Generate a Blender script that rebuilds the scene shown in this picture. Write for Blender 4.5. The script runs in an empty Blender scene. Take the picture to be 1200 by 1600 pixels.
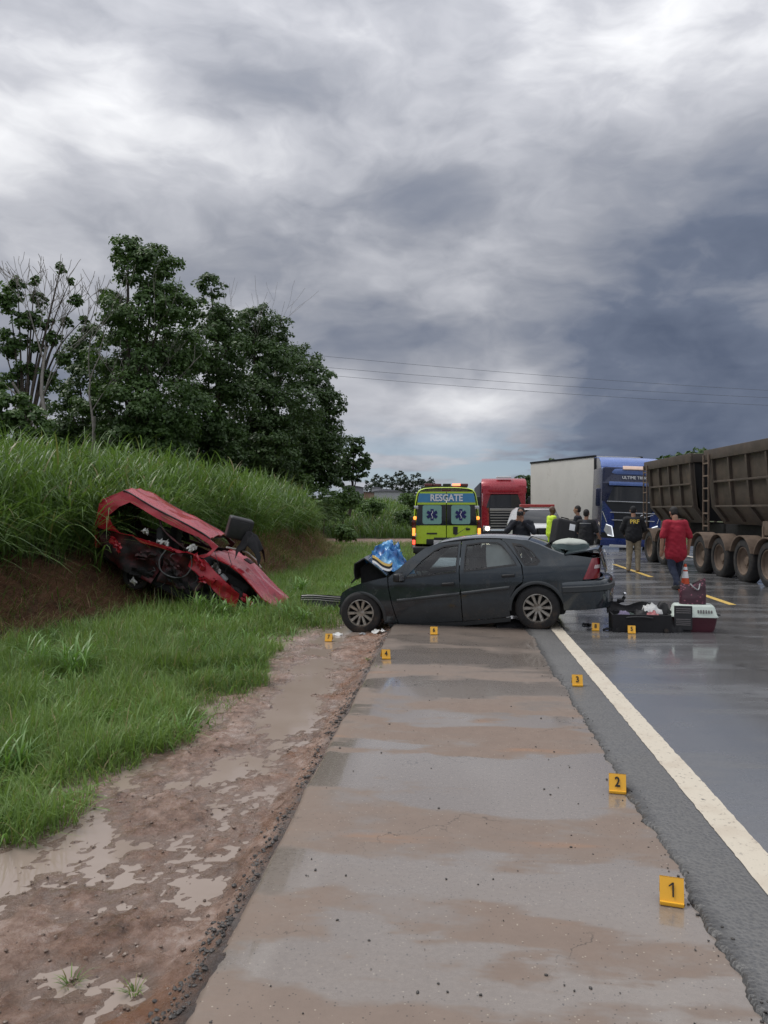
import bpy, bmesh, math, random
import numpy as np
from mathutils import Vector, Matrix, noise as mnoise
from mathutils.geometry import tessellate_polygon
R = math.radians
S = bpy.context.scene
COL = S.collection
random.seed(7)
RNG = np.random.default_rng(7)

# ------------------------------------------------------------------ camera
F_PX, CAM_H = 1202.0, 1.72           # focal length in photo pixels (1600 high), eye height
YAW, PITCH = math.atan(109 / F_PX), math.atan(-4 / F_PX)
cd = bpy.data.cameras.new('camera')
cd.sensor_fit = 'VERTICAL'
cd.sensor_height = 36
cd.lens = F_PX / 1600 * 36
cd.clip_start, cd.clip_end = 0.05, 6000
cam = bpy.data.objects.new('camera', cd)
COL.objects.link(cam)
cam.location = (0, 0, CAM_H)
cam.rotation_euler = (math.pi / 2 + PITCH, 0, YAW)
S.camera = cam

# ------------------------------------------------------------------ node helpers
class NT:
    def __init__(s, tree):
        s.t = tree
    def n(s, typ, ins=None, **kw):
        nd = s.t.nodes.new(typ)
        for k, v in kw.items():
            setattr(nd, k, v)
        for k, v in (ins or {}).items():
            s.put(nd.inputs[k], v)
        return nd
    def put(s, sock, v):
        if isinstance(v, bpy.types.NodeSocket):
            s.t.links.new(v, sock)
        else:
            if isinstance(v, (tuple, list)) and len(v) == 3 and sock.type == 'RGBA':
                v = (*v, 1)
            sock.default_value = v
    def m(s, op, a, b=0.0, c=0.0, clamp=False):
        nd = s.n('ShaderNodeMath', operation=op, use_clamp=clamp)
        for i, v in enumerate((a, b, c)):
            s.put(nd.inputs[i], v)
        return nd.outputs[0]
    def v(s, op, a, b=(0, 0, 0), sc=1.0):
        nd = s.n('ShaderNodeVectorMath', operation=op)
        s.put(nd.inputs[0], a)
        s.put(nd.inputs[1], b)
        if op == 'SCALE':
            s.put(nd.inputs[3], sc)
        return nd.outputs['Value'] if op in ('DOT_PRODUCT', 'LENGTH') else nd.outputs[0]
    def noise(s, vec, scale, detail=4, rough=0.55, dist=0.0, out=0, lac=2.0):
        nd = s.n('ShaderNodeTexNoise', {'Scale': scale, 'Detail': detail, 'Roughness': rough, 'Distortion': dist, 'Lacunarity': lac})
        if vec is not None:
            s.put(nd.inputs['Vector'], vec)
        return nd.outputs[out]
    def vor(s, vec, scale, out='Distance', feature='F1'):
        nd = s.n('ShaderNodeTexVoronoi', {'Scale': scale}, feature=feature)
        s.put(nd.inputs['Vector'], vec)
        return nd.outputs[out]
    def ss(s, x, a, b, lo=0.0, hi=1.0):
        nd = s.n('ShaderNodeMapRange', {'Value': x, 'From Min': a, 'From Max': b, 'To Min': lo, 'To Max': hi}, interpolation_type='SMOOTHSTEP')
        return nd.outputs[0]
    def lin(s, x, a, b, lo=0.0, hi=1.0):
        nd = s.n('ShaderNodeMapRange', {'Value': x, 'From Min': a, 'From Max': b, 'To Min': lo, 'To Max': hi})
        return nd.outputs[0]
    def mix(s, f, a, b, mode='MIX'):
        nd = s.n('ShaderNodeMix', data_type='RGBA', blend_type=mode)
        s.put(nd.inputs[0], f)
        s.put(nd.inputs[6], a)
        s.put(nd.inputs[7], b)
        return nd.outputs[2]
    def ramp(s, x, stops, interp='LINEAR'):
        nd = s.n('ShaderNodeValToRGB', {'Fac': x})
        r = nd.color_ramp
        r.interpolation = interp
        while len(r.elements) < len(stops):
            r.elements.new(0.5)
        for e, (p, c) in zip(r.elements, stops):
            e.position = p
            e.color = (c, c, c, 1) if isinstance(c, (int, float)) else (*c, 1)
        return nd.outputs[0]
    def xyz(s, vec):
        nd = s.n('ShaderNodeSeparateXYZ', {0: vec})
        return nd.outputs[0], nd.outputs[1], nd.outputs[2]
    def comb(s, x, y, z=0.0):
        nd = s.n('ShaderNodeCombineXYZ', {0: x, 1: y, 2: z})
        return nd.outputs[0]

# ------------------------------------------------------------------ sky
W = bpy.data.worlds.new('World')
S.world = W
W.use_nodes = True
W.node_tree.nodes.clear()
w = NT(W.node_tree)
SUN_EL, SUN_AZ = R(58), R(-70)      # soft light from the left, behind cloud
def pixdir(px, py):
    fx, fy = -math.sin(YAW), math.cos(YAW)
    d = Vector((fx + math.cos(YAW) * (px - 600) / F_PX, fy + math.sin(YAW) * (px - 600) / F_PX, (796 - py) / F_PX))
    return d.normalized()
sky = w.n('ShaderNodeTexSky', sky_type='NISHITA', sun_disc=False, sun_elevation=SUN_EL, sun_rotation=SUN_AZ)
clear = w.v('SCALE', sky.outputs[0], sc=0.09)
d = w.v('NORMALIZE', w.n('ShaderNodeTexCoord').outputs['Generated'])
dx, dy, dz = w.xyz(d)
dza = w.m('ABSOLUTE', dz)
inv = w.m('DIVIDE', 1.0, w.m('ADD', dza, 0.16))
p = w.comb(w.m('MULTIPLY', dx, inv), w.m('MULTIPLY', dy, inv), 0.0)
p = w.v('ADD', p, (3.1, 1.7, 0.0))
warp = w.v('SUBTRACT', w.noise(p, 0.9, 3, 0.5, out=1), (0.5, 0.5, 0.5))
pw = w.v('ADD', p, w.v('SCALE', warp, sc=0.55))
nA = w.noise(pw, 0.85, 5, 0.5)                 # big cloud masses
nB = w.noise(w.v('ADD', pw, (9.3, 4.1, 2.0)), 2.1, 6, 0.52)
# soft billows in angle space, so that edges stay rounded high up
wc = w.v('SUBTRACT', w.noise(w.v('MULTIPLY', d, (1.0, 1.0, 1.8)), 2.6, 4, 0.55, out=1), (0.5, 0.5, 0.5))
dC = w.v('ADD', w.v('MULTIPLY', d, (1.0, 1.0, 2.3)), w.v('SCALE', wc, sc=0.34))
nC = w.noise(dC, 4.0, 6, 0.54, 0.1)
nD = w.noise(w.v('ADD', dC, (2.2, 5.5, 1.0)), 9.0, 4, 0.5, 0.15)
val = w.m('MULTIPLY_ADD', nA, 0.58, 0.525 - 0.29)
val = w.m('MULTIPLY_ADD', w.m('SUBTRACT', nB, 0.5), 0.26, val)
val = w.m('MULTIPLY_ADD', w.m('SUBTRACT', w.ss(nC, 0.28, 0.72), 0.5), 0.30, val)
val = w.m('MULTIPLY_ADD', w.m('SUBTRACT', w.ss(nD, 0.3, 0.7), 0.5), 0.085, val)
def lobe(px, py, deg, amp, acc, soft=1.0):
    c = w.v('DOT_PRODUCT', d, tuple(pixdir(px, py)))
    k = w.ss(c, math.cos(R(deg)), 1.0)
    return w.m('MULTIPLY_ADD', k, amp, acc)
val = w.m('MULTIPLY_ADD', w.ss(dz, 0.05, 0.8), 0.24, val)   # overcast: brighter overhead
val = lobe(-40, 120, 11, 0.10, val)
val = lobe(290, 215, 9, 0.10, val)
val = lobe(640, 130, 11, 0.07, val)
val = lobe(640, 510, 10, 0.09, val)
val = lobe(1300, 640, 24, -0.33, val)
val = lobe(1060, 640, 11, -0.10, val)
val = lobe(1150, 130, 16, 0.07, val)
val = lobe(760, 670, 8, 0.14, val)
cloud = w.ramp(val, [(0.0, (0.06, 0.08, 0.13)), (0.30, (0.13, 0.155, 0.215)), (0.52, (0.285, 0.30, 0.345)), (0.72, (0.465, 0.475, 0.515)), (1.0, (0.84, 0.845, 0.86))])
gap = w.m('MULTIPLY', w.ss(w.v('DOT_PRODUCT', d, tuple(pixdir(700, 735))), math.cos(R(13)), math.cos(R(3))), w.ss(nB, 0.62, 0.46))
gap = w.m('MULTIPLY', gap, w.ss(dz, 0.13, 0.04))
blue = w.mix(0.55, clear, (0.23, 0.34, 0.50))
col = w.mix(w.m('MULTIPLY', gap, 0.9), cloud, blue)
col = w.v('SCALE', col, sc=w.lin(dz, 0.30, 1.0, 0.86, 1.45))
bg = w.n('ShaderNodeBackground', {'Color': col, 'Strength': 1.0})
w.t.links.new(bg.outputs[0], w.n('ShaderNodeOutputWorld').inputs[0])

# ------------------------------------------------------------------ sun behind cloud
sl = bpy.data.lights.new('sun', 'SUN')
sl.energy, sl.angle, sl.color = 1.3, R(25), (1.0, 0.96, 0.90)
sun = bpy.data.objects.new('sun', sl)
COL.objects.link(sun)
sd = Vector((math.sin(SUN_AZ) * math.cos(SUN_EL), math.cos(SUN_AZ) * math.cos(SUN_EL), math.sin(SUN_EL)))
sun.rotation_euler = sd.to_track_quat('Z', 'Y').to_euler()
sun.location = (-20, -10, 40)

vs = S.view_settings
vs.view_transform, vs.look, vs.exposure, vs.gamma = 'Standard', 'None', 0.45, 1.0
vs.use_curve_mapping = False
S.cycles.max_bounces = 8
S.cycles.transparent_max_bounces = 12
S.cycles.use_denoising = True

# ------------------------------------------------------------------ photo-pixel to world
def ray(px, py):
    fx, fy = -math.sin(YAW), math.cos(YAW)
    return Vector((fx + math.cos(YAW) * (px - 600) / F_PX, fy + math.sin(YAW) * (px - 600) / F_PX, (796 - py) / F_PX))
def atY(px, py, Y):
    q = ray(px, py)
    q *= Y / q.y
    return Vector((q.x, q.y, q.z + CAM_H))
def gnd(px, py, z=0.0):
    q = ray(px, py)
    q *= (z - CAM_H) / q.z
    return Vector((q.x, q.y, z))

# ------------------------------------------------------------------ materials
MATS = {}
def new_mat(name):
    m = bpy.data.materials.new(name)
    m.use_nodes = True
    m.node_tree.nodes.clear()
    t = NT(m.node_tree)
    bs = t.n('ShaderNodeBsdfPrincipled')
    t.t.links.new(bs.outputs[0], t.n('ShaderNodeOutputMaterial').inputs[0])
    MATS[name] = m
    return m, t, bs
def objc(t):
    return t.n('ShaderNodeTexCoord').outputs['Object']
def mat(name, c, rough=0.5, metal=0.0, var=0.12, scale=6.0, bump=0.0, bscale=60.0, dirt=None, dirt_amt=0.5, dirt_scale=2.5, coat=0.0, emit=None, estr=0.0, trans=0.0, spec=0.5):
    m, t, bs = new_mat(name)
    oc = objc(t)
    nz = t.noise(oc, scale, 5, 0.6)
    col = t.mix(t.lin(nz, 0.3, 0.7), tuple(x * (1 - var) for x in c), tuple(min(1, x * (1 + var)) for x in c))
    rg = t.lin(t.noise(oc, scale * 2.3, 4), 0.3, 0.7, max(0.02, rough - 0.07), min(1, rough + 0.07))
    if dirt:
        dm = t.m('MULTIPLY', t.ss(t.noise(oc, dirt_scale, 7, 0.68), 0.62 - 0.3 * dirt_amt, 0.80 - 0.2 * dirt_amt), min(1, 0.45 + dirt_amt * 0.6))
        col = t.mix(dm, col, dirt)
        rg = t.m('MULTIPLY_ADD', dm, 0.75 - rough if rough < 0.75 else 0.0, rg)
    t.put(bs.inputs['Base Color'], col)
    t.put(bs.inputs['Roughness'], rg)
    bs.inputs['Metallic'].default_value = metal
    bs.inputs['Coat Weight'].default_value = coat
    bs.inputs['Transmission Weight'].default_value = trans
    bs.inputs['Specular IOR Level'].default_value = spec
    if emit:
        bs.inputs['Emission Color'].default_value = (*emit, 1)
        bs.inputs['Emission Strength'].default_value = estr
    if bump:
        bp = t.n('ShaderNodeBump', {'Strength': bump, 'Distance': 0.02, 'Height': t.noise(oc, bscale, 4)})
        t.t.links.new(bp.outputs[0], bs.inputs['Normal'])
    return m
def glass(name, tint, rough=0.03, alpha_mix=0.75):
    m = bpy.data.materials.new(name)
    m.use_nodes = True
    m.node_tree.nodes.clear()
    t = NT(m.node_tree)
    tr = t.n('ShaderNodeBsdfTransparent', {'Color': (*tint, 1)})
    gl = t.n('ShaderNodeBsdfGlossy', {'Color': (1, 1, 1, 1), 'Roughness': rough})
    fr = t.n('ShaderNodeFresnel', {'IOR': 1.5})
    mx = t.n('ShaderNodeMixShader', {0: t.m('MULTIPLY_ADD', fr.outputs[0], alpha_mix, 0.02), 1: tr.outputs[0], 2: gl.outputs[0]})
    t.t.links.new(mx.outputs[0], t.n('ShaderNodeOutputMaterial').inputs[0])
    MATS[name] = m
    return m

# ------------------------------------------------------------------ mesh helpers
def empty(name, loc=(0, 0, 0), rz=0.0, rot=None):
    o = bpy.data.objects.new(name, None)
    o.empty_display_size = 0.2
    COL.objects.link(o)
    o.location = loc
    o.rotation_euler = rot if rot else (0, 0, rz)
    return o
def tag(o, label=None, cat=None, group=None, kind=None):
    if label: o['label'] = label
    if cat: o['category'] = cat
    if group: o['group'] = group
    if kind: o['kind'] = kind
    return o
def thing(name, label, cat, loc=(0, 0, 0), rz=0.0, group=None, rot=None):
    return tag(empty(name, loc, rz, rot), label, cat, group)
def link(name, me, m=None, parent=None):
    o = bpy.data.objects.new(name, me)
    COL.objects.link(o)
    if m is not None:
        me.materials.clear()
        me.materials.append(MATS[m] if isinstance(m, str) else m)
    if parent is not None:
        o.parent = parent
    return o
def copy_tree(o, parent=None):
    c = o.copy()
    COL.objects.link(c)
    c.parent = parent
    for ch in o.children:
        copy_tree(ch, c)
    return c
def spl(pts, n=6, closed=False):
    """Catmull-Rom through the points."""
    P = [Vector(q) for q in pts]
    out = []
    k = len(P)
    rng = range(k if closed else k - 1)
    for i in rng:
        if closed:
            a, b, c, e = P[(i - 1) % k], P[i], P[(i + 1) % k], P[(i + 2) % k]
        else:
            a, b, c, e = P[max(i - 1, 0)], P[i], P[i + 1], P[min(i + 2, k - 1)]
        for j in range(n):
            s = j / n
            out.append(0.5 * ((2 * b) + (c - a) * s + (2 * a - 5 * b + 4 * c - e) * s * s + (3 * b - a - 3 * c + e) * s ** 3))
    if not closed:
        out.append(P[-1])
    return out
def arc(cx, cz, r, a0, a1, n=14):
    return [(cx + r * math.cos(R(a0 + (a1 - a0) * i / n)), cz + r * math.sin(R(a0 + (a1 - a0) * i / n))) for i in range(n + 1)]

class B:
    def __init__(s):
        s.V, s.F = [], []
    def add(s, vs, fs, M=None):
        o = len(s.V)
        for q in vs:
            q = Vector(q)
            s.V.append(tuple(M @ q) if M is not None else tuple(q))
        s.F += [tuple(i + o for i in f) for f in fs]
        return s
    def box(s, c, sz, bev=0.0, rot=None, seg=2):
        bm = bmesh.new()
        bmesh.ops.create_cube(bm, size=1.0)
        for v_ in bm.verts:
            v_.co = Vector((v_.co.x * sz[0], v_.co.y * sz[1], v_.co.z * sz[2]))
        if bev:
            bmesh.ops.bevel(bm, geom=bm.edges[:], offset=min(bev, min(sz) * 0.45), segments=seg, affect='EDGES', profile=0.6)
        M = Matrix.Translation(Vector(c))
        if rot is not None:
            from mathutils import Euler
            M = M @ Euler(rot).to_matrix().to_4x4()
        return s.frombm(bm, M)
    def frombm(s, bm, M=None):
        bm.verts.index_update()
        s.add([v_.co.copy() for v_ in bm.verts], [[v_.index for v_ in f.verts] for f in bm.faces], M)
        bm.free()
        return s
    def cyl(s, p0, p1, r0, r1=None, n=16, caps=True):
        return s.tube([p0, p1], [r0, r0 if r1 is None else r1], n, caps)
    def tube(s, pts, r, n=10, caps=True, flat=None):
        P = [Vector(q) for q in pts]
        rr = r if isinstance(r, (list, tuple)) else [r] * len(P)
        vs, fs = [], []
        up = Vector((0, 0, 1))
        t0 = (P[1] - P[0]).normalized()
        if abs(t0.dot(up)) > 0.95:
            up = Vector((1, 0, 0))
        for i, q in enumerate(P):
            t = (P[min(i + 1, len(P) - 1)] - P[max(i - 1, 0)]).normalized()
            a = t.cross(up)
            if a.length < 1e-4:
                a = Vector((1, 0, 0))
            a.normalize()
            b = a.cross(t).normalized()
            up = b
            for j in range(n):
                an = 2 * math.pi * j / n
                vs.append(q + a * math.cos(an) * rr[i] + b * math.sin(an) * rr[i])
        for i in range(len(P) - 1):
            for j in range(n):
                fs.append((i * n + j, i * n + (j + 1) % n, (i + 1) * n + (j + 1) % n, (i + 1) * n + j))
        if caps:
            fs.append(tuple(range(n - 1, -1, -1)))
            fs.append(tuple((len(P) - 1) * n + j for j in range(n)))
        return s.add(vs, fs)
    def lathe(s, prof, n=24, M=None, a0=0.0, a1=360.0):
        """profile of (r, h) turned about local Z."""
        vs, fs = [], []
        full = abs(a1 - a0) >= 359.9
        m = n if full else n + 1
        for i in range(m):
            an = R(a0 + (a1 - a0) * i / n)
            for (r_, h) in prof:
                vs.append((r_ * math.cos(an), r_ * math.sin(an), h))
        k = len(prof)
        for i in range(n):
            j = (i + 1) % m
            for q in range(k - 1):
                fs.append((i * k + q, j * k + q, j * k + q + 1, i * k + q + 1))
        return s.add(vs, fs, M)
    def prism(s, poly, a, b, axis='y', M=None):
        """2-D polygon extruded: axis y -> poly is (x,z); x -> (y,z); z -> (x,y)."""
        n = len(poly)
        def pt(q, t):
            return {'y': (q[0], t, q[1]), 'x': (t, q[0], q[1]), 'z': (q[0], q[1], t)}[axis]
        vs = [pt(q, a) for q in poly] + [pt(q, b) for q in poly]
        fs = [tuple(range(n)), tuple(range(2 * n - 1, n - 1, -1))]
        fs += [(i, i + n, (i + 1) % n + n, (i + 1) % n) for i in range(n)]
        return s.add(vs, fs, M)
    def ell(s, c, r, nu=14, nv=9, M=None, jit=0.0):
        vs, fs = [], []
        for i in range(nv + 1):
            th = math.pi * i / nv
            for j in range(nu):
                ph = 2 * math.pi * j / nu
                k = 1 + (random.uniform(-jit, jit) if jit else 0)
                vs.append((c[0] + r[0] * math.sin(th) * math.cos(ph) * k, c[1] + r[1] * math.sin(th) * math.sin(ph) * k, c[2] + r[2] * math.cos(th) * k))
        for i in range(nv):
            for j in range(nu):
                fs.append((i * nu + j, (i + 1) * nu + j, (i + 1) * nu + (j + 1) % nu, i * nu + (j + 1) % nu))
        return s.add(vs, fs, M)
    def cap(s, p0, p1, r0, r1, n=12, flat=1.0, side=None):
        """tapered capsule; flat scales the section across `side`."""
        p0, p1 = Vector(p0), Vector(p1)
        t = (p1 - p0)
        L = t.length
        t.normalize()
        sd_ = Vector(side) if side else (Vector((0, 1, 0)) if abs(t.y) < 0.9 else Vector((1, 0, 0)))
        a = (sd_ - t * sd_.dot(t)).normalized()
        b = t.cross(a)
        vs, fs = [], []
        rings = []
        for k in range(0, 5):
            an = R(-88 + 88 * k / 4)
            rings.append((p0 + t * r0 * math.sin(an), r0 * math.cos(an)))
        for k in range(0, 5):
            an = R(88 * k / 4)
            rings.append((p1 + t * r1 * math.sin(an), r1 * math.cos(an)))
        for q, r_ in rings:
            for j in range(n):
                an = 2 * math.pi * j / n
                vs.append(q + a * math.cos(an) * r_ * flat + b * math.sin(an) * r_)
        for i in range(len(rings) - 1):
            for j in range(n):
                fs.append((i * n + j, i * n + (j + 1) % n, (i + 1) * n + (j + 1) % n, (i + 1) * n + j))
        fs.append(tuple(range(n - 1, -1, -1)))
        fs.append(tuple((len(rings) - 1) * n + j for j in range(n)))
        return s.add(vs, fs)
    def surf(s, rows, M=None, close=False):
        """grid surface from rows of points."""
        k = len(rows[0])
        vs = [q for r_ in rows for q in r_]
        fs = []
        for i in range(len(rows) - 1):
            for j in range(k - 1 if not close else k):
                fs.append((i * k + j, i * k + (j + 1) % k, (i + 1) * k + (j + 1) % k, (i + 1) * k + j))
        return s.add(vs, fs, M)
    def slab(s, rows, th, dirv=(0, 0, -1)):
        """grid surface with a real thickness along dirv."""
        dv = Vector(dirv) * th
        k = len(rows[0])
        n = len(rows)
        top = [Vector(q) for r_ in rows for q in r_]
        bot = [q + dv for q in top]
        fs = []
        N = n * k
        for i in range(n - 1):
            for j in range(k - 1):
                a = (i * k + j, i * k + j + 1, (i + 1) * k + j + 1, (i + 1) * k + j)
                fs.append(a)
                fs.append(tuple(N + q for q in reversed(a)))
        loop = [j for j in range(k)] + [i * k + k - 1 for i in range(1, n)] + [(n - 1) * k + j for j in range(k - 2, -1, -1)] + [i * k for i in range(n - 2, 0, -1)]
        for i in range(len(loop)):
            a, b = loop[i], loop[(i + 1) % len(loop)]
            fs.append((b, a, a + N, b + N))
        return s.add(top + bot, fs)
    def panel(s, poly, fmap, holes=(), step=0.08, th=0.02, inward=None):
        """flat polygon (u,v), gridded, bent by fmap(u,v)->xyz, with a rim folded inward."""
        loops = [[Vector((q[0], q[1], 0)) for q in poly]] + [[Vector((q[0], q[1], 0)) for q in h] for h in holes]
        tri = tessellate_polygon(loops)
        flat = [q for l in loops for q in l]
        bm = bmesh.new()
        vv = [bm.verts.new(q) for q in flat]
        for t in tri:
            if len(set(t)) == 3:
                try:
                    bm.faces.new([vv[i] for i in t])
                except ValueError:
                    pass
        bmesh.ops.dissolve_degenerate(bm, edges=bm.edges[:], dist=1e-5)
        us, vs_ = [q.x for q in flat], [q.y for q in flat]
        for ax, lo, hi in ((0, min(us), max(us)), (1, min(vs_), max(vs_))):
            k = int((hi - lo) / step)
            for i in range(1, k + 1):
                co, no = [0, 0, 0], [0, 0, 0]
                co[ax] = lo + (hi - lo) * i / (k + 1)
                no[ax] = 1
                bmesh.ops.bisect_plane(bm, geom=bm.verts[:] + bm.edges[:] + bm.faces[:], plane_co=co, plane_no=no)
        bmesh.ops.dissolve_limit(bm, angle_limit=0.001, verts=[], edges=[])
        bm.verts.index_update()
        V3 = [Vector(fmap(q.co.x, q.co.y)) for q in bm.verts]
        fs = [[q.index for q in f.verts] for f in bm.faces]
        N = len(V3)
        if th:
            iv = Vector(inward) if inward else Vector((0, -1, 0))
            rim = [e for e in bm.edges if len(e.link_faces) == 1]
            ids = sorted({q.index for e in rim for q in e.verts})
            mp = {q: N + i for i, q in enumerate(ids)}
            V3 += [V3[q] + iv * th for q in ids]
            for e in rim:
                a, b = e.verts[0].index, e.verts[1].index
                fs.append((a, b, mp[b], mp[a]))
        bm.free()
        return s.add(V3, fs)
    def build(s, name, m, parent=None, smooth=35, weld=True, jitter=0.0):
        me = bpy.data.meshes.new(name)
        me.from_pydata(s.V, [], s.F)
        bm = bmesh.new()
        bm.from_mesh(me)
        if weld:
            bmesh.ops.remove_doubles(bm, verts=bm.verts[:], dist=0.0004)
        bmesh.ops.recalc_face_normals(bm, faces=bm.faces[:])
        if jitter:
            for q in bm.verts:
                q.co += mnoise.noise_vector(q.co * 9.0) * jitter
        bm.to_mesh(me)
        bm.free()
        if smooth:
            me.shade_smooth()
            me.set_sharp_from_angle(angle=R(smooth))
        return link(name, me, m, parent)
def rem(b, name, m, parent=None, vox=0.016, it=3, folds=0.0):
    """fuse overlapping pieces of b into one continuous skin."""
    o = b.build(name, m, None, smooth=None, weld=False)
    md = o.modifiers.new('r', 'REMESH')
    md.mode, md.voxel_size = 'VOXEL', vox
    sm = o.modifiers.new('s', 'SMOOTH')
    sm.iterations, sm.factor = it, 0.5
    dg = bpy.context.evaluated_depsgraph_get()
    me = bpy.data.meshes.new_from_object(o.evaluated_get(dg))
    old = o.data
    o.modifiers.clear()
    o.data = me
    bpy.data.meshes.remove(old)
    me.materials.clear()
    me.materials.append(MATS[m])
    if folds:
        nv = len(me.vertices)
        co, no = np.empty(nv * 3, np.float32), np.empty(nv * 3, np.float32)
        me.vertices.foreach_get('co', co)
        me.vertex_normals.foreach_get('vector', no)
        f_ = np.array([mnoise.noise(Vector((x * 9, y * 9, z * 17 + x * 8))) + 0.6 * mnoise.noise(Vector((x * 21, y * 21, z * 13))) for x, y, z in co.reshape(-1, 3)], np.float32)
        me.vertices.foreach_set('co', (co.reshape(-1, 3) + no.reshape(-1, 3) * (folds * f_)[:, None]).ravel())
        me.update()
    me.shade_smooth()
    me.name = name
    if parent is not None:
        o.parent = parent
    return o
def text(name, body, size, m, parent, loc, rot=(math.pi / 2, 0, 0), depth=0.003, sx=1.0, bold=0.0):
    cu = bpy.data.curves.new(name, 'FONT')
    cu.body, cu.size, cu.align_x, cu.align_y = body, size, 'CENTER', 'CENTER'
    cu.extrude, cu.offset = depth, bold
    cu.resolution_u = 3
    tmp = bpy.data.objects.new(name + '_tmp', cu)
    COL.objects.link(tmp)
    dg = bpy.context.evaluated_depsgraph_get()
    me = bpy.data.meshes.new_from_object(tmp.evaluated_get(dg))
    bpy.data.objects.remove(tmp)
    o = link(name, me, m, parent)
    o.location, o.rotation_euler, o.scale = loc, rot, (sx, 1, 1)
    return o
def hrand(*a):
    x = math.sin(sum(q * k for q, k in zip(a, (12.9898, 78.233, 37.719)))) * 43758.5453
    return x - math.floor(x)
def fbm(x, y, o=4):
    return mnoise.fractal(Vector((x, y, 0.37)), 1.0, 2.0, o)
# ================================================================== SETTING
def interp(x, pts):
    xs, ys = zip(*pts)
    return float(np.interp(x, xs, ys))
def toe(Y):
    return interp(Y, [(0, -7.2), (10.6, -6.5), (14.4, -5.6), (20, -5.2), (27, -4.9), (33, -5.1), (39, -6.2), (42, -9), (46, -14), (60, -16)]) + 0.25 * math.sin(Y * 0.9) * (Y < 34)
def bankh(Y):
    return interp(Y, [(0, 0.95), (11, 0.95), (20, 1.25), (27, 1.15), (36, 1.0), (41, 0.6), (60, 0.5)])
def sm(a, b, x):
    t = min(1, max(0, (x - a) / (b - a)))
    return t * t * (3 - 2 * t)
def hgt(X, Y):
    if X > -0.88:
        if X < 11.3:
            return -0.12
        return -0.12 - 0.35 * sm(11.3, 13.5, X) + 0.2 * fbm(X * 0.1, Y * 0.1)
    z = -0.14 - 0.06 * sm(-1.2, -3.0, X)
    z += 0.03 * fbm(X * 1.3, Y * 1.3) * sm(-1.8, -2.6, X)
    t = toe(Y)
    if Y < 120:
        k = sm(t + 0.15, t - 1.45, X)
        z += k * bankh(Y) * (1 + 0.18 * fbm(X * 1.7, Y * 1.7))
        z += max(0, min(14, t - 1 - X)) * 0.10
        z += 0.19 * fbm(X * 3.1 + 3, Y * 3.1, 5) * k * (1 - sm(t - 1.0, t - 2.0, X))
    # rise of the far verge left of the road
    z += 2.2 * sm(50, 74, Y) * sm(-1.6, -6.5, X)
    return z
def axis(segs):
    out = [segs[0][0]]
    for a, b, st in segs:
        n = max(1, int(round((b - a) / st)))
        out += [a + (b - a) * (i + 1) / n for i in range(n)]
    return out
xs = axis([(-900, -200, 100), (-200, -60, 20), (-60, -22, 3), (-22, -9, 0.5), (-9, -1.8, 0.14), (-1.8, -0.93, 0.14), (-0.93, -0.86, 0.07), (-0.86, 11, 3), (11, 14, 0.5), (14, 60, 6), (60, 900, 120)])
ys = axis([(-40, 0, 8), (0, 34, 0.16), (34, 60, 0.6), (60, 120, 4), (120, 400, 40), (400, 3000, 260)])
b = B()
b.surf([[(x, y, hgt(x, y) - (0.10 if (-2.75 < x < -0.84 and y < 16.4) else 0)) for x in xs] for y in ys])
# the verge strip near the road is a finer sheet of its own (mud); the coarse ground dips under it
m, t, bs = new_mat('ground')
oc = objc(t)
X, Y, Z = t.xyz(oc)
nz = t.n('ShaderNodeNewGeometry').outputs['Normal']
_, _, up = t.xyz(nz)
n1 = t.noise(oc, 1.7, 6, 0.6)
n2 = t.noise(oc, 9.0, 6, 0.65)
turf = t.mix(n2, (0.028, 0.042, 0.014), (0.075, 0.085, 0.032))
soil = t.ramp(t.m('MULTIPLY_ADD', n1, 0.5, t.m('MULTIPLY', n2, 0.5)), [(0.3, (0.035, 0.018, 0.010)), (0.5, (0.12, 0.055, 0.028)), (0.7, (0.20, 0.10, 0.055))])
steep = t.ss(t.m('MULTIPLY_ADD', t.m('SUBTRACT', n1, 0.5), 0.5, up), 0.96, 0.83)
col = t.mix(steep, turf, soil)
# pale red dirt track crossing the verge farther on
trk = t.m('MULTIPLY', t.ss(t.m('MULTIPLY_ADD', n1, 4.0, Y), 41.5, 43.0), t.ss(t.m('MULTIPLY_ADD', n1, 5.0, Y), 54.0, 51.0))
trk = t.m('MULTIPLY', trk, t.ss(X, -10.5, -8.0))
col = t.mix(trk, col, t.mix(t.ss(n2, 0.35, 0.65), (0.25, 0.135, 0.09), (0.46, 0.31, 0.25)))
t.put(bs.inputs['Base Color'], col)
t.put(bs.inputs['Roughness'], t.m('MULTIPLY_ADD', trk, -0.4, 0.9))
bp = t.n('ShaderNodeBump', {'Strength': 0.8, 'Distance': 0.06, 'Height': t.noise(oc, 14, 8, 0.7)})
t.t.links.new(bp.outputs[0], bs.inputs['Normal'])
tag(b.build('ground', 'ground', smooth=180), kind='structure')

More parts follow.
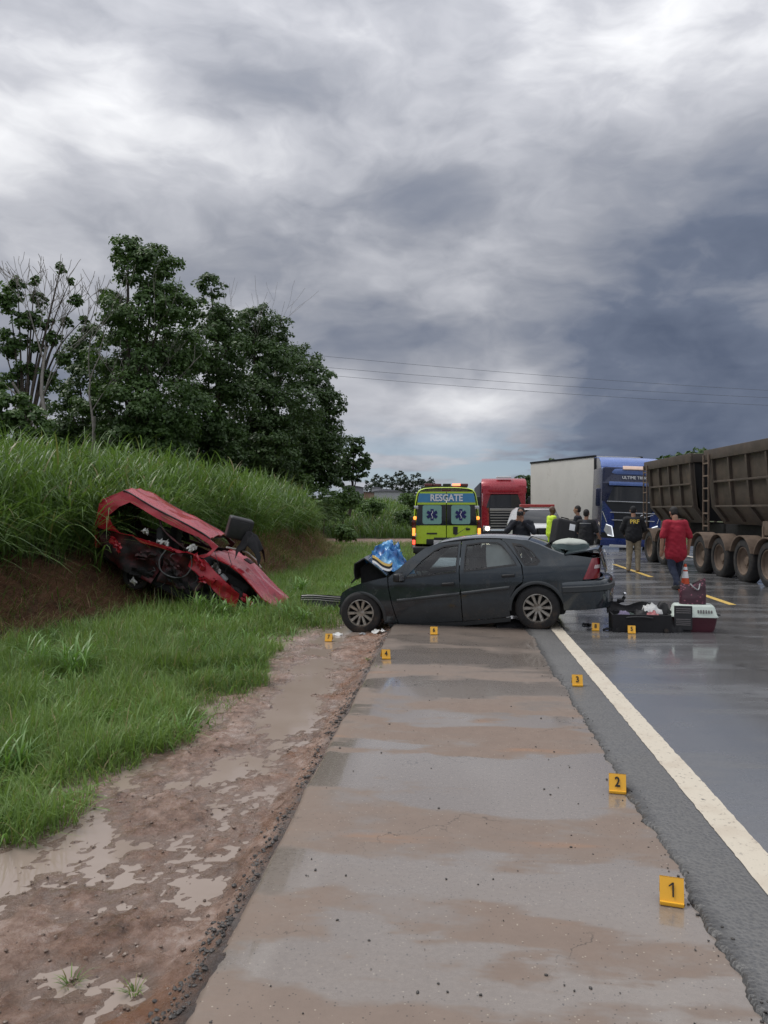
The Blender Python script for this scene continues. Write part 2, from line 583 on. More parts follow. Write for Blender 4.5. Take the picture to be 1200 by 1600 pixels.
# ---- wet mud verge (fine sheet) with standing water
def mudz(x, y):
    e = sm(-0.9, -1.15, x)
    rut = math.exp(-((x + 1.62 + 0.12 * math.sin(y * 0.7)) / 0.24) ** 2)
    wet = sm(5.0, 7.2, y) * (1 - sm(10.4, 11.4, y)) + 0.35 * (1 - sm(2.5, 4.2, y))
    z = -0.035 - 0.085 * e - 0.028 * rut * (0.35 + wet)
    z += 0.030 * fbm(x * 2.2, y * 1.5) + 0.019 * fbm(x * 7 + 5, y * 6) + 0.017 * mnoise.noise(Vector((x * 23, y * 22, 1.0))) + 0.009 * mnoise.noise(Vector((x * 55, y * 60, 4.0)))
    z -= 0.02 * sm(-1.9, -2.5, x)
    return z
mx = list(np.linspace(-2.85, -0.875, 80))
my = axis([(0.8, 6, 0.024), (6, 11, 0.035), (11, 16.5, 0.08)])
b = B()
b.surf([[(x, y, mudz(x, y) - (0.09 if x < -2.8 else 0)) for x in mx] for y in my])
m, t, bs = new_mat('mud')
oc = objc(t)
X, Y, Z = t.xyz(oc)
n1 = t.noise(oc, 2.1, 6, 0.6)
n2 = t.noise(oc, 11.0, 7, 0.68)
n3 = t.noise(t.v('ADD', oc, (7, 3, 1)), 1.1, 5, 0.6)
mm = t.m('MULTIPLY_ADD', n2, 0.55, t.m('MULTIPLY', n1, 0.45))
col = t.ramp(mm, [(0.34, (0.070, 0.040, 0.027)), (0.44, (0.175, 0.098, 0.064)), (0.54, (0.31, 0.20, 0.150)), (0.64, (0.47, 0.37, 0.32))])
orange = t.m('MULTIPLY', t.ss(n3, 0.50, 0.62), t.ss(t.m('ABSOLUTE', t.m('ADD', X, 1.28)), 0.42, 0.1))
col = t.mix(t.m('MULTIPLY', orange, 0.75), col, (0.21, 0.088, 0.036))
edge = t.ss(t.m('MULTIPLY_ADD', n2, 0.30, X), -0.86, -0.74)
col = t.mix(t.m('MULTIPLY', edge, 0.85), col, (0.055, 0.05, 0.048))
rim = t.ss(t.m('MULTIPLY_ADD', n2, 0.012, Z), -0.108, -0.127)
col = t.mix(t.m('MULTIPLY', rim, 0.75), col, (0.215, 0.155, 0.122))
t.put(bs.inputs['Base Color'], col)
wetm = t.ss(t.noise(t.v('ADD', oc, (1.5, 8.2, 0)), 3.0, 6, 0.62), 0.38, 0.52)
t.put(bs.inputs['Roughness'], t.m('MULTIPLY', t.lin(wetm, 0, 1, 0.55, 0.10), t.lin(rim, 0, 1, 1.0, 0.25)))
bs.inputs['Specular IOR Level'].default_value = 0.8
bp = t.n('ShaderNodeBump', {'Strength': 0.9, 'Distance': 0.03, 'Height': t.noise(oc, 34, 8, 0.75)})
t.t.links.new(bp.outputs[0], bs.inputs['Normal'])
mud = tag(b.build('mud_verge', 'mud', smooth=180), kind='structure')
m, t, bs = new_mat('puddle_water')
oc = objc(t)
t.put(bs.inputs['Base Color'], t.mix(t.noise(oc, 1.3), (0.23, 0.175, 0.140), (0.36, 0.30, 0.262)))
bs.inputs['Roughness'].default_value = 0.03
bs.inputs['IOR'].default_value = 1.33
bp = t.n('ShaderNodeBump', {'Strength': 0.04, 'Distance': 0.01, 'Height': t.noise(oc, 18, 3)})
t.t.links.new(bp.outputs[0], bs.inputs['Normal'])
b = B()
b.surf([[(-2.78, y, -0.1365), (-0.93, y, -0.1365)] for y in (0.9, 16.3)])
tag(b.build('puddle_water', 'puddle_water', smooth=None), kind='structure')

# ---- paved shoulder: worn concrete-grey surface with mud film and wet bands
b = B()
ysh = axis([(-6, 14, 0.25), (14, 60, 2), (60, 900, 60)])
rows = []
for y in ysh:
    e = -0.91 + (0.018 * fbm(y * 1.9, 3.3) + 0.008 * fbm(y * 9, 1.1)) * (y < 20)
    rows.append([(e, y, -0.02), (e + 0.03, y, 0.0)] + [(x, y, 0.002 * fbm(x * 2, y * 2)) for x in np.linspace(-0.6, 1.1, 8)] + [(1.5, y, -0.01)])
b.surf(rows)
b.surf([[(r_[0][0], r_[0][1], -0.02), (r_[0][0] - 0.02, r_[0][1], -0.12)] for r_ in rows])
m, t, bs = new_mat('shoulder_paving')
oc = objc(t)
X, Y, Z = t.xyz(oc)
wp = t.noise(t.v('MULTIPLY', oc, (0.7, 1.5, 1)), 1.15, 5, 0.55)
wp2 = t.noise(t.v('MULTIPLY', oc, (1.0, 3.2, 1)), 1.7, 5, 0.6)
yy = t.m('ADD', Y, t.m('MULTIPLY_ADD', wp, 1.5, -0.75))
yy = t.m('ADD', yy, t.m('MULTIPLY_ADD', wp2, 0.55, -0.28))
yy = t.m('ADD', yy, t.m('MULTIPLY', X, 0.10))
def P(y):
    return (y - 2.0) / 10.0
bands = [(2.0, 0.9), (2.62, 0.8), (2.74, 0.08), (2.92, 0.06), (3.0, 0.85), (3.22, 0.9), (3.34, 0.15), (3.85, 0.05), (3.98, 0.8), (4.4, 0.85), (4.55, 0.05), (5.5, 0.0), (5.58, 0.95), (6.1, 1.0), (6.22, 0.2), (6.4, 0.15), (6.52, 0.95), (7.0, 0.8), (7.2, 0.15), (7.8, 0.1), (7.95, 0.75), (8.35, 0.6), (8.6, 0.05), (9.4, 0.1), (9.6, 0.6), (9.9, 0.1), (10.5, 0.4), (12, 0.2)]
dry = t.ramp(t.lin(yy, 2.0, 12.0), [(P(a), c) for a, c in bands])
patch = t.ss(t.noise(t.v('MULTIPLY', oc, (0.8, 1.6, 1)), 1.6, 5, 0.6), 0.30, 0.52)
dry = t.m('MULTIPLY', dry, t.m('MULTIPLY_ADD', patch, 0.75, 0.25))
fine = t.noise(oc, 38, 6, 0.7)
base = t.mix(fine, (0.150, 0.128, 0.112), (0.265, 0.228, 0.200))
film = t.mix(t.noise(oc, 6, 6, 0.65), (0.150, 0.103, 0.077), (0.245, 0.178, 0.138))
col = t.mix(t.m('MULTIPLY', dry, 0.85), base, film)
orange = t.m('MULTIPLY', t.ss(t.noise(t.v('MULTIPLY', oc, (0.6, 3, 1)), 1.3, 5), 0.60, 0.72), dry)
col = t.mix(t.m('MULTIPLY', orange, 0.6), col, (0.30, 0.165, 0.095))
# embedded light stone chips
vc = t.n('ShaderNodeTexVoronoi', {'Scale': 95.0, 'Vector': oc})
rnd = t.xyz(vc.outputs['Color'])[0]
chip = t.m('MULTIPLY', t.m('GREATER_THAN', rnd, 0.974), t.ss(vc.outputs['Distance'], 0.42, 0.25))
col = t.mix(t.m('MULTIPLY', chip, 0.7), col, (0.42, 0.37, 0.30))
dchip = t.m('MULTIPLY', t.m('LESS_THAN', rnd, 0.045), t.ss(vc.outputs['Distance'], 0.42, 0.25))
col = t.mix(t.m('MULTIPLY', dchip, 0.7), col, (0.03, 0.028, 0.026))
# fine cracks
ck = t.n('ShaderNodeTexVoronoi', {'Scale': 1.1, 'Vector': t.v('ADD', oc, t.v('SCALE', t.noise(oc, 3.0, 5, 0.6, out=1), sc=0.5))}, feature='DISTANCE_TO_EDGE')
crack = t.m('MULTIPLY', t.ss(ck.outputs['Distance'], 0.006, 0.001), t.ss(t.noise(oc, 0.9, 3), 0.5, 0.62))
col = t.mix(t.m('MULTIPLY', crack, 0.7), col, (0.04, 0.035, 0.03))
t.put(bs.inputs['Base Color'], col)
t.put(bs.inputs['Roughness'], t.m('ADD', t.lin(dry, 0.0, 0.8, 0.24, 0.60), t.m('MULTIPLY_ADD', fine, 0.24, -0.12)))
t.put(bs.inputs['Coat Weight'], t.lin(dry, 0.05, 0.6, 1.0, 0.0))
bs.inputs['Coat Roughness'].default_value = 0.07
bs.inputs['Coat IOR'].default_value = 1.45
hh = t.m('ADD', t.m('MULTIPLY', fine, 0.6), t.m('MULTIPLY', chip, 0.3))
bp = t.n('ShaderNodeBump', {'Strength': t.lin(dry, 0, 1, 0.16, 0.42), 'Distance': 0.006, 'Height': hh})
t.t.links.new(bp.outputs[0], bs.inputs['Normal'])
tag(b.build('road_shoulder', 'shoulder_paving', smooth=180), kind='structure')

# ---- carriageway: a newer asphalt layer with a ragged left edge lying on the shoulder
b = B()
yr = axis([(-6, 1.5, 0.5), (1.5, 7, 0.014), (7, 13, 0.03), (13, 40, 0.5), (40, 120, 8), (120, 900, 60)])
rows = []
for y in yr:
    nr = 1.0 if y < 14 else 0.3
    e = 1.045 + nr * (0.030 * fbm(y * 1.4, 9.1) + 0.020 * fbm(y * 6.0, 2.2) + 0.014 * mnoise.noise(Vector((y * 33, 2.0, 0.5))))
    hx = 0.020 + 0.004 * mnoise.noise(Vector((y * 21, 0.3, 0)))
    rows.append([(e, y, -0.004), (e + 0.012, y, hx * 0.75), (e + 0.05, y, hx), (1.30, y, 0.022), (1.36, y, 0.024), (4.8, y, 0.06), (8.55, y, 0.024), (11.2, y, 0.0), (11.35, y, -0.14)])
b.surf(rows)
m, t, bs = new_mat('asphalt')
oc = objc(t)
X, Y, Z = t.xyz(oc)
n1 = t.noise(oc, 0.8, 6, 0.6)
fine = t.noise(oc, 60, 5, 0.75)
vv = t.n('ShaderNodeTexVoronoi', {'Scale': 52.0, 'Vector': oc})
strip = t.ss(t.m('MULTIPLY_ADD', n1, 0.10, X), 1.50, 1.38)
col = t.mix(fine, (0.085, 0.087, 0.092), (0.185, 0.187, 0.193))
col = t.mix(t.m('MULTIPLY', strip, t.lin(vv.outputs['Distance'], 0.1, 0.6)), t.mix(t.m('MULTIPLY', strip, 0.55), col, (0.028, 0.028, 0.029)), (0.12, 0.118, 0.115))
edge = t.ss(t.m('MULTIPLY_ADD', n1, 0.14, X), 1.20, 1.10)
col = t.mix(t.m('MULTIPLY', edge, 0.8), col, (0.022, 0.022, 0.023))
# darker drying patches and faint wheel tracks
wt = t.noise(t.v('MULTIPLY', oc, (1.0, 0.22, 1)), 1.3, 5, 0.55)
band = t.noise(t.v('MULTIPLY', oc, (0.35, 1.3, 1)), 1.2, 5, 0.6)
oil = t.m('MULTIPLY', t.ss(t.noise(t.v('ADD', oc, (4.4, 0.6, 0)), 1.5, 7, 0.7), 0.60, 0.66), t.ss(X, 1.6, 2.4))
col = t.mix(t.m('MULTIPLY', oil, 0.5), col, (0.018, 0.018, 0.02))
t.put(bs.inputs['Base Color'], col)
rg = t.m('ADD', t.lin(wt, 0.3, 0.7, 0.16, 0.30), t.lin(band, 0.35, 0.65, -0.06, 0.10))
rg = t.m('ADD', rg, t.m('MULTIPLY', strip, 0.22))
t.put(bs.inputs['Roughness'], rg)
bs.inputs['Specular IOR Level'].default_value = 0.75
t.put(bs.inputs['Coat Weight'], t.m('MULTIPLY', t.lin(strip, 0, 1, 0.85, 0.1), t.ss(band, 0.62, 0.45)))
bs.inputs['Coat Roughness'].default_value = 0.10
bs.inputs['Coat IOR'].default_value = 1.5
hh = t.m('ADD', fine, t.m('MULTIPLY', t.m('MULTIPLY', strip, vv.outputs['Distance']), 1.6))
bp = t.n('ShaderNodeBump', {'Strength': t.lin(strip, 0, 1, 0.16, 0.5), 'Distance': 0.006, 'Height': hh})
t.t.links.new(bp.outputs[0], bs.inputs['Normal'])
tag(b.build('road', 'asphalt', smooth=60), kind='structure')

def roadz(x):
    return float(np.interp(x, [1.0, 1.36, 4.8, 8.55, 11.2], [0.02, 0.024, 0.06, 0.024, 0.0]))
# ---- painted lines: thin worn sheets just above the asphalt
def paint_mat(name, c, worn):
    m, t, bs = new_mat(name)
    oc = objc(t)
    n = t.noise(oc, 28, 6, 0.7)
    col = t.mix(t.ss(n, 0.57, 0.70), tuple(q * 1.0 for q in c), (0.12, 0.115, 0.11))
    col = t.mix(t.m('MULTIPLY', t.ss(t.noise(oc, 3.5, 5, 0.6), 0.45, 0.75), 0.45), col, worn)
    t.put(bs.inputs['Base Color'], col)
    bs.inputs['Roughness'].default_value = 0.55
    bp = t.n('ShaderNodeBump', {'Strength': 0.4, 'Distance': 0.004, 'Height': t.noise(oc, 90, 4)})
    t.t.links.new(bp.outputs[0], bs.inputs['Normal'])
paint_mat('white_paint', (0.58, 0.525, 0.43), (0.42, 0.34, 0.26))
paint_mat('yellow_paint', (0.62, 0.42, 0.10), (0.34, 0.24, 0.10))
def line(name, xc, wd, y0, y1, mt, step):
    b = B()
    yl = axis([(y0, min(y1, 14), step)] + ([(14, y1, 6)] if y1 > 14 else [])) if y0 < 14 else axis([(y0, y1, 0.5)])
    rr = []
    for y in yl:
        j = 0.006 * mnoise.noise(Vector((y * 14, xc, 0))) + 0.004 * mnoise.noise(Vector((y * 50, xc, 2)))
        k = 0.006 * mnoise.noise(Vector((y * 13, xc, 7))) + 0.004 * mnoise.noise(Vector((y * 47, xc, 5)))
        xa, xb = xc - wd / 2 + j, xc + wd / 2 + k
        rr.append([(xa, y, roadz(xa) + 0.004), (xc, y, roadz(xc) + 0.005), (xb, y, roadz(xb) + 0.004)])
    b.surf(rr)
    return tag(b.build(name, mt, smooth=180), kind='structure')
line('edge_line_marking', 1.455, 0.165, 0.5, 400, 'white_paint', 0.03)
line('edge_line_marking', 8.45, 0.15, 0.5, 400, 'white_paint', 0.5)
for y0, y1 in ((13.85, 16.3), (19.4, 23.8), (28, 32), (36, 40), (44, 48), (52, 56)):
    line('centre_line_marking', 4.83, 0.13, y0, y1, 'yellow_paint', 0.05)

# ---- loose stones: crumbled asphalt along the pavement edge, pebbles in the mud, chips on the shoulder
def pebbles(name, mt, pts, r0, r1, label, cat):
    ico = bmesh.new()
    bmesh.ops.create_icosphere(ico, subdivisions=1, radius=1)
    IV = np.array([q.co for q in ico.verts])
    IF = np.array([[q.index for q in f.verts] for f in ico.faces])
    ico.free()
    n = len(pts)
    rr = RNG.uniform(0, 1, n) ** 2.2 * (r1 - r0) + r0
    V = IV[None] * (1 + RNG.uniform(-0.28, 0.28, (n, len(IV), 1)))
    V = V * rr[:, None, None] * RNG.uniform([0.8, 0.8, 0.5], [1.3, 1.3, 0.9], (n, 3))[:, None, :] + np.array(pts)[:, None, :]
    Fc = IF[None] + (np.arange(n) * len(IV))[:, None, None]
    me = bpy.data.meshes.new(name)
    me.from_pydata(V.reshape(-1, 3).tolist(), [], Fc.reshape(-1, 3).tolist())
    return tag(link(name, me, mt), label, cat, kind='stuff')
mat('asphalt_crumb', (0.055, 0.050, 0.047), 0.55, var=0.5, scale=25)
mat('pebble', (0.15, 0.105, 0.08), 0.45, var=0.5, scale=18)
mat('stone_chip', (0.30, 0.26, 0.20), 0.5, var=0.4, scale=20)
pts = []
for i in range(2700):
    y = 1.6 + 12 * random.random() ** 1.8
    x = -0.93 - abs(random.gauss(0, 0.06))
    if fbm(y * 2.3, x * 3) < random.uniform(-0.5, 0.35):
        continue
    pts.append((x, y, mudz(x, y) + 0.003))
pebbles('gravel', 'asphalt_crumb', pts, 0.003, 0.013, 'dark crumbled asphalt along the left pavement edge', 'gravel')
pts = []
for i in range(3000):
    y = 1.4 + 12 * random.random() ** 2.0
    x = random.uniform(-2.3, -0.95)
    pts.append((x, y, mudz(x, y) + 0.002))
pebbles('gravel', 'pebble', pts, 0.002, 0.011, 'brown pebbles scattered over the wet mud verge', 'gravel')
pts = []
for i in range(420):
    y = 1.6 + 12 * random.random() ** 1.6
    e = random.random() < 0.45
    x = (1.05 + random.gauss(0, 0.05)) if e else random.uniform(-0.85, 1.0)
    pts.append((x, y, 0.003 + (0.018 if x > 1.05 else 0)))
pebbles('gravel', 'asphalt_crumb', pts, 0.002, 0.008, 'small dark grit loose on the paved shoulder', 'gravel')
# ================================================================== SHARED VEHICLE MATERIALS
mat('rubber', (0.018, 0.018, 0.019), 0.8, var=0.3, scale=9, bump=0.2, bscale=90, dirt=(0.11, 0.075, 0.05), dirt_amt=0.35, dirt_scale=5)
mat('alloy', (0.42, 0.40, 0.36), 0.4, 0.75, dirt=(0.10, 0.07, 0.05), dirt_amt=0.6, dirt_scale=12)
mat('black_plastic', (0.018, 0.019, 0.021), 0.5, var=0.25, dirt=(0.09, 0.07, 0.055), dirt_amt=0.15)
mat('underbody', (0.010, 0.010, 0.011), 0.9, var=0.3)
mat('sedan_paint', (0.027, 0.037, 0.045), 0.22, 0.3, var=0.15, coat=0.6, dirt=(0.080, 0.072, 0.062), dirt_amt=0.26, dirt_scale=3.2)
mat('sedan_trim', (0.040, 0.046, 0.050), 0.45, var=0.15, dirt=(0.09, 0.08, 0.07), dirt_amt=0.15)
mat('interior', (0.030, 0.031, 0.034), 0.85, var=0.3)
mat('chrome', (0.65, 0.66, 0.68), 0.2, 0.9, var=0.1)
mat('tail_red', (0.20, 0.010, 0.018), 0.15, var=0.1, coat=0.6)
mat('tail_clear', (0.52, 0.42, 0.42), 0.15, var=0.1, coat=0.6)
mat('plate', (0.55, 0.56, 0.57), 0.4, var=0.1)
mat('white_cloth', (0.66, 0.67, 0.66), 0.85, var=0.1, scale=3)
mat('lamp_glass', (0.50, 0.50, 0.46), 0.15, 0.2, var=0.15, coat=0.6)
glass('car_glass', (0.70, 0.76, 0.75), 0.02, 0.9)
glass('clear_glass', (0.75, 0.80, 0.80), 0.03, 1.1)

def make_wheel(parent, loc, r, wd, rim_m='alloy', spokes=10, side=1, style='alloy', tilt=0.0, steer=0.0):
    """wheel with its axis along local Y; side=+1 shows its face towards +Y."""
    wl = empty('wheel', loc)
    wl.parent = parent
    wl.rotation_euler = (tilt, 0, steer)
    M = Matrix.Rotation(R(-90 * side), 4, 'X')
    b = B()
    ri = r * 0.645
    h = wd / 2
    b.lathe([(ri, -h * 0.8), (ri * 1.05, -h * 0.98), (r * 0.88, -h), (r * 0.97, -h * 0.8), (r, -h * 0.5), (r, h * 0.5), (r * 0.97, h * 0.8), (r * 0.88, h), (ri * 1.05, h * 0.98), (ri, h * 0.8)], 40, M)
    b.build('tyre', 'rubber', wl, 40)
    b = B()
    b.lathe([(ri, -h * 0.8), (ri, h * 0.82), (ri * 0.93, h * 0.86), (ri * 0.90, h * 0.70), (ri * 0.90, -h * 0.8)], 36, M)
    if style == 'alloy':
        for i in range(spokes):
            a = 2 * math.pi * i / spokes
            Ms = M @ Matrix.Rotation(a, 4, 'Z')
            wv = ri * 0.115
            b.add([(ri * 0.22, -wv * 0.8, h * 0.45), (ri * 0.92, -wv * 1.25, h * 0.66), (ri * 0.92, wv * 1.25, h * 0.66), (ri * 0.22, wv * 0.8, h * 0.45),
                   (ri * 0.22, -wv * 0.5, h * 0.66), (ri * 0.92, -wv * 0.8, h * 0.82), (ri * 0.92, wv * 0.8, h * 0.82), (ri * 0.22, wv * 0.5, h * 0.66)],
                  [(0, 1, 5, 4), (1, 2, 6, 5), (2, 3, 7, 6), (3, 0, 4, 7), (4, 5, 6, 7)], Ms)
        b.lathe([(0, h * 0.74), (ri * 0.17, h * 0.72), (ri * 0.30, h * 0.62), (ri * 0.32, h * 0.40)], 20, M)
        for i in range(5):
            a = 2 * math.pi * i / 5 + 0.3
            b.lathe([(0, h * 0.72), (ri * 0.035, h * 0.72), (ri * 0.04, h * 0.6)], 6, M @ Matrix.Translation((ri * 0.24 * math.cos(a), ri * 0.24 * math.sin(a), 0)))
    else:
        b.lathe([(0, h * 0.35), (ri * 0.28, h * 0.35), (ri * 0.32, h * 0.05), (ri * 0.62, h * 0.02), (ri * 0.9, h * 0.45)], 28, M)
        for i in range(10):
            a = 2 * math.pi * i / 10
            b.lathe([(0, h * 0.22), (ri * 0.045, h * 0.22), (ri * 0.05, 0)], 6, M @ Matrix.Translation((ri * 0.46 * math.cos(a), ri * 0.46 * math.sin(a), 0)))
    b.build('rim', rim_m, wl, 40)
    b = B()
    b.lathe([(0, -h * 0.1), (ri * 0.90, -h * 0.1)], 28, M)
    b.build('brake_disc', 'underbody', wl, None)
    return wl

# ================================================================== DARK GREY-GREEN SEDAN, NOSE CRUSHED
def px2l(px, py):
    return (1.32 - (px - 557) / 285 * 2.64, (997 - (px - 557) / 285 * 14 - py) / 108)
def PL(*q):
    return [px2l(*a) for a in q]
def plan(x):
    if x > 1.0:
        return 0.855 - 0.14 * sm(1.0, 2.0, x)
    return 0.855 - 0.145 * sm(-1.5, -2.5, x)
def vw(x, z):
    y = plan(x)
    if x > 1.05:
        y += 0.045 * sm(1.05, 1.6, x) * mnoise.noise(Vector((x * 7, z * 8, 3.0)))
    y += 0.004 * mnoise.noise(Vector((x * 3.1, z * 4.3, 9.0)))
    if z < 0.5:
        y -= 0.055 * ((0.5 - z) / 0.3) ** 2
    if z > 0.66:
        y -= 0.03 * ((z - 0.66) / 0.24) ** 2 if z < 0.90 else 0.03 + (z - 0.90) * 0.40
    return y
A_CAR = R(10.5)
sedan = thing('sedan_car', 'dark grey four-door sedan with crumpled bonnet standing across the shoulder', 'car', (0, 0, 0))
# rear-left wheel touches at photo (843, 983); front wheel sits lower in the mud
rw = gnd(843, 984)
dirx = Vector((-math.cos(A_CAR), math.sin(A_CAR), 0))
lefty = Vector((-math.sin(A_CAR), -math.cos(A_CAR), 0))
pitch = math.atan(0.165 / 2.64)
org = rw - lefty * 0.74 + dirx * 1.32
sedan.location = (org.x, org.y, -0.0825)
sedan.rotation_euler = (0, pitch, math.pi - A_CAR)
def side(poly, name, m, holes=(), parent=sedan, off=0.0, both=True, th=0.025, step=0.09):
    for sg in ((1, -1) if both else (1,)):
        b = B()
        b.panel(poly, lambda x, z: (x, sg * (vw(x, z) + off), z), holes, step, th, (0, -sg, 0))
        o = b.build(name, m, parent, 60)
        yield o
def sides(*a, **k):
    return list(side(*a, **k))
FA, RA = px2l(559, 969), px2l(842, 951)
fa, ra = 0.352, 0.378
# outline pieces
fend = PL((521, 946), (521, 938), (526, 930), (540, 922), (560, 914.5), (582, 909), (606, 903.5), (607, 918), (610, 940), (614, 960), (618, 977)) + arc(FA[0], FA[1], fa, -25, 0, 3)[0:0]
a_end = [(FA[0] + fa * math.cos(R(q)), FA[1] + fa * math.sin(R(q))) for q in np.linspace(200, 10, 20)]
fend = fend + [px2l(600, 979)] + a_end
FL = sides(fend, 'front_wing', 'sedan_paint')
# front door skin with frame and window
fd_out = PL((608.5, 904), (640, 877), (668, 857), (690, 849.5), (727, 846), (725, 870), (723.5, 893), (724.5, 930), (724, 972), (700, 974), (660, 977), (619.5, 978.5), (615.5, 960), (611.5, 940), (608.5, 918))
fg = PL((638, 903), (641, 899), (664, 877), (684, 862), (700, 855.5), (722, 853), (720, 872), (718, 893))
rd_out = PL((728.5, 846), (760, 843), (789, 843.5), (797, 848), (812, 868), (821, 883), (823, 900), (822, 908), (812, 915), (803, 930), (799, 950), (800, 963), (760, 968), (725.5, 972), (726, 930), (725, 893), (726.5, 870))
rg_ = PL((733, 891), (734, 872), (737, 853), (760, 850), (784, 850), (791, 853), (804, 868), (813, 881), (772, 886))
for poly, hole, nm, seg_h in ((fd_out, fg, 'front', None), (rd_out, rg_, 'rear', None)):
    ds = sides(poly, 'door', 'sedan_paint', holes=[hole])
    for sg, dr in zip((1, -1), ds):
        b = B()
        b.panel(hole, lambda x, z: (x, sg * (vw(x, z) - 0.012), z), (), 0.1, 0.006, (0, -sg, 0))
        b.build('window_pane', 'car_glass', dr, 60)
        # black frame round the pane
        b = B()
        cx = sum(q[0] for q in hole) / len(hole)
        cz = sum(q[1] for q in hole) / len(hole)
        big = [(cx + (q[0] - cx) * 1.045, cz + (q[1] - cz) * 1.14) for q in hole]
        b.panel(big, lambda x, z: (x, sg * (vw(x, z) + 0.004), z), [hole], 0.1, 0.02, (0, -sg, 0))
        b.build('window_frame', 'black_plastic', dr, 60)
        hp = px2l(706, 913) if nm == 'front' else px2l(801, 899)
        b = B()
        yb = sg * (vw(*hp) + 0.012)
        b.box((hp[0], yb, hp[1]), (0.19, 0.03, 0.042), 0.012, rot=(0, R(2), 0))
        b.build('door_handle', 'black_plastic', dr, 60)
        # rubbing strip
        q0, q1 = (px2l(621, 941), px2l(723, 928)) if nm == 'front' else (px2l(726.5, 927.5), px2l(802, 917))
        b = B()
        N = 8
        rows = []
        for k in range(N + 1):
            x = q0[0] + (q1[0] - q0[0]) * k / N
            z = q0[1] + (q1[1] - q0[1]) * k / N
            y = vw(x, z)
            rows.append([(x, sg * (y - 0.002), z - 0.028), (x, sg * (y + 0.013), z - 0.020), (x, sg * (y + 0.016), z), (x, sg * (y + 0.012), z + 0.018), (x, sg * (y - 0.002), z + 0.024)])
        b.surf(rows)
        b.build('rubbing_strip', 'sedan_trim', dr, 60)
# rear quarter
qtop = PL((866, 909.5), (912, 904), (922, 886), (932, 872.5), (905, 868.5), (884, 866.5), (868, 860.5), (850, 851.5), (830, 844.5), (808, 843.5), (791, 842.5), (799.5, 849), (814, 869), (823, 883.5), (824.3, 902), (823, 909))
ql = PL((884, 946), (894, 926), (911, 914)) + qtop[1:] + [(RA[0] + ra * math.cos(R(q)), RA[1] + ra * math.sin(R(q))) for q in np.linspace(40, 174, 24)]
tri_win = PL((812, 853), (824, 854.5), (836, 862), (846, 874), (842, 879), (827, 880), (819, 868))
QL = sides(ql, 'rear_wing', 'sedan_paint', holes=[tri_win])
for sg, dr in zip((1, -1), QL):
    b = B()
    b.panel(tri_win, lambda x, z: (x, sg * (vw(x, z) - 0.008), z), (), 0.1, 0.006, (0, -sg, 0))
    b.build('window_pane', 'car_glass', dr, 60)
    b = B()
    cx, cz = sum(q[0] for q in tri_win) / 7, sum(q[1] for q in tri_win) / 7
    big = [(cx + (q[0] - cx) * 1.28, cz + (q[1] - cz) * 1.30) for q in tri_win]
    b.panel(big, lambda x, z: (x, sg * (vw(x, z) + 0.004), z), [tri_win], 0.1, 0.02, (0, -sg, 0))
    b.build('window_frame', 'black_plastic', dr, 60)
# wheel arch lips
for c_, r_, a0, a1 in ((FA, fa, 5, 190), (RA, ra, 0, 168)):
    for sg in (1, -1):
        b = B()
        rows = []
        for q in np.linspace(a0, a1, 24):
            row = []
            for dr_, dy in ((-0.012, -0.05), (-0.012, 0.006), (0.012, 0.014), (0.034, 0.002)):
                x, z = c_[0] + (r_ + dr_) * math.cos(R(q)), c_[1] + (r_ + dr_) * math.sin(R(q))
                row.append((x, sg * (vw(x, z) + dy), z))
            rows.append(row)
        b.surf(rows)
        b.build('wheel_arch_trim', 'sedan_trim', sedan, 60)
# sills
sp = PL((600, 980), (618, 979), (660, 977.5), (724, 973), (800, 964), (799, 971), (760, 976), (724, 980), (660, 986), (606, 989))
sides(sp, 'sill', 'sedan_trim', off=-0.008)
# roof
def top_surf(name, m, st, edge_in=0.0, crown=0.04, th=0.02, ny=11, parent=sedan, dent=0.0):
    rows = []
    for (x, z) in st:
        wv = vw(x, z) - edge_in
        rows.append([(x, wv * k, z + crown * (1 - k * k) + (dent * mnoise.noise(Vector((x * 5, k * 3, 0))) if dent else 0)) for k in np.linspace(-1, 1, ny)])
    b = B()
    b.slab(rows, th)
    return b.build(name, m, parent, 50)
roof_st = [tuple(q)[:2] for q in spl([(*px2l(*a), 0) for a in ((692, 848.5), (715, 844.5), (745, 841.5), (775, 841), (805, 842.5), (832, 845.5))], 4)]
roof = top_surf('roof', 'sedan_paint', roof_st, 0.0, 0.038)
b = B()
q = px2l(836, 838)
b.cap((px2l(705, 842)[0], 0, px2l(705, 842)[1] + 0.03), (px2l(715, 842)[0] - .12, 0, px2l(705, 842)[1] + 0.15), 0.006, 0.003, 6)
b.build('aerial', 'black_plastic', roof)
ws_st = [tuple(q)[:2] for q in spl([(*px2l(*a), 0) for a in ((612, 905), (635, 886), (660, 866), (691, 849))], 3)]
top_surf('windscreen', 'car_glass', ws_st, 0.06, 0.05, 0.008)
for sg in (1, -1):     # A pillars
    b = B()
    rows = []
    for (x, z) in ws_st:
        wv = vw(x, z)
        rows.append([(x + 0.02, sg * (wv - 0.09), z + 0.012), (x, sg * (wv - 0.01), z + 0.006), (x - 0.03, sg * (wv + 0.004), z - 0.03)])
    b.slab(rows, 0.03)
    b.build('pillar', 'sedan_paint', sedan, 60)
rwn = [tuple(q)[:2] for q in spl([(*px2l(*a), 0) for a in ((833, 846), (850, 852), (868, 860), (886, 867))], 3)]
top_surf('rear_window', 'car_glass', rwn, 0.07, 0.03, 0.008)
for sg in (1, -1):
    b = B()
    b.slab([[(x + 0.0, sg * (vw(x, z) - 0.085), z + 0.012), (x, sg * (vw(x, z) - 0.03), z + 0.01), (x, sg * (vw(x, z) + 0.0), z - 0.012)] for x, z in rwn], 0.02)
    b.build('pillar', 'sedan_paint', sedan, 60)
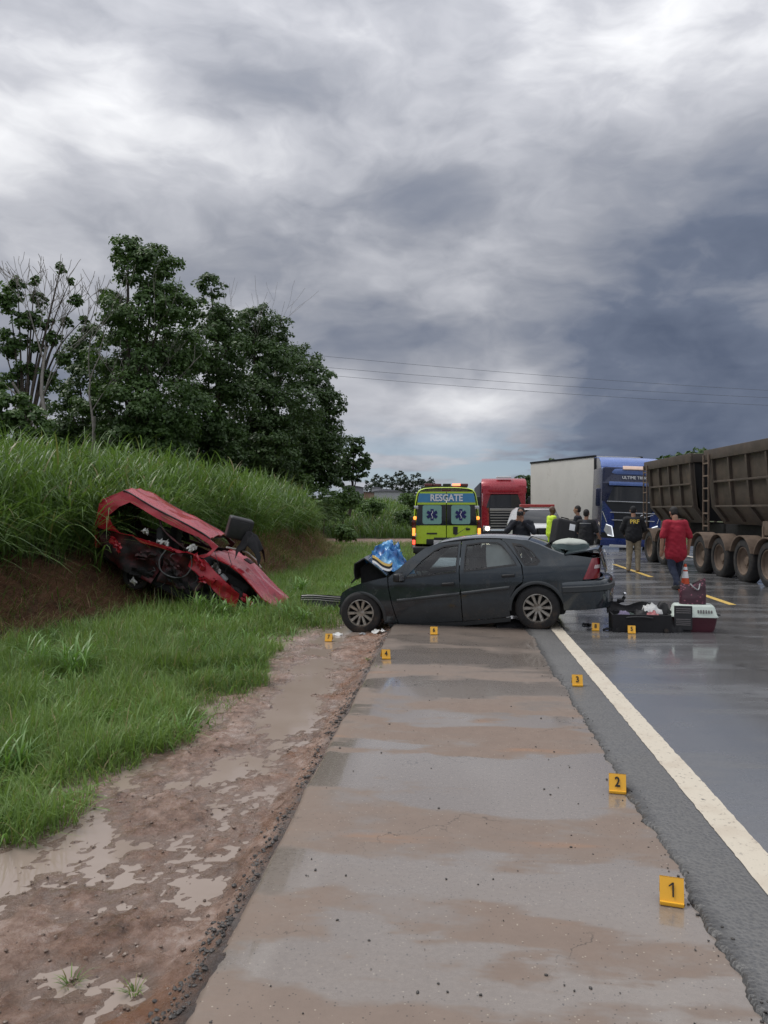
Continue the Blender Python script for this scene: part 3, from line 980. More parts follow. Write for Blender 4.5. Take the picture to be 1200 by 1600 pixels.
# boot lid, sprung slightly open: deck + rear face as one pressing
lid = empty('boot_lid', (px2l(888, 868)[0], 0, px2l(888, 868)[1] + 0.02))
lid.parent = sedan
lid.rotation_euler = (0, R(5.5), 0)
LB = lid.location
def lw(x):
    return plan(x + LB.x) - 0.075
prof = [(0.0, 0.0), (-0.15, 0.004), (-0.32, 0.006), (-0.42, 0.008), (-0.455, -0.002), (-0.47, -0.03), (-0.485, -0.15), (-0.50, -0.26), (-0.505, -0.34)]
b = B()
rows = []
for (x, z) in prof:
    rows.append([(x - 0.03 * (1 - k * k), lw(x) * k, z + 0.02 * (1 - k * k) * (z > -0.02)) for k in np.linspace(-1, 1, 11)])
b.slab(rows, 0.02, (0.5, 0, -0.85))
b.build('lid_panel', 'sedan_paint', lid, 40)
b = B()
b.box((-0.545, 0, -0.17), (0.018, 0.52, 0.12), 0.006, rot=(0, R(-4), 0))
b.build('number_plate', 'plate', lid)
b = B()
b.box((-0.54, 0, -0.075), (0.03, 0.62, 0.03), 0.01)
b.build('plate_lamp_trim', 'chrome', lid)
for sg in (1, -1):
    b = B()
    rows = []
    for z in np.linspace(0.0, 1.0, 7):
        zz = 0.70 + 0.285 * z
        row = []
        for k in np.linspace(0, 1, 7):
            x0 = -1.985 - 0.13 * z
            x = x0 - (0.215 - 0.10 * z) * math.sin(k * math.pi / 2)
            y = vw(x0, zz) + 0.006 - 0.19 * (1 - math.cos(k * math.pi / 2))
            row.append((x, sg * y, zz))
        rows.append(row)
    b.slab(rows, 0.03, (0.7, -0.5 * sg, 0))
    tl = b.build('tail_lamp', 'tail_red', sedan, 60)
    b = B()
    r2 = [[Vector(q) + Vector((-0.004, 0.005 * sg, 0)) for q in row[2:]] for row in rows[3:5]]
    b.slab(r2, 0.01, (0.7, -0.5 * sg, 0))
    b.build('reversing_lamp', 'tail_clear', tl, 60)
# rear panel behind the open lid and boot interior
b = B()
b.box((-2.12, 0, 0.80), (0.10, 1.25, 0.30), 0.02)
b.build('rear_panel', 'underbody', sedan)
# bumper wrapped round the tail
def bumper(name, path, prof, m, parent):
    b = B()
    rows = []
    n = len(path)
    for i, q in enumerate(path):
        t_ = (Vector(path[min(i + 1, n - 1)]) - Vector(path[max(i - 1, 0)])).normalized()
        nn = Vector((-t_.y, t_.x))
        rows.append([(q[0] + nn.x * o, q[1] + nn.y * o, z + (q[2] if len(q) > 2 else 0)) for o, z in prof])
    b.surf(rows)
    return b.build(name, m, parent, 50)
half = [(RA[0] - 0.365, 0.845), (-1.85, 0.842), (-2.02, 0.825), (-2.16, 0.77), (-2.27, 0.66), (-2.33, 0.50), (-2.365, 0.25), (-2.375, 0.0)]
path = [tuple(q)[:2] for q in spl([(a, c, 0) for a, c in half] + [(a, -c, 0) for a, c in reversed(half[:-1])], 3)]
bumper('rear_bumper', path, [(0.06, 0.27), (0.02, 0.28), (-0.0, 0.36), (-0.012, 0.50), (-0.012, 0.62), (0.004, 0.665), (0.03, 0.682), (0.13, 0.69)], 'sedan_paint', sedan)
bumper('bumper_strip', [(a * 1.0, c) for a, c in path], [(-0.008, 0.52), (-0.03, 0.535), (-0.03, 0.60), (-0.010, 0.615)], 'sedan_trim', sedan)
b = B()
b.tube(spl([(-1.9, 0.0, 0.30), (-2.25, 0.0, 0.27), (-2.42, 0, 0.27), (-2.50, 0, 0.31), (-2.53, 0, 0.36)], 4), 0.022, 8)
b.box((-2.47, 0.0, 0.30), (0.10, 0.12, 0.05), 0.01)
b.box((-2.15, 0.0, 0.28), (0.3, 0.9, 0.06), 0.01)
hitch = b.build('tow_hitch', 'black_plastic', sedan, 50)
b = B()
b.ell((-2.535, 0, 0.395), (0.028, 0.028, 0.028))
b.build('tow_ball', 'chrome', hitch, 60)
b = B()      # underside, inner wheel wells, cabin floor
b.box((-0.2, 0, 0.30), (3.0, 1.44, 0.20), 0.05)
b.box((-1.95, 0, 0.42), (0.5, 1.30, 0.30), 0.05)
b.box((0.93, 0, 0.52), (0.16, 1.38, 0.50), 0.04)
b.build('floor_pan', 'underbody', sedan)
b = B()      # crushed engine bay
b.box((1.27, 0.0, 0.46), (0.50, 0.95, 0.40), 0.06, rot=(0, R(6), R(5)))
b.box((1.22, 0.25, 0.70), (0.22, 0.30, 0.14), 0.04, rot=(R(10), R(12), R(20)))
b.box((1.30, -0.2, 0.66), (0.30, 0.18, 0.16), 0.03, rot=(R(-8), R(6), R(-10)))
b.tube(spl([(1.1, 0.4, 0.7), (1.3, 0.3, 0.82), (1.45, 0.1, 0.7), (1.5, -0.2, 0.6)], 5), 0.028, 8)
b.build('engine', 'underbody', sedan, 40, jitter=0.02)
b = B()      # bent front panel and radiator carrier
rows = []
for k in np.linspace(-1, 1, 13):
    cr = 1.60 - 0.13 * math.cos(k * 2.3) + 0.04 * mnoise.noise(Vector((k * 3, 1, 0)))
    rows.append([(cr - 0.06, 0.70 * k, 0.30), (cr + 0.02, 0.71 * k, 0.42), (cr + 0.035 * math.sin(k * 5), 0.72 * k, 0.52), (cr - 0.05, 0.71 * k, 0.62)])
b.slab(rows, 0.03, (-1, 0, 0))
b.build('front_panel', 'black_plastic', sedan, 50)
b = B()
b.slab([[(1.60, 0.55, 0.42), (1.64, 0.62, 0.43), (1.60, 0.70, 0.46)], [(1.62, 0.54, 0.50), (1.68, 0.62, 0.51), (1.63, 0.715, 0.52)], [(1.57, 0.55, 0.56), (1.62, 0.62, 0.57), (1.58, 0.71, 0.57)]], 0.05, (-1, 0, 0))
b.build('headlamp', 'lamp_glass', sedan, 40)
# bonnet folded up into a ridge
pk0, pk1 = px2l(566, 873), px2l(549, 882)
b = B()
cowl, ridge, nose = (0.90, 0.865), (pk0[0], pk0[1]), (pk1[0] + 0.03, 0.80)
rows = []
for i, t_ in enumerate(np.linspace(0, 1, 9)):
    x = cowl[0] + (ridge[0] - cowl[0]) * t_
    z = cowl[1] + (ridge[1] - cowl[1]) * t_ + 0.018 * math.sin(t_ * math.pi)
    rows.append([(x + 0.03 * (1 - k * k), 0.72 * k + 0.02 * t_, z + 0.035 * (1 - k * k) + 0.015 * mnoise.noise(Vector((x * 6, k * 4, 2)))) for k in np.linspace(-1, 1, 13)])
b.slab(rows, 0.022)
hood = b.build('bonnet', 'sedan_paint', sedan, 35)
b = B()
rows = []
fold = [(pk0[0] - 0.0, pk0[1]), (pk0[0] + 0.09, pk0[1] - 0.045), (pk1[0] + 0.015, pk1[1] - 0.015), (pk1[0] + 0.03, pk1[1] - 0.13), (pk1[0] + 0.02, pk1[1] - 0.23), (pk1[0] + 0.09, pk1[1] - 0.30)]
for i, (x, z) in enumerate(fold):
    rows.append([(x + 0.05 * (1 - k * k) + 0.02 * mnoise.noise(Vector((i, k * 4, 3))), 0.72 * k, z + 0.03 * (1 - k * k) + 0.03 * mnoise.noise(Vector((k * 5, i * 0.7, 5)))) for k in np.linspace(-1, 1, 13)])
b.slab(rows, 0.02, (-0.6, 0, -0.6))
b.build('bonnet_fold', 'black_plastic', hood, 35)
b = B()      # dark block added for the shade in the gap under the bonnet
b.prism([(0.92, 0.84), (pk0[0] - 0.05, pk0[1] - 0.08), (pk1[0] - 0.04, pk1[1] - 0.08), (pk1[0] - 0.03, 0.62), (0.95, 0.60)], -0.60, 0.58, 'y')
b.build('bonnet_shade_block', 'underbody', hood, None)
# mirrors
for sg in (1, -1):
    q = px2l(630, 904)
    b = B()
    b.box((q[0] + 0.02, sg * (vw(*q) + 0.10), q[1] + 0.01), (0.10, 0.20, 0.125), 0.04, rot=(0, R(-8), R(-12 * sg)), seg=3)
    b.box((q[0] + 0.02, sg * (vw(*q) + 0.02), q[1] - 0.02), (0.07, 0.08, 0.05), 0.015)
    mr = b.build('wing_mirror', 'black_plastic', sedan, 50)
    b = B()
    b.box((q[0] - 0.036, sg * (vw(*q) + 0.10) , q[1] + 0.012), (0.006, 0.16, 0.10), 0.02, rot=(0, R(-8), R(-12 * sg)))
    b.build('mirror_glass', 'chrome', mr)
# cabin: seats, wheel, dashboard
for sx in (0.38, -0.38):
    b = B()
    b.box((-0.05, sx, 0.52), (0.52, 0.50, 0.18), 0.07, seg=3)
    b.box((-0.36, sx, 0.80), (0.14, 0.48, 0.58), 0.06, rot=(0, R(-14), 0), seg=3)
    b.box((-0.45, sx, 1.13), (0.09, 0.26, 0.17), 0.04, rot=(0, R(-10), 0), seg=3)
    b.build('seat', 'interior', sedan, 50)
b = B()
b.box((-0.95, 0, 0.55), (0.50, 1.25, 0.2), 0.07, seg=3)
b.box((-1.28, 0, 0.80), (0.16, 1.25, 0.50), 0.06, rot=(0, R(-18), 0), seg=3)
b.build('rear_bench', 'interior', sedan, 50)
b = B()
b.box((0.70, 0, 0.72), (0.34, 1.3, 0.2), 0.06, seg=3)
b.build('dashboard', 'interior', sedan, 50)
b = B()
b.lathe([(0.17, -0.012), (0.185, -0.012), (0.19, 0), (0.185, 0.012), (0.17, 0.012), (0.165, 0), (0.17, -0.012)], 24, Matrix.Translation((0.46, 0.38, 0.82)) @ Matrix.Rotation(R(-65), 4, 'Y'))
b.build('steering_wheel', 'interior', sedan, 60)
b = B()      # white sheet added behind the rear door window to make its pale patch
rows = [[(-0.62 - 0.42 * u + 0.01 * math.sin(u * 9 + v_ * 3), 0.62 + 0.015 * math.sin(u * 14 + v_ * 4) + 0.05 * v_, 1.25 - 0.40 * v_ - 0.02 * u) for u in np.linspace(0, 1, 9)] for v_ in np.linspace(0, 1, 7)]
b.slab(rows, 0.02, (0, -1, 0))
b.build('pale_window_sheet', 'white_cloth', sedan, 60)
rr = 0.318
fz = rr - 0.02
for (x, y, sgn, st) in ((1.32, 0.745, 1, 0.05), (1.32, -0.745, -1, 0.05), (-1.32, 0.745, 1, 0), (-1.32, -0.745, -1, 0)):
    make_wheel(sedan, (x, y, rr), rr, 0.20, 'alloy', 10, sgn, 'alloy', 0, st)
# ================================================================== RED HATCHBACK, WRECKED, NOSE DOWN ON THE BANK
mat('red_paint', (0.40, 0.012, 0.026), 0.3, 0.1, var=0.15, coat=0.4, dirt=(0.05, 0.022, 0.018), dirt_amt=0.35, dirt_scale=3)
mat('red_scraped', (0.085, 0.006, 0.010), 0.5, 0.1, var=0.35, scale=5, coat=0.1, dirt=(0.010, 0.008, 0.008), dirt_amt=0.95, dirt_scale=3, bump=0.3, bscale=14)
mat('grey_hose', (0.30, 0.31, 0.32), 0.5)
mat('dark_hose', (0.11, 0.115, 0.12), 0.5)
mat('bare_steel', (0.30, 0.29, 0.28), 0.4, 0.7, var=0.3, dirt=(0.10, 0.04, 0.02), dirt_amt=0.4)
mat('torn_white', (0.62, 0.62, 0.60), 0.7, var=0.2)
TH = R(27.5)
WS = 84.0
WC = (300, 850)
def pr(px, py):
    dx, dz = (px - WC[0]) / WS, (py - WC[1]) / WS
    return (dx * math.cos(TH) + dz * math.sin(TH), dx * math.sin(TH) - dz * math.cos(TH))
def PRL(*q):
    return [pr(*a) for a in q]
wreck = thing('hatchback_car', 'wrecked red hatchback tipped nose down on the grassy bank', 'car', atY(WC[0], WC[1] + 3, 14.55))
wreck.rotation_mode = 'ZYX'
wreck.rotation_euler = (R(-1.2), TH, R(3))
def ww(x, z):
    y = 0.74 - 0.08 * sm(0.9, 2.0, x) - 0.05 * sm(-1.2, -1.9, x)
    if z > 0.12:
        y -= (z - 0.12) * 0.30
    return y
def crum(x, z, k=1.0):
    return k * (0.085 * mnoise.noise(Vector((x * 3.1, z * 3.7, 1.2))) + 0.045 * mnoise.noise(Vector((x * 9, z * 8, 4.2))))
def wside(name, poly, m, holes=(), k=0.6, off=0.0, both=False, near=True, step=0.07, th=0.03, parent=wreck):
    o = None
    for sg in ((-1, 1) if both else ((-1,) if near else (1,))):
        b = B()
        b.panel(poly, lambda x, z: (x, sg * (ww(x, z) + off + crum(x, z + sg * 3, k)), z), holes, step, th, (0, -sg, 0))
        o = b.build(name, m, parent, 40)
    return o
# cabin side frame with its empty window openings
frame = PRL((170, 781), (206, 763), (216, 765), (262, 791), (300, 811), (342, 835), (358, 848), (346, 862), (336, 866), (310, 857), (270, 845), (225, 832), (196, 824), (180, 822), (168, 818))
win_r = PRL((188, 799), (203, 786), (219, 779), (250, 797), (263, 806), (266, 838), (228, 829), (196, 818))
win_f = PRL((275, 812), (299, 820), (326, 830), (342, 841), (348, 850), (338, 857), (310, 852), (278, 842))
open_n = PRL((186, 800), (203, 786), (219, 779), (240, 791), (262, 804), (299, 822), (326, 833), (343, 844), (349, 852), (341, 859), (326, 862), (312, 855), (298, 858), (284, 848), (268, 850), (250, 838), (238, 842), (224, 830), (206, 828), (192, 814))
wside('side_frame', frame, 'red_paint', [open_n], 0.35)
wside('side_frame', frame, 'red_scraped', [win_r, win_f], 0.25, near=False)
# roof with a buckle, gutters
rst = [tuple(q)[:2] for q in spl([(*pr(*a), 0) for a in ((207, 761), (216, 763.5), (260, 789), (300, 809), (330, 825), (345, 835))], 4)]
b = B()
rows = []
for i, (x, z) in enumerate(rst):
    wv = ww(x, z) + 0.0
    rows.append([(x, wv * k, z + 0.045 * (1 - k * k) + 0.07 * mnoise.noise(Vector((x * 3.5, k * 3, 8))) * (1 - abs(k) ** 3)) for k in np.linspace(-1, 1, 13)])
b.slab(rows, 0.025)
wroof = b.build('roof', 'red_paint', wreck, 40)
b = B()
b.slab([[(x, 0.9 * ww(x, z) * k, z - 0.045 + 0.03 * (1 - k * k)) for k in np.linspace(-1, 1, 7)] for x, z in rst], 0.01)
b.build('headliner', 'interior', wroof, 60)
for sg in (-1, 1):
    b = B()
    b.tube([(x, sg * (ww(x, z) + 0.012), z - 0.004) for x, z in rst], 0.014, 6)
    b.build('roof_gutter', 'black_plastic', wroof, 60)
# tailgate
b = B()
rows = []
for (x, z) in PRL((208, 760), (190, 768), (172, 776), (166, 800), (163, 822), (165, 850)):
    wv = ww(x, z) - 0.01
    rows.append([(x - 0.05 * (1 - k * k), wv * k, z + 0.02 * (1 - k * k)) for k in np.linspace(-1, 1, 9)])
b.slab(rows, 0.03, (0.8, 0, -0.3))
b.build('tailgate', 'red_paint', wreck, 35)
for sg in (-1, 1):
    q = pr(171, 806)
    b = B()
    b.box((q[0] - 0.01, sg * 0.63, q[1] - 0.12), (0.05, 0.12, 0.34), 0.02)
    b.build('tail_lamp', 'tail_red', wreck)
# crushed door and sill
wside('rear_side_panel', PRL((168, 822), (196, 826), (232, 836), (270, 847), (268, 880), (255, 905), (222, 892), (196, 878), (180, 860)), 'red_scraped', k=1.3, off=-0.03, both=True)
wside('door', PRL((272, 848), (310, 859), (337, 868), (330, 884), (338, 905), (325, 918), (290, 912), (262, 902), (270, 878)), 'red_scraped', k=1.6, off=-0.06, both=True)
# torn front wing: strip along the bottom
wing = PRL((318, 866), (338, 868), (352, 884), (372, 902), (392, 921), (391, 928), (386, 943), (370, 932), (354, 916), (338, 900), (322, 886), (312, 878))
wside('front_wing', wing, 'red_paint', k=0.8, off=0.03)
wside('front_wing', wing, 'red_paint', k=0.8, near=False)
# bonnet, bent down to the nose, standing off the wing
hp = [(342, 861), (356, 866), (374, 876), (392, 890), (410, 908), (428, 927), (448, 946)]
hu = [(364, 852), (378, 858), (392, 869), (404, 881), (418, 899), (434, 922), (449, 944)]
b = B()
rows = []
for i, (a, c) in enumerate(zip(hp, hu)):
    xa, za = pr(*a)
    xc, zc = pr(*c)
    row = []
    for k in np.linspace(0, 1, 13):
        x = xa + (xc - xa) * min(1, k * 1.4) * 0.5
        y = -0.66 + 1.28 * k
        z = za + 0.07 * math.sin(min(1, k * 2.2) * math.pi / 2) + 0.075 * mnoise.noise(Vector((xa * 4, k * 6, 2.2)))
        row.append((x, y, z))
    rows.append(row)
b.slab(rows, 0.022)
bon = b.build('bonnet', 'red_paint', wreck, 30)
b = B()
q = pr(396, 877)
b.box((q[0], -0.25, q[1] + 0.055), (0.16, 0.30, 0.02), 0.008, rot=(0, R(6), 0))
b.build('bonnet_vent', 'red_scraped', bon)
# nose: torn front edge under bonnet tip
b = B()
rows = []
for (x, z) in PRL((452, 946), (446, 952), (430, 948), (412, 946)):
    rows.append([(x + 0.02 * mnoise.noise(Vector((k * 4, x, 1))), 0.62 * k, z + 0.05 * mnoise.noise(Vector((k * 5, z * 3, 2)))) for k in np.linspace(-1, 1, 13)])
b.slab(rows, 0.02)
b.build('front_panel', 'red_scraped', wreck, 30)
# engine bay and underbody, dark
b = B()
q = pr(372, 905)
b.box((q[0] - 0.05, 0.0, q[1] - 0.02), (0.85, 1.05, 0.32), 0.06, rot=(0, R(3), 0))
b.build('engine_bay', 'underbody', wreck, 40, jitter=0.03)
b = B()
q = pr(362, 902)
b.box((q[0], -0.60, q[1] + 0.05), (0.16, 0.14, 0.12), 0.03, rot=(R(10), R(20), 0))
b.cyl((q[0] - 0.25, -0.58, q[1] + 0.02), (q[0] - 0.10, -0.62, q[1] + 0.05), 0.05, 0.045, 10)
b.build('washer_tank', 'grey_hose', wreck, 40)
b = B()
q = pr(290, 905)
b.box((q[0] - 0.1, 0, q[1] - 0.10), (2.9, 1.25, 0.30), 0.08)
b.box((q[0] + 1.0, 0, q[1] - 0.02), (0.9, 1.2, 0.22), 0.05)
b.build('floor_pan', 'underbody', wreck, 40, jitter=0.03)
# seats and torn interior
for i, (px, py, yy, l) in enumerate(((262, 842, -0.33, -24), (262, 842, 0.36, -14))):
    q = pr(px, py)
    b = B()
    b.box((q[0], yy, q[1] - 0.02), (0.14, 0.46, 0.60), 0.06, rot=(0, R(l), 0), seg=3)
    b.box((q[0] + 0.25, yy, q[1] - 0.30), (0.5, 0.46, 0.16), 0.06, seg=3)
    b.build('seat', 'interior', wreck, 50)
b = B()
q = pr(330, 868)
b.box((q[0] + 0.05, 0, q[1] - 0.06), (0.30, 1.20, 0.26), 0.08, rot=(0, R(12), 0), seg=3)
b.build('dashboard', 'interior', wreck, 50)
for sg in (-1, 1):      # bent door posts
    a, c = pr(263, 800), pr(312, 856)
    b = B()
    b.tube(spl([(a[0], sg * 0.58, a[1]), (a[0] + 0.22, sg * 0.64, a[1] - 0.20), (c[0], sg * 0.70, c[1])], 4), 0.022, 6)
    b.build('bent_post', 'red_scraped', wreck, 60)
b = B()
q = [pr(*a) for a in ((279, 853), (270, 868), (273, 885), (290, 895), (308, 893), (318, 878), (318, 862))]
b.tube(spl([(x, -0.80 - 0.05 * math.sin(i), z) for i, (x, z) in enumerate(q)], 5), 0.011, 7)
b.build('hose', 'dark_hose', wreck, 60)
def scrap(name, ctr, size, m, parent=None, seed=0, n=7, amp=0.5):
    """crumpled sheet with thickness."""
    b = B()
    rows = []
    for i in range(n):
        row = []
        for j in range(n):
            u, v_ = i / (n - 1) - 0.5, j / (n - 1) - 0.5
            nn = mnoise.noise_vector(Vector((u * 4 + seed, v_ * 4, seed * 0.7)))
            row.append((ctr[0] + size[0] * (u + nn.x * 0.22), ctr[1] + size[1] * (v_ + nn.y * 0.22), ctr[2] + size[2] * nn.z * amp * 2 + size[2] * 0.5 * (1 - 2 * abs(u)) * 0.6))
        rows.append(row)
    b.slab(rows, 0.006)
    return b.build(name, m, parent, 40)
for i, (px, py, yy, s_) in enumerate(((264, 841, -0.62, 0.10), (273, 845, -0.66, 0.13), (314, 853, -0.70, 0.11), (318, 850, -0.6, 0.09), (240, 826, -0.6, 0.12))):
    q = pr(px, py)
    scrap('torn_airbag', (q[0], yy, q[1]), (s_, s_, s_ * 1.1), 'torn_white', wreck, seed=i * 3.3)
# torn sheet metal, bare brackets and hanging wires
rdw = random.Random(5)
for i, (px, py, yy, sx_, sz_, m_) in enumerate(((246, 862, -0.74, 0.34, 0.16, 'red_scraped'), (292, 880, -0.76, 0.40, 0.20, 'red_scraped'), (330, 872, -0.76, 0.26, 0.14, 'red_paint'), (345, 898, -0.72, 0.30, 0.14, 'red_paint'), (378, 914, -0.66, 0.26, 0.12, 'red_scraped'), (404, 934, -0.60, 0.30, 0.12, 'red_paint'), (420, 938, -0.5, 0.24, 0.10, 'bare_steel'), (355, 884, -0.62, 0.20, 0.14, 'bare_steel'), (300, 905, -0.70, 0.5, 0.18, 'underbody'), (240, 890, -0.70, 0.4, 0.18, 'underbody'), (370, 935, -0.62, 0.4, 0.16, 'underbody'), (200, 845, -0.74, 0.26, 0.14, 'red_paint'))):
    q = pr(px, py)
    b = B()
    rows = []
    for a_ in range(8):
        row = []
        for c_ in range(6):
            u, v_ = a_ / 7 - 0.5, c_ / 5 - 0.5
            nn = mnoise.noise_vector(Vector((u * 5 + i * 3.1, v_ * 5, i * 1.7)))
            row.append((q[0] + sx_ * (u + 0.16 * nn.x), yy - 0.02 + 0.10 * nn.y - 0.10 * abs(u) * (i % 2), q[1] + sz_ * (v_ + 0.25 * nn.z) - 0.12 * u * (1 if i % 3 else -1)))
        rows.append(row)
    b.slab(rows, 0.006, (0, 1, 0))
    b.build('torn_panel', m_, wreck, 30)
for i in range(9):
    x0, z0 = pr(rdw.uniform(235, 400), rdw.uniform(850, 905))
    pts_ = [(x0, -0.66, z0)]
    for k_ in range(4):
        pts_.append((pts_[-1][0] + rdw.uniform(-0.12, 0.16), -0.70 + rdw.uniform(-0.08, 0.05), pts_[-1][2] - rdw.uniform(0.02, 0.14)))
    b = B()
    b.tube(spl(pts_, 4), 0.006, 5)
    b.build('wire', 'black_plastic' if i % 3 else 'dark_hose', wreck, 60)
b = B()      # wiper linkage / broken trim at the windscreen foot
q = [pr(*a) for a in ((360, 858), (374, 862), (390, 868), (401, 880), (407, 893))]
b.tube([(x, -0.35 + 0.12 * i, z + 0.10) for i, (x, z) in enumerate(q)], 0.018, 6)
b.build('windscreen_trim', 'torn_white', wreck, 60)
for sg in (-1, 1):
    q0 = pr(205, 905)
    make_wheel(wreck, (q0[0] + 0.15, sg * 0.50, q0[1] + 0.20), 0.25, 0.16, 'underbody', 8, sg, 'steel')
    q1 = pr(374, 946)
    make_wheel(wreck, (q1[0] - 0.05, sg * 0.54, q1[1] + 0.16), 0.25, 0.16, 'underbody', 8, sg, 'steel')
# black case thrown up onto the bonnet, with cloth hanging from it
mat('case_black', (0.020, 0.020, 0.022), 0.55, var=0.2)
mat('black_cloth', (0.012, 0.012, 0.014), 0.9, var=0.3)
cpos = atY(374, 826, 14.3)
kc = thing('equipment_case', 'black boxy case perched on the bonnet of the wrecked red hatchback', 'case', cpos, rot=(R(8), R(14), R(25)))
b = B()
b.box((0, 0, 0), (0.46, 0.30, 0.42), 0.05, seg=3)
b.build('shell', 'case_black', kc, 40)
b = B()
b.box((-0.02, -0.155, 0), (0.34, 0.02, 0.30), 0.01)
b.build('front_panel', 'black_plastic', kc, 40)
cl = atY(392, 853, 14.25)
b = B()
rows = []
for i in range(10):
    row = []
    for j in range(12):
        u, v_ = i / 9 - 0.5, j / 11 - 0.5
        nn = mnoise.noise_vector(Vector((u * 5, v_ * 5, 2.7)))
        row.append((cl.x + 0.42 * u + 0.06 * nn.x, cl.y + 0.5 * v_, cl.z + 0.26 - 1.3 * (u * u) - 0.9 * v_ * v_ + 0.12 * nn.z - 0.10 * u))
    rows.append(row)
b.slab(rows, 0.015)
tag(b.build('cloth', 'black_cloth', None, 60), 'black cloth crumpled on the bonnet of the red wreck', 'cloth')
# pale scraps lying on the bank under the red car
for i, (px, py, Y_, s_, lb) in enumerate(((276, 948, 14.3, 0.24, 'grey torn plastic shard standing in the grass below the red wreck'), (269, 955, 14.0, 0.13, 'small white scrap at the foot of the earth bank'), (209, 908, 13.6, 0.12, 'white litter scrap lying on the earth bank beside the red wreck'))):
    q = atY(px, py, Y_)
    o = scrap('debris_scrap', (0, 0, 0), (s_, s_ * 0.6, s_), 'torn_white' if i else 'grey_hose', None, seed=11 + i * 2.1)
    o.location = q
    o.rotation_euler = (R(50), R(20 * i), 0)
    tag(o, lb, 'debris')
# ================================================================== AMBULANCE (rear view)
mat('lime_paint', (0.50, 0.70, 0.045), 0.3, 0.0, var=0.06, coat=0.4, dirt=(0.16, 0.15, 0.06), dirt_amt=0.10)
mat('sky_blue_vinyl', (0.07, 0.26, 0.50), 0.4, var=0.06)
mat('teal_film', (0.22, 0.42, 0.38), 0.35, var=0.08)
mat('navy_vinyl', (0.012, 0.016, 0.12), 0.5, var=0.1)
mat('white_vinyl', (0.78, 0.80, 0.82), 0.4, var=0.05)
mat('dark_glass', (0.008, 0.010, 0.012), 0.06, var=0.1, spec=0.7)
mat('amber_lit', (0.8, 0.30, 0.05), 0.3, emit=(1.0, 0.30, 0.05), estr=1.4)
mat('red_lit', (0.7, 0.03, 0.02), 0.3, emit=(1.0, 0.10, 0.05), estr=1.6)
mat('beacon_lit', (0.8, 0.05, 0.03), 0.3, emit=(1.0, 0.18, 0.08), estr=2.6)
mat('dark_red_lens', (0.10, 0.008, 0.010), 0.2, coat=0.5)
AY = 22.4
amb = thing('ambulance', 'lime green rescue ambulance with flashing lights parked on the shoulder', 'ambulance', (atY(697.5, 800, AY).x, AY, 0.0), R(1.5))
def aw(z):       # half width of the body by height
    return interp(z, [(0.3, 0.93), (0.6, 0.985), (1.1, 0.985), (1.9, 0.92), (2.2, 0.865), (2.30, 0.78), (2.36, 0.60), (2.38, 0)])
zs = [0.42, 0.6, 0.85, 1.1, 1.4, 1.7, 1.95, 2.12, 2.22, 2.30, 2.345, 2.37]
def ring(y, sc=1.0, dz=0.0):
    L = [(-aw(z) * sc, y, z + dz) for z in zs]
    return L + [(-x, y_, z_) for x, y_, z_ in reversed(L)]
b = B()
rings = [ring(0.06, 0.965, -0.02), ring(0.10, 0.99, 0), ring(0.2, 1.0)] + [ring(y) for y in (1, 2, 3, 3.6)] + [ring(4.1, 0.97, -0.12), ring(4.5, 0.95, -0.35)]
b.surf(rings)
b.build('body', 'lime_paint', amb, 50)
b = B()
b.prism([(4.45, 0.45), (4.45, 1.95), (4.75, 1.75), (5.15, 1.18), (5.55, 1.0), (5.62, 0.5)], -0.88, 0.88, 'x')
b.build('cab_front', 'lime_paint', amb, None)
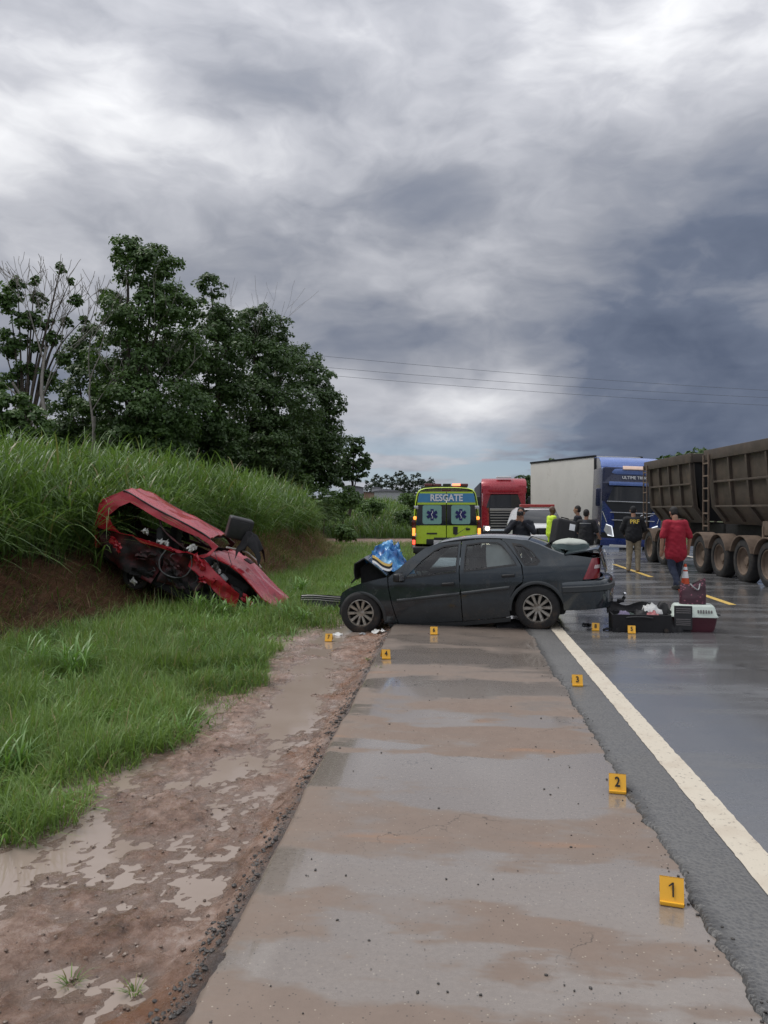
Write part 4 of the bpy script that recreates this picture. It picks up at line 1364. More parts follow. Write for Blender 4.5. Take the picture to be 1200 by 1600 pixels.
# two rear doors
for sg in (-1, 1):
    b = B()
    out = [(sg * 0.012, 0.72), (sg * 0.012, 2.235)] + [(sg * (aw(z) - 0.075), z) for z in (2.235, 2.1, 1.9, 1.5, 1.2, 0.95, 0.72)]
    b.panel(out, lambda x, z: (x, -0.005 - 0.0 + 0.03 * (abs(x) > 0.86), z), (), 0.2, 0.05, (0, 1, 0))
    dr = b.build('rear_door', 'lime_paint', amb, 40)
    b = B()       # black glazed band
    b.panel([(sg * 0.014, 1.26), (sg * 0.014, 1.86), (sg * (aw(1.86) - 0.085), 1.86), (sg * (aw(1.3) - 0.085), 1.26)], lambda x, z: (x, -0.014, z), (), 0.3, 0.02, (0, 1, 0))
    b.build('window_band', 'dark_glass', dr, None)
    b = B()       # teal frosted pane with rounded corners
    cx, cz, hw_, hh_ = sg * 0.415, 1.57, 0.275, 0.275
    pl = []
    for qx, qz, a0 in ((1, 1, 0), (-1, 1, 90), (-1, -1, 180), (1, -1, 270)):
        pl += [(cx + qx * (hw_ - 0.06) + x, cz + qz * (hh_ - 0.06) + z) for x, z in arc(0, 0, 0.06, a0, a0 + 90, 4)]
    b.panel(pl, lambda x, z: (x, -0.021, z), (), 0.4, 0.006, (0, 1, 0))
    pane = b.build('window_pane', 'teal_film', dr, None)
    b = B()       # six-armed medical star
    for k in range(3):
        a = R(60 * k)
        c_, s_ = math.cos(a), math.sin(a)
        b.prism([(cx + x * c_ - z * s_, cz + x * s_ + z * c_) for x, z in ((-0.045, -0.165), (0.045, -0.165), (0.045, 0.165), (-0.045, 0.165))], -0.030 - 0.001 * k, -0.022, 'y')
    b.build('star_emblem', 'navy_vinyl', pane, None)
    b = B()
    b.tube(spl([(cx + 0.018 * math.sin(k * 1.6), -0.036, cz - 0.11 + 0.037 * k) for k in range(7)], 4), 0.009, 5)
    b.build('staff_emblem', 'white_vinyl', pane, None)
    b = B()
    b.panel([(sg * 0.02, 1.925), (sg * 0.02, 2.185), (sg * (aw(2.18) - 0.078), 2.185), (sg * (aw(1.93) - 0.078), 1.925)], lambda x, z: (x, -0.011, z), (), 0.4, 0.006, (0, 1, 0))
    b.build('blue_band', 'sky_blue_vinyl', dr, None)
    for hz in (1.78, 0.98):
        b = B()
        b.box((sg * (aw(hz) - 0.05), -0.02, hz), (0.13, 0.05, 0.10), 0.015)
        b.build('hinge', 'chrome', dr)
    # lamp cluster on the corner post
    b = B()
    b.box((sg * 0.945, 0.02, 0.99), (0.115, 0.12, 0.80), 0.03, seg=3)
    lc = b.build('lamp_cluster', 'dark_red_lens', amb, 50)
    for z0, hgt_, mt in ((1.07, 0.22, 'amber_lit'), (0.77, 0.13, 'red_lit'), (1.34, 0.16, 'dark_red_lens'), (0.63, 0.10, 'lamp_glass')):
        b = B()
        b.box((sg * 0.945, -0.045, z0), (0.085, 0.02, hgt_), 0.02)
        b.build('lamp', mt, lc, 50)
    b = B()
    b.lathe([(0, 0.02), (0.04, 0.018), (0.055, 0)], 16, Matrix.Translation((sg * (aw(1.47) - 0.045), 0.02, 1.47)) @ Matrix.Rotation(R(90), 4, 'X'))
    b.build('marker_lamp', 'amber_lit', amb, 60)
b = B()
b.box((0.26, -0.02, 1.11), (0.13, 0.03, 0.22), 0.04, seg=3)
b.build('door_latch', 'black_plastic', amb)
b = B()
b.box((0.62, -0.02, 1.15), (0.12, 0.02, 0.06), 0.02)
b.build('badge', 'black_plastic', amb)
b = B()
b.box((-0.42, -0.012, 1.02), (0.30, 0.012, 0.045), 0.004)
b.build('badge', 'black_plastic', amb)
text('lettering', 'RESGATE', 0.27, 'white_vinyl', amb, (0, -0.022, 2.05), depth=0.004, sx=0.86, bold=0.008)
b = B()
b.box((0, -0.02, 0.86), (0.72, 0.04, 0.09), 0.01)
b.box((-0.15, -0.01, 0.78), (0.86, 0.03, 0.16), 0.01)
b.build('plate_recess', 'black_plastic', amb)
b = B()
b.box((-0.12, -0.04, 0.76), (0.50, 0.02, 0.14), 0.004)
b.build('number_plate', 'plate', amb)
b = B()
b.box((0, -0.10, 0.55), (1.92, 0.30, 0.20), 0.05, seg=3)
b.build('rear_bumper', 'black_plastic', amb, 50)
b = B()
b.box((0, 0.4, 2.39), (1.25, 0.28, 0.05), 0.02)
lb = b.build('light_bar', 'black_plastic', amb)
for i, (x, mt) in enumerate(((-0.52, 'dark_red_lens'), (-0.26, 'dark_red_lens'), (0.02, 'black_plastic'), (0.30, 'beacon_lit'), (0.52, 'dark_red_lens'))):
    b = B()
    b.box((x, 0.4, 2.435), (0.24, 0.26, 0.09), 0.03, seg=3)
    b.build('beacon', mt, lb, 50)
b = B()
b.box((0.0, 0.02, 2.275), (0.26, 0.06, 0.04), 0.012)
b.build('high_brake_lamp', 'dark_red_lens', amb)
for sg in (-1, 1):
    b = B()
    b.box((sg * 1.12, 4.4, 1.30), (0.16, 0.08, 0.34), 0.03, seg=3)
    b.cyl((sg * 0.9, 4.4, 1.2), (sg * 1.08, 4.4, 1.25), 0.025, n=8)
    b.build('door_mirror', 'black_plastic', amb, 50)
for sg in (-1, 1):
    for y in (1.05, 4.85):
        wl = make_wheel(amb, (sg * 0.82, y, 0.34), 0.34, 0.21, 'alloy', 8, sg, 'steel')
        wl.rotation_euler = (0, 0, R(-90))
b = B()
b.box((0, 2.6, 0.42), (1.6, 5.0, 0.22), 0.05)
b.build('underbody', 'underbody', amb)

# ================================================================== RED ARTICULATED LORRY (front view)
mat('truck_red', (0.36, 0.020, 0.035), 0.28, 0.1, var=0.1, coat=0.5)
mat('truck_dark', (0.014, 0.016, 0.020), 0.4, var=0.2)
mat('grille_silver', (0.36, 0.35, 0.33), 0.35, 0.6, var=0.1)
mat('headlight_lit', (0.9, 0.85, 0.75), 0.2, emit=(1.0, 0.82, 0.62), estr=9.0)
mat('headlight', (0.55, 0.56, 0.58), 0.12, 0.3, coat=0.6)
mat('cargo_dark', (0.035, 0.040, 0.060), 0.7, var=0.2)
def rowsx(pts, hw_, n=9, bow=0.0, tap=0.0):
    """front skin: rows of (y,z) swept across the width with bow at the corners."""
    rows = []
    for (y, z, *e) in pts:
        k_ = e[0] if e else 1.0
        rows.append([(hw_ * k_ * k, y + bow * (abs(k) ** 3), z) for k in np.linspace(-1, 1, n)])
    return rows
RY = 44.0
rt = thing('articulated_lorry', 'red lorry with lit headlamps facing us in the traffic queue', 'lorry', (atY(788, 800, RY).x, RY, 0))
b = B()
b.slab(rowsx([(0.10, 2.66), (0.06, 2.78), (0.10, 3.05), (0.30, 3.35), (0.75, 3.50, 0.97), (1.5, 3.52, 0.94)], 1.27, 13, 0.22), 0.05, (0, 0.7, -0.5))
b.build('roof_cap', 'truck_red', rt, 50)
b = B()
b.slab(rowsx([(0.03, 1.82), (0.10, 2.64)], 1.20, 11, 0.20), 0.03, (0, 1, 0))
b.build('windscreen', 'dark_glass', rt, 50)
b = B()
b.box((0, -0.06, 2.62), (2.2, 0.16, 0.07), 0.02)
b.build('sun_visor', 'truck_red', rt)
for sg in (-1, 1):
    b = B()
    b.panel([(sg * 0.88, 0.75), (sg * 0.78, 1.3), (sg * 1.02, 1.84), (sg * 1.25, 1.95), (sg * 1.27, 0.75)], lambda x, z: (x, -0.02 + 0.25 * max(0, abs(x) - 0.9) ** 1.5 * 2, z), (), 0.15, 0.06, (0, 1, 0))
    b.build('corner_panel', 'truck_red', rt, 50)
    b = B()
    b.box((sg * 0.98, -0.03, 0.62), (0.42, 0.10, 0.34), 0.06, seg=3)
    hl = b.build('headlamp', 'headlight', rt, 50)
    b = B()
    b.lathe([(0, 0.03), (0.09, 0.02), (0.12, 0)], 18, Matrix.Translation((sg * 0.95, -0.08, 0.64)) @ Matrix.Rotation(R(90), 4, 'X'))
    b.build('bulb', 'headlight_lit', hl, 60)
    b = B()
    b.box((sg * 1.42, 0.15, 2.15), (0.20, 0.16, 0.62), 0.05, seg=3)
    b.build('door_mirror', 'truck_dark', rt, 50)
b = B()
b.box((0, 0.0, 1.24), (1.72, 0.06, 1.24), 0.02)
gr = b.build('grille', 'truck_dark', rt)
for i in range(8):
    b = B()
    z = 0.62 + 0.155 * i
    b.box((0, -0.055, z), (1.50 + 0.02 * i, 0.05, 0.055 if i < 7 else 0.15), 0.015)
    b.build('slat', 'grille_silver', gr)
b = B()
b.box((0, 0.0, 0.36), (2.4, 0.25, 0.32), 0.06, seg=3)
b.build('front_bumper', 'truck_dark', rt, 50)
b = B()
b.box((0, 1.3, 1.85), (2.42, 2.3, 2.5), 0.08)
b.build('cab', 'truck_red', rt, 50)
b = B()
b.box((0.0, 0.45, 3.56), (0.85, 0.3, 0.10), 0.03)
b.build('roof_hatch', 'white_vinyl', rt)
b = B()
b.box((0, 9.5, 2.0), (2.55, 13, 2.7), 0.03)
b.build('trailer', 'cargo_dark', rt)
for sg in (-1, 1):
    for y in (1.4, 4.2, 12.6, 13.9):
        wl = make_wheel(rt, (sg * 1.08, y, 0.5), 0.5, 0.30, 'truck_dark', 8, sg, 'steel')
        wl.rotation_euler = (0, 0, R(-90))

# ================================================================== WHITE RESCUE PICK-UP / SUV with a red light bar
mat('suv_white', (0.62, 0.63, 0.64), 0.3, var=0.06, coat=0.4)
mat('bar_red', (0.34, 0.035, 0.03), 0.3, coat=0.4)
SY = 32.0
suv = thing('patrol_car', 'white patrol car with a long red roof light bar facing us', 'car', (atY(857, 800, SY).x, SY, 0), R(6))
b = B()
sec = lambda y, hw_, zt: [(-hw_, y, 0.45), (-hw_ * 1.02, y, 0.8), (-hw_, y, zt - 0.06), (-hw_ * 0.9, y, zt), (hw_ * 0.9, y, zt), (hw_, y, zt - 0.06), (hw_ * 1.02, y, 0.8), (hw_, y, 0.45)]
b.surf([sec(-0.02, 0.80, 0.95), sec(0.05, 0.88, 1.02), sec(0.5, 0.92, 1.10), sec(1.15, 0.93, 1.14), sec(4.4, 0.93, 1.14), sec(4.6, 0.90, 1.1)])
b.build('body', 'suv_white', suv, 50)
b = B()
gsec = lambda y, hw_, zt: [(-0.90, y, 1.10), (-hw_, y, zt - 0.08), (-hw_ * 0.9, y, zt), (hw_ * 0.9, y, zt), (hw_, y, zt - 0.08), (0.90, y, 1.10)]
b.surf([gsec(1.75, 0.74, 1.70), gsec(2.2, 0.74, 1.80), gsec(3.6, 0.74, 1.80), gsec(4.5, 0.72, 1.70)])
b.build('roof', 'suv_white', suv, 50)
b = B()
b.slab([[(0.88 * k, 1.02 + 0.12 * k * k, 1.12) for k in np.linspace(-1, 1, 9)], [(0.72 * k, 1.72 + 0.08 * k * k, 1.70) for k in np.linspace(-1, 1, 9)]], 0.01, (0, 1, 0))
b.build('windscreen', 'dark_glass', suv, 60)
for sg in (-1, 1):
    b = B()
    b.box((sg * 0.68, 0.0, 0.88), (0.36, 0.16, 0.20), 0.06, rot=(0, 0, R(14 * sg)), seg=3)
    hl = b.build('headlamp', 'headlight', suv, 50)
    if sg < 0:
        b = B()
        b.ell((sg * 0.66, -0.08, 0.88), (0.10, 0.03, 0.07))
        b.build('bulb', 'amber_lit', hl, 60)
    b = B()
    b.box((sg * 1.02, 1.35, 1.18), (0.2, 0.12, 0.16), 0.04, seg=3)
    b.build('door_mirror', 'black_plastic', suv, 50)
    for y in (0.85, 3.7):
        wl = make_wheel(suv, (sg * 0.80, y, 0.36), 0.36, 0.22, 'alloy', 8, sg, 'steel')
        wl.rotation_euler = (0, 0, R(-90))
b = B()
b.box((0, -0.05, 0.86), (0.86, 0.08, 0.20), 0.02)
b.build('grille', 'truck_dark', suv)
b = B()
b.box((0, -0.10, 0.56), (1.78, 0.25, 0.26), 0.08, seg=3)
b.build('front_bumper', 'suv_white', suv, 50)
b = B()
b.box((0, 2.25, 1.88), (1.50, 0.34, 0.13), 0.04, seg=3)
b.build('light_bar', 'bar_red', suv, 50)

# ================================================================== BLUE LORRY WITH WHITE BOX
mat('truck_blue', (0.010, 0.030, 0.16), 0.25, 0.2, var=0.1, coat=0.5)
mat('truck_blue_light', (0.14, 0.22, 0.52), 0.25, 0.1, var=0.08, coat=0.5)
mat('truck_navy', (0.008, 0.014, 0.05), 0.3, 0.1, var=0.1, coat=0.4)
mat('box_white', (0.62, 0.61, 0.575), 0.45, var=0.06, scale=1.2, dirt=(0.36, 0.34, 0.30), dirt_amt=0.25, dirt_scale=1.2)
mat('led_white', (0.85, 0.87, 0.9), 0.2, emit=(0.9, 0.95, 1.0), estr=0.6)
mat('orange_vinyl', (0.85, 0.62, 0.50), 0.4)
BY = 33.0
c0 = atY(938, 800, BY)
bt = thing('box_lorry', 'blue lorry cab with slanted white headlamp strips beside the brown tipper', 'lorry', (c0.x + 1.22, BY, -0.04), R(1), None, (0, R(2.2), R(1)))
bt.scale = (1.0, 1.0, 1.06)
b = B()
b.slab(rowsx([(0.08, 3.00), (0.02, 3.10), (0.05, 3.24), (0.30, 3.36)], 1.22, 13, 0.22), 0.05, (0, 0.7, -0.5))
b.build('roof_cap', 'truck_blue_light', bt, 50)
b = B()
b.slab(rowsx([(0.30, 3.36), (0.36, 3.52, 1.0), (0.70, 3.72, 1.0), (1.4, 3.80, 0.98), (1.9, 3.80, 0.98)], 1.24, 13, 0.18), 0.06, (0, 0.7, -0.5))
b.build('roof_deflector', 'truck_blue_light', bt, 50)
b = B()
b.box((0.22, 0.0, 3.29), (1.3, 0.06, 0.17), 0.02, rot=(R(-35), 0, 0))
b.build('roof_sign', 'orange_vinyl', bt)
b = B()
b.slab(rowsx([(-0.10, 2.66), (-0.06, 2.76), (0.02, 3.02)], 1.20, 13, 0.2), 0.06, (0, 0.8, -0.3))
vis = b.build('sun_visor', 'truck_navy', bt, 50)
text('lettering', 'ULTIME TRUCK', 0.17, 'white_vinyl', bt, (0.12, -0.10, 2.90), depth=0.004, rot=(R(75), 0, 0))
b = B()
b.box((0.03, -0.125, 2.66), (2.05, 0.04, 0.15), 0.02)
b.build('visor_strip', 'truck_blue_light', bt)
b = B()
b.slab(rowsx([(-0.02, 1.96), (0.05, 2.62)], 1.17, 13, 0.2), 0.03, (0, 1, 0))
b.build('windscreen', 'dark_glass', bt, 50)
b = B()
b.slab(rowsx([(-0.06, 0.48), (-0.08, 0.9), (-0.05, 1.5), (-0.03, 1.95)], 1.20, 13, 0.2), 0.06, (0, 1, 0))
gp = b.build('front_panel', 'truck_dark', bt, 50)
for z, wv in ((1.95, 2.2), (1.52, 1.9), (1.22, 1.75)):
    b = B()
    b.box((0.05, -0.10, z), (wv, 0.04, 0.035), 0.012)
    b.build('chrome_strip', 'chrome', gp)
b = B()
b.tube([(-0.05, -0.125, 1.24), (0.42, -0.125, 1.34), (0.85, -0.125, 1.46)], 0.012, 6)
b.lathe([(0.085, -0.01), (0.10, 0), (0.085, 0.01), (0.075, 0), (0.085, -0.01)], 20, Matrix.Translation((0.42, -0.125, 1.36)) @ Matrix.Rotation(R(90), 4, 'X'))
b.build('badge', 'chrome', gp, 60)
for sg in (-1, 1):
    b = B()
    b.panel([(sg * 0.72, 0.95), (sg * 0.74, 1.45), (sg * 1.14, 1.95), (sg * 1.22, 1.95), (sg * 1.22, 0.72), (sg * 0.95, 0.72)], lambda x, z: (x, -0.10 + 0.5 * max(0, abs(x) - 0.8) ** 1.6, z), (), 0.12, 0.05, (0, 1, 0))
    b.build('corner_panel', 'truck_blue', bt, 50)
    b = B()
    hp_ = [(sg * 0.98, 0.62), (sg * 0.72, 0.55), (sg * 0.82, 0.98), (sg * 1.05, 1.06), (sg * 1.12, 0.80)]
    b.panel(hp_, lambda x, z: (x, -0.13 + 0.5 * max(0, abs(x) - 0.8) ** 1.6, z), (), 0.1, 0.06, (0, 1, 0))
    hl = b.build('headlamp', 'headlight', bt, 50)
    b = B()
    b.tube([(sg * 1.05, -0.11, 1.04), (sg * 0.83, -0.15, 0.97), (sg * 0.74, -0.15, 0.57), (sg * 0.98, -0.13, 0.62)], 0.022, 6)
    b.build('daylight_strip', 'led_white', hl, 60)
    b = B()
    b.tube([(sg * 1.20, 0.0, 1.55), (sg * 1.10, -0.05, 1.3), (sg * 1.03, -0.09, 1.12)], 0.016, 6)
    b.build('trim_strip', 'chrome', bt, 60)
    b = B()
    b.box((sg * 1.40, 0.02, 2.10), (0.20, 0.18, 0.72), 0.06, seg=3)
    b.build('door_mirror', 'truck_navy', bt, 50)
b = B()
b.slab(rowsx([(-0.14, 0.20), (-0.20, 0.30), (-0.16, 0.50)], 1.22, 11, 0.2), 0.1, (0, 1, 0))
b.build('front_bumper', 'truck_blue', bt, 50)
b = B()
b.box((-0.4, -0.20, 0.20), (1.0, 0.06, 0.10), 0.02)
b.build('number_plate', 'plate', bt)
b = B()
b.box((0, 1.15, 1.95), (2.44, 2.1, 2.75), 0.10)
b.build('cab', 'truck_navy', bt, 50)
for sg in (-1, 1):
    b = B()
    b.prism([(0.45, 2.05), (0.62, 2.62), (1.35, 2.62), (1.35, 1.95)], sg * 1.226 - 0.004, sg * 1.226 + 0.004, 'x')
    b.build('side_window', 'dark_glass', bt, None)
    for y in (1.35, 4.3, 5.6):
        wl = make_wheel(bt, (sg * 1.05, y, 0.5), 0.5, 0.30, 'truck_dark', 8, sg, 'steel')
        wl.rotation_euler = (0, 0, R(-90))
# trailer box, pivoted a little more
tr = tag(empty('box_trailer', (atY(930, 800, 35.6).x, 35.6, 0), R(26)), 'tall off-white box trailer behind the blue cab', 'trailer')
b = B()
b.box((1.28, 2.75, 2.68), (2.56, 5.5, 2.92), 0.03)
b.build('box', 'box_white', tr)
for x in (0.0, 2.56):
    for z in (1.22, 4.14):
        b = B()
        b.box((x, 2.75, z), (0.06, 5.54, 0.09), 0.01)
        b.build('edge_rail', 'grille_silver' if z < 2 else 'truck_dark', tr)
for x in (-0.005, 2.565):
    b = B()
    b.box((x, -0.01, 2.68), (0.09, 0.09, 2.98), 0.01)
    b.build('corner_post', 'truck_dark', tr)
b = B()
b.box((0.45, -0.06, 2.55), (0.05, 0.10, 2.3), 0.02)
b.build('air_line_rail', 'grille_silver', tr)
for z in (3.25, 1.9):
    b = B()
    b.box((0.20, -0.05, z), (0.16, 0.06, 0.62), 0.02)
    b.build('marker_frame', 'truck_dark', tr)
b = B()
b.box((1.28, 2.9, 0.98), (0.9, 5.0, 0.3), 0.03)
b.build('chassis', 'truck_dark', tr)
for sg in (-1, 1):
    for y in (3.4, 4.7):
        wl = make_wheel(tr, (1.28 + sg * 1.05, y, 0.5), 0.5, 0.30, 'truck_dark', 8, sg, 'steel')
        wl.rotation_euler = (0, 0, R(-90))

# ================================================================== BROWN TIPPER ROAD TRAIN
mat('tipper_brown', (0.068, 0.054, 0.043), 0.6, var=0.25, scale=2.5, dirt=(0.125, 0.090, 0.066), dirt_amt=0.45, dirt_scale=1.8, bump=0.15, bscale=20)
mat('tipper_rim', (0.15, 0.11, 0.083), 0.75, var=0.25, dirt=(0.10, 0.07, 0.05), dirt_amt=0.5)
mat('tipper_black', (0.012, 0.012, 0.014), 0.6, var=0.2)
mat('load_soil', (0.26, 0.155, 0.10), 0.95, var=0.3, bump=0.6, bscale=15)
def tipper(name, label, px_far, Yf, Yn, wheels, ladder_far=True):
    xf = 6.22 + (25.5 - Yf) * 0.062
    t_ = thing(name, label, 'trailer', (xf, Yf, 0.0), -math.atan(0.062) * -1, 'coupled tipper trailers')
    L = Yf - Yn
    zt, zb, zr = 3.22, 1.40, 1.75
    # local: x to the right (into the lane), y = -distance towards us
    def sx(z):        # left side leans out towards the top
        return interp(z, [(1.35, 0.42), (1.78, 0.10), (2.5, 0.03), (3.25, -0.02)])
    b = B()
    zz = [1.35, 1.55, 1.78, 2.2, 2.65, 3.0]
    b.slab([[(sx(z) + 0.03, -y, z) for z in zz] for y in np.linspace(0.0, L, 9)], 0.03, (1, 0, 0))
    sp_ = b.build('side_wall', 'tipper_brown', t_, 40)
    b = B()
    b.slab([[(2.5 - sx(z) - 0.03, -y, z) for z in zz] for y in np.linspace(0.0, L, 9)], 0.03, (-1, 0, 0))
    b.build('side_wall', 'tipper_brown', t_, 40)
    for xa in (-0.03, 2.53):
        b = B()
        b.box((xa + 0.02, -L / 2, 3.12), (0.11, L + 0.1, 0.26), 0.02)
        b.build('top_rail', 'tipper_brown', t_)
    n = 5
    for i in range(n):
        y = -0.42 - (L - 0.50) * i / (n - 1) if ladder_far else -(L) * i / (n - 1)
        b = B()
        b.slab([[(sx(z) - 0.045, y - 0.04, z), (sx(z) - 0.045, y + 0.04, z)] for z in (1.42, 1.78, 2.4, 3.0)], 0.08, (1, 0, 0))
        b.build('rib', 'tipper_brown', t_)
    for z in (1.80, 2.42):
        b = B()
        b.box((sx(z) - (0.05 if z < 2 else 0.02), -L / 2 - 0.2, z), (0.06, L - 0.5, 0.05), 0.01)
        b.build('stiffener', 'tipper_brown', t_)
    # end walls, sloped
    for y, sgn in ((-L, -1), (0.0, 1)):
        b = B()
        b.add([(sx(3.1), y, 3.1), (2.5 - sx(3.1), y, 3.1), (2.5 - sx(1.4), y - 0.25 * sgn, 1.4), (sx(1.4), y - 0.25 * sgn, 1.4),
               (sx(3.1), y + 0.05 * -sgn, 3.1), (2.5 - sx(3.1), y + 0.05 * -sgn, 3.1), (2.5 - sx(1.4), y - 0.30 * sgn, 1.4), (sx(1.4), y - 0.30 * sgn, 1.4)],
              [(0, 1, 2, 3), (7, 6, 5, 4), (0, 4, 5, 1), (1, 5, 6, 2), (2, 6, 7, 3), (3, 7, 4, 0)])
        b.build('end_wall', 'tipper_black', t_, None)
    b = B()
    b.box((1.25, -L, 3.12), (2.5, 0.14, 0.24), 0.02)
    b.build('end_rail', 'tipper_brown', t_)
    b = B()
    rows = [[(0.05 + 2.4 * u, -0.1 - (L - 0.2) * v_, 3.13 + 0.16 * math.sin(u * math.pi) + 0.05 * fbm(u * 5, v_ * 6)) for u in np.linspace(0, 1, 9)] for v_ in np.linspace(0, 1, 14)]
    b.slab(rows, 0.05)
    b.build('soil_load', 'load_soil', t_, 60)
    # ladder at the far end
    lad = []
    for yy in (-0.02, -0.36):
        b = B()
        b.box((-0.09, yy, 2.15), (0.04, 0.04, 1.95), 0.008)
        b.build('ladder_rail', 'tipper_rim', t_)
    for k in range(6):
        b = B()
        b.box((-0.09, -0.19, 1.30 + 0.32 * k), (0.035, 0.34, 0.04), 0.008)
        b.build('ladder_rung', 'tipper_rim', t_)
    b = B()
    for x in (0.75, 1.65):
        b.box((x, -L / 2, 1.16), (0.16, L + 1.2, 0.34), 0.02)
    b.box((1.2, -L / 2, 1.16), (0.9, 0.2, 0.2), 0.02)
    b.build('chassis', 'tipper_black', t_)
    for y in wheels:
        for sg in (-1, 1):
            x = 0.17 if sg < 0 else 2.33
            wl = make_wheel(t_, (x, -(Yf - y), 0.52), 0.52, 0.30, 'tipper_rim', 8, sg, 'steel')
            wl.rotation_euler = (0, 0, R(-90))
            b = B()
            M = Matrix.Translation((x, -(Yf - y), 0.52)) @ Matrix.Rotation(R(90), 4, 'Y')
            prof = [(0.60, -0.20), (0.575, -0.20), (0.575, 0.20), (0.60, 0.20), (0.60, -0.20)]
            b.lathe(prof, 14, M, 110, 250)
            b.build('mudguard', 'tipper_rim', t_, 40)
    ym = sum(wheels) / len(wheels)
    b = B()
    b.box((0.22, -(Yf - ym) - 1.35, 0.92), (0.08, 0.08, 0.85), 0.02)
    b.box((0.22, -(Yf - ym) - 1.62, 0.56), (0.10, 0.55, 0.14), 0.02)
    b.box((0.22, -(Yf - ym) - 1.55, 1.02), (0.10, 0.45, 0.16), 0.02)
    b.build('side_guard', 'tipper_rim', t_)
    b = B()
    b.box((0.35, -(Yf - ym) - 1.5, 1.30), (0.30, 0.42, 0.32), 0.03)
    b.build('tool_box', 'tipper_rim', t_)
    return t_
tipper('tipper_trailer', 'mud brown ribbed tipper trailer next to the blue lorry cab', 1005, 25.6, 21.6, (25.4, 24.15))
tp2 = tipper('tipper_trailer', 'mud brown tipper trailer beyond the man in the red shirt with twin mudguards', 1098, 20.6, 16.2, (21.15, 19.9, 18.55, 17.3))
b = B()
b.cyl((0.30, -4.0, 0.95), (0.30, -5.4, 0.95), 0.27, n=24)
b.build('air_tank', 'tipper_rim', tp2, 50)
b = B()
b.box((0.30, -4.35, 0.95), (0.08, 0.06, 0.60), 0.01)
b.build('tank_strap', 'tipper_black', tp2)
# ================================================================== PEOPLE
mat('skin_tan', (0.36, 0.20, 0.135), 0.55, var=0.08)
mat('skin_brown', (0.11, 0.060, 0.042), 0.5, var=0.08)
mat('hair_black', (0.012, 0.010, 0.010), 0.7, var=0.2, bump=0.4, bscale=120)
mat('cloth_red', (0.30, 0.010, 0.028), 0.85, var=0.12, scale=4, bump=0.5, bscale=9)
mat('cloth_jeans', (0.022, 0.030, 0.058), 0.9, var=0.2, scale=5)
mat('cloth_black', (0.013, 0.014, 0.017), 0.85, var=0.2, scale=4)
mat('cloth_navy', (0.016, 0.019, 0.028), 0.85, var=0.2, scale=4)
mat('cloth_khaki', (0.27, 0.23, 0.165), 0.9, var=0.3, scale=11)
mat('cloth_hivis', (0.62, 0.85, 0.06), 0.7, var=0.05, emit=(0.5, 0.8, 0.05), estr=0.0)
mat('cloth_orange', (0.42, 0.075, 0.030), 0.8, var=0.1)
mat('leather_black', (0.014, 0.013, 0.012), 0.5)
mat('boot_tan', (0.22, 0.165, 0.105), 0.7)
mat('sole_white', (0.6, 0.6, 0.6), 0.6)
mat('prf_yellow', (0.85, 0.62, 0.10), 0.6)
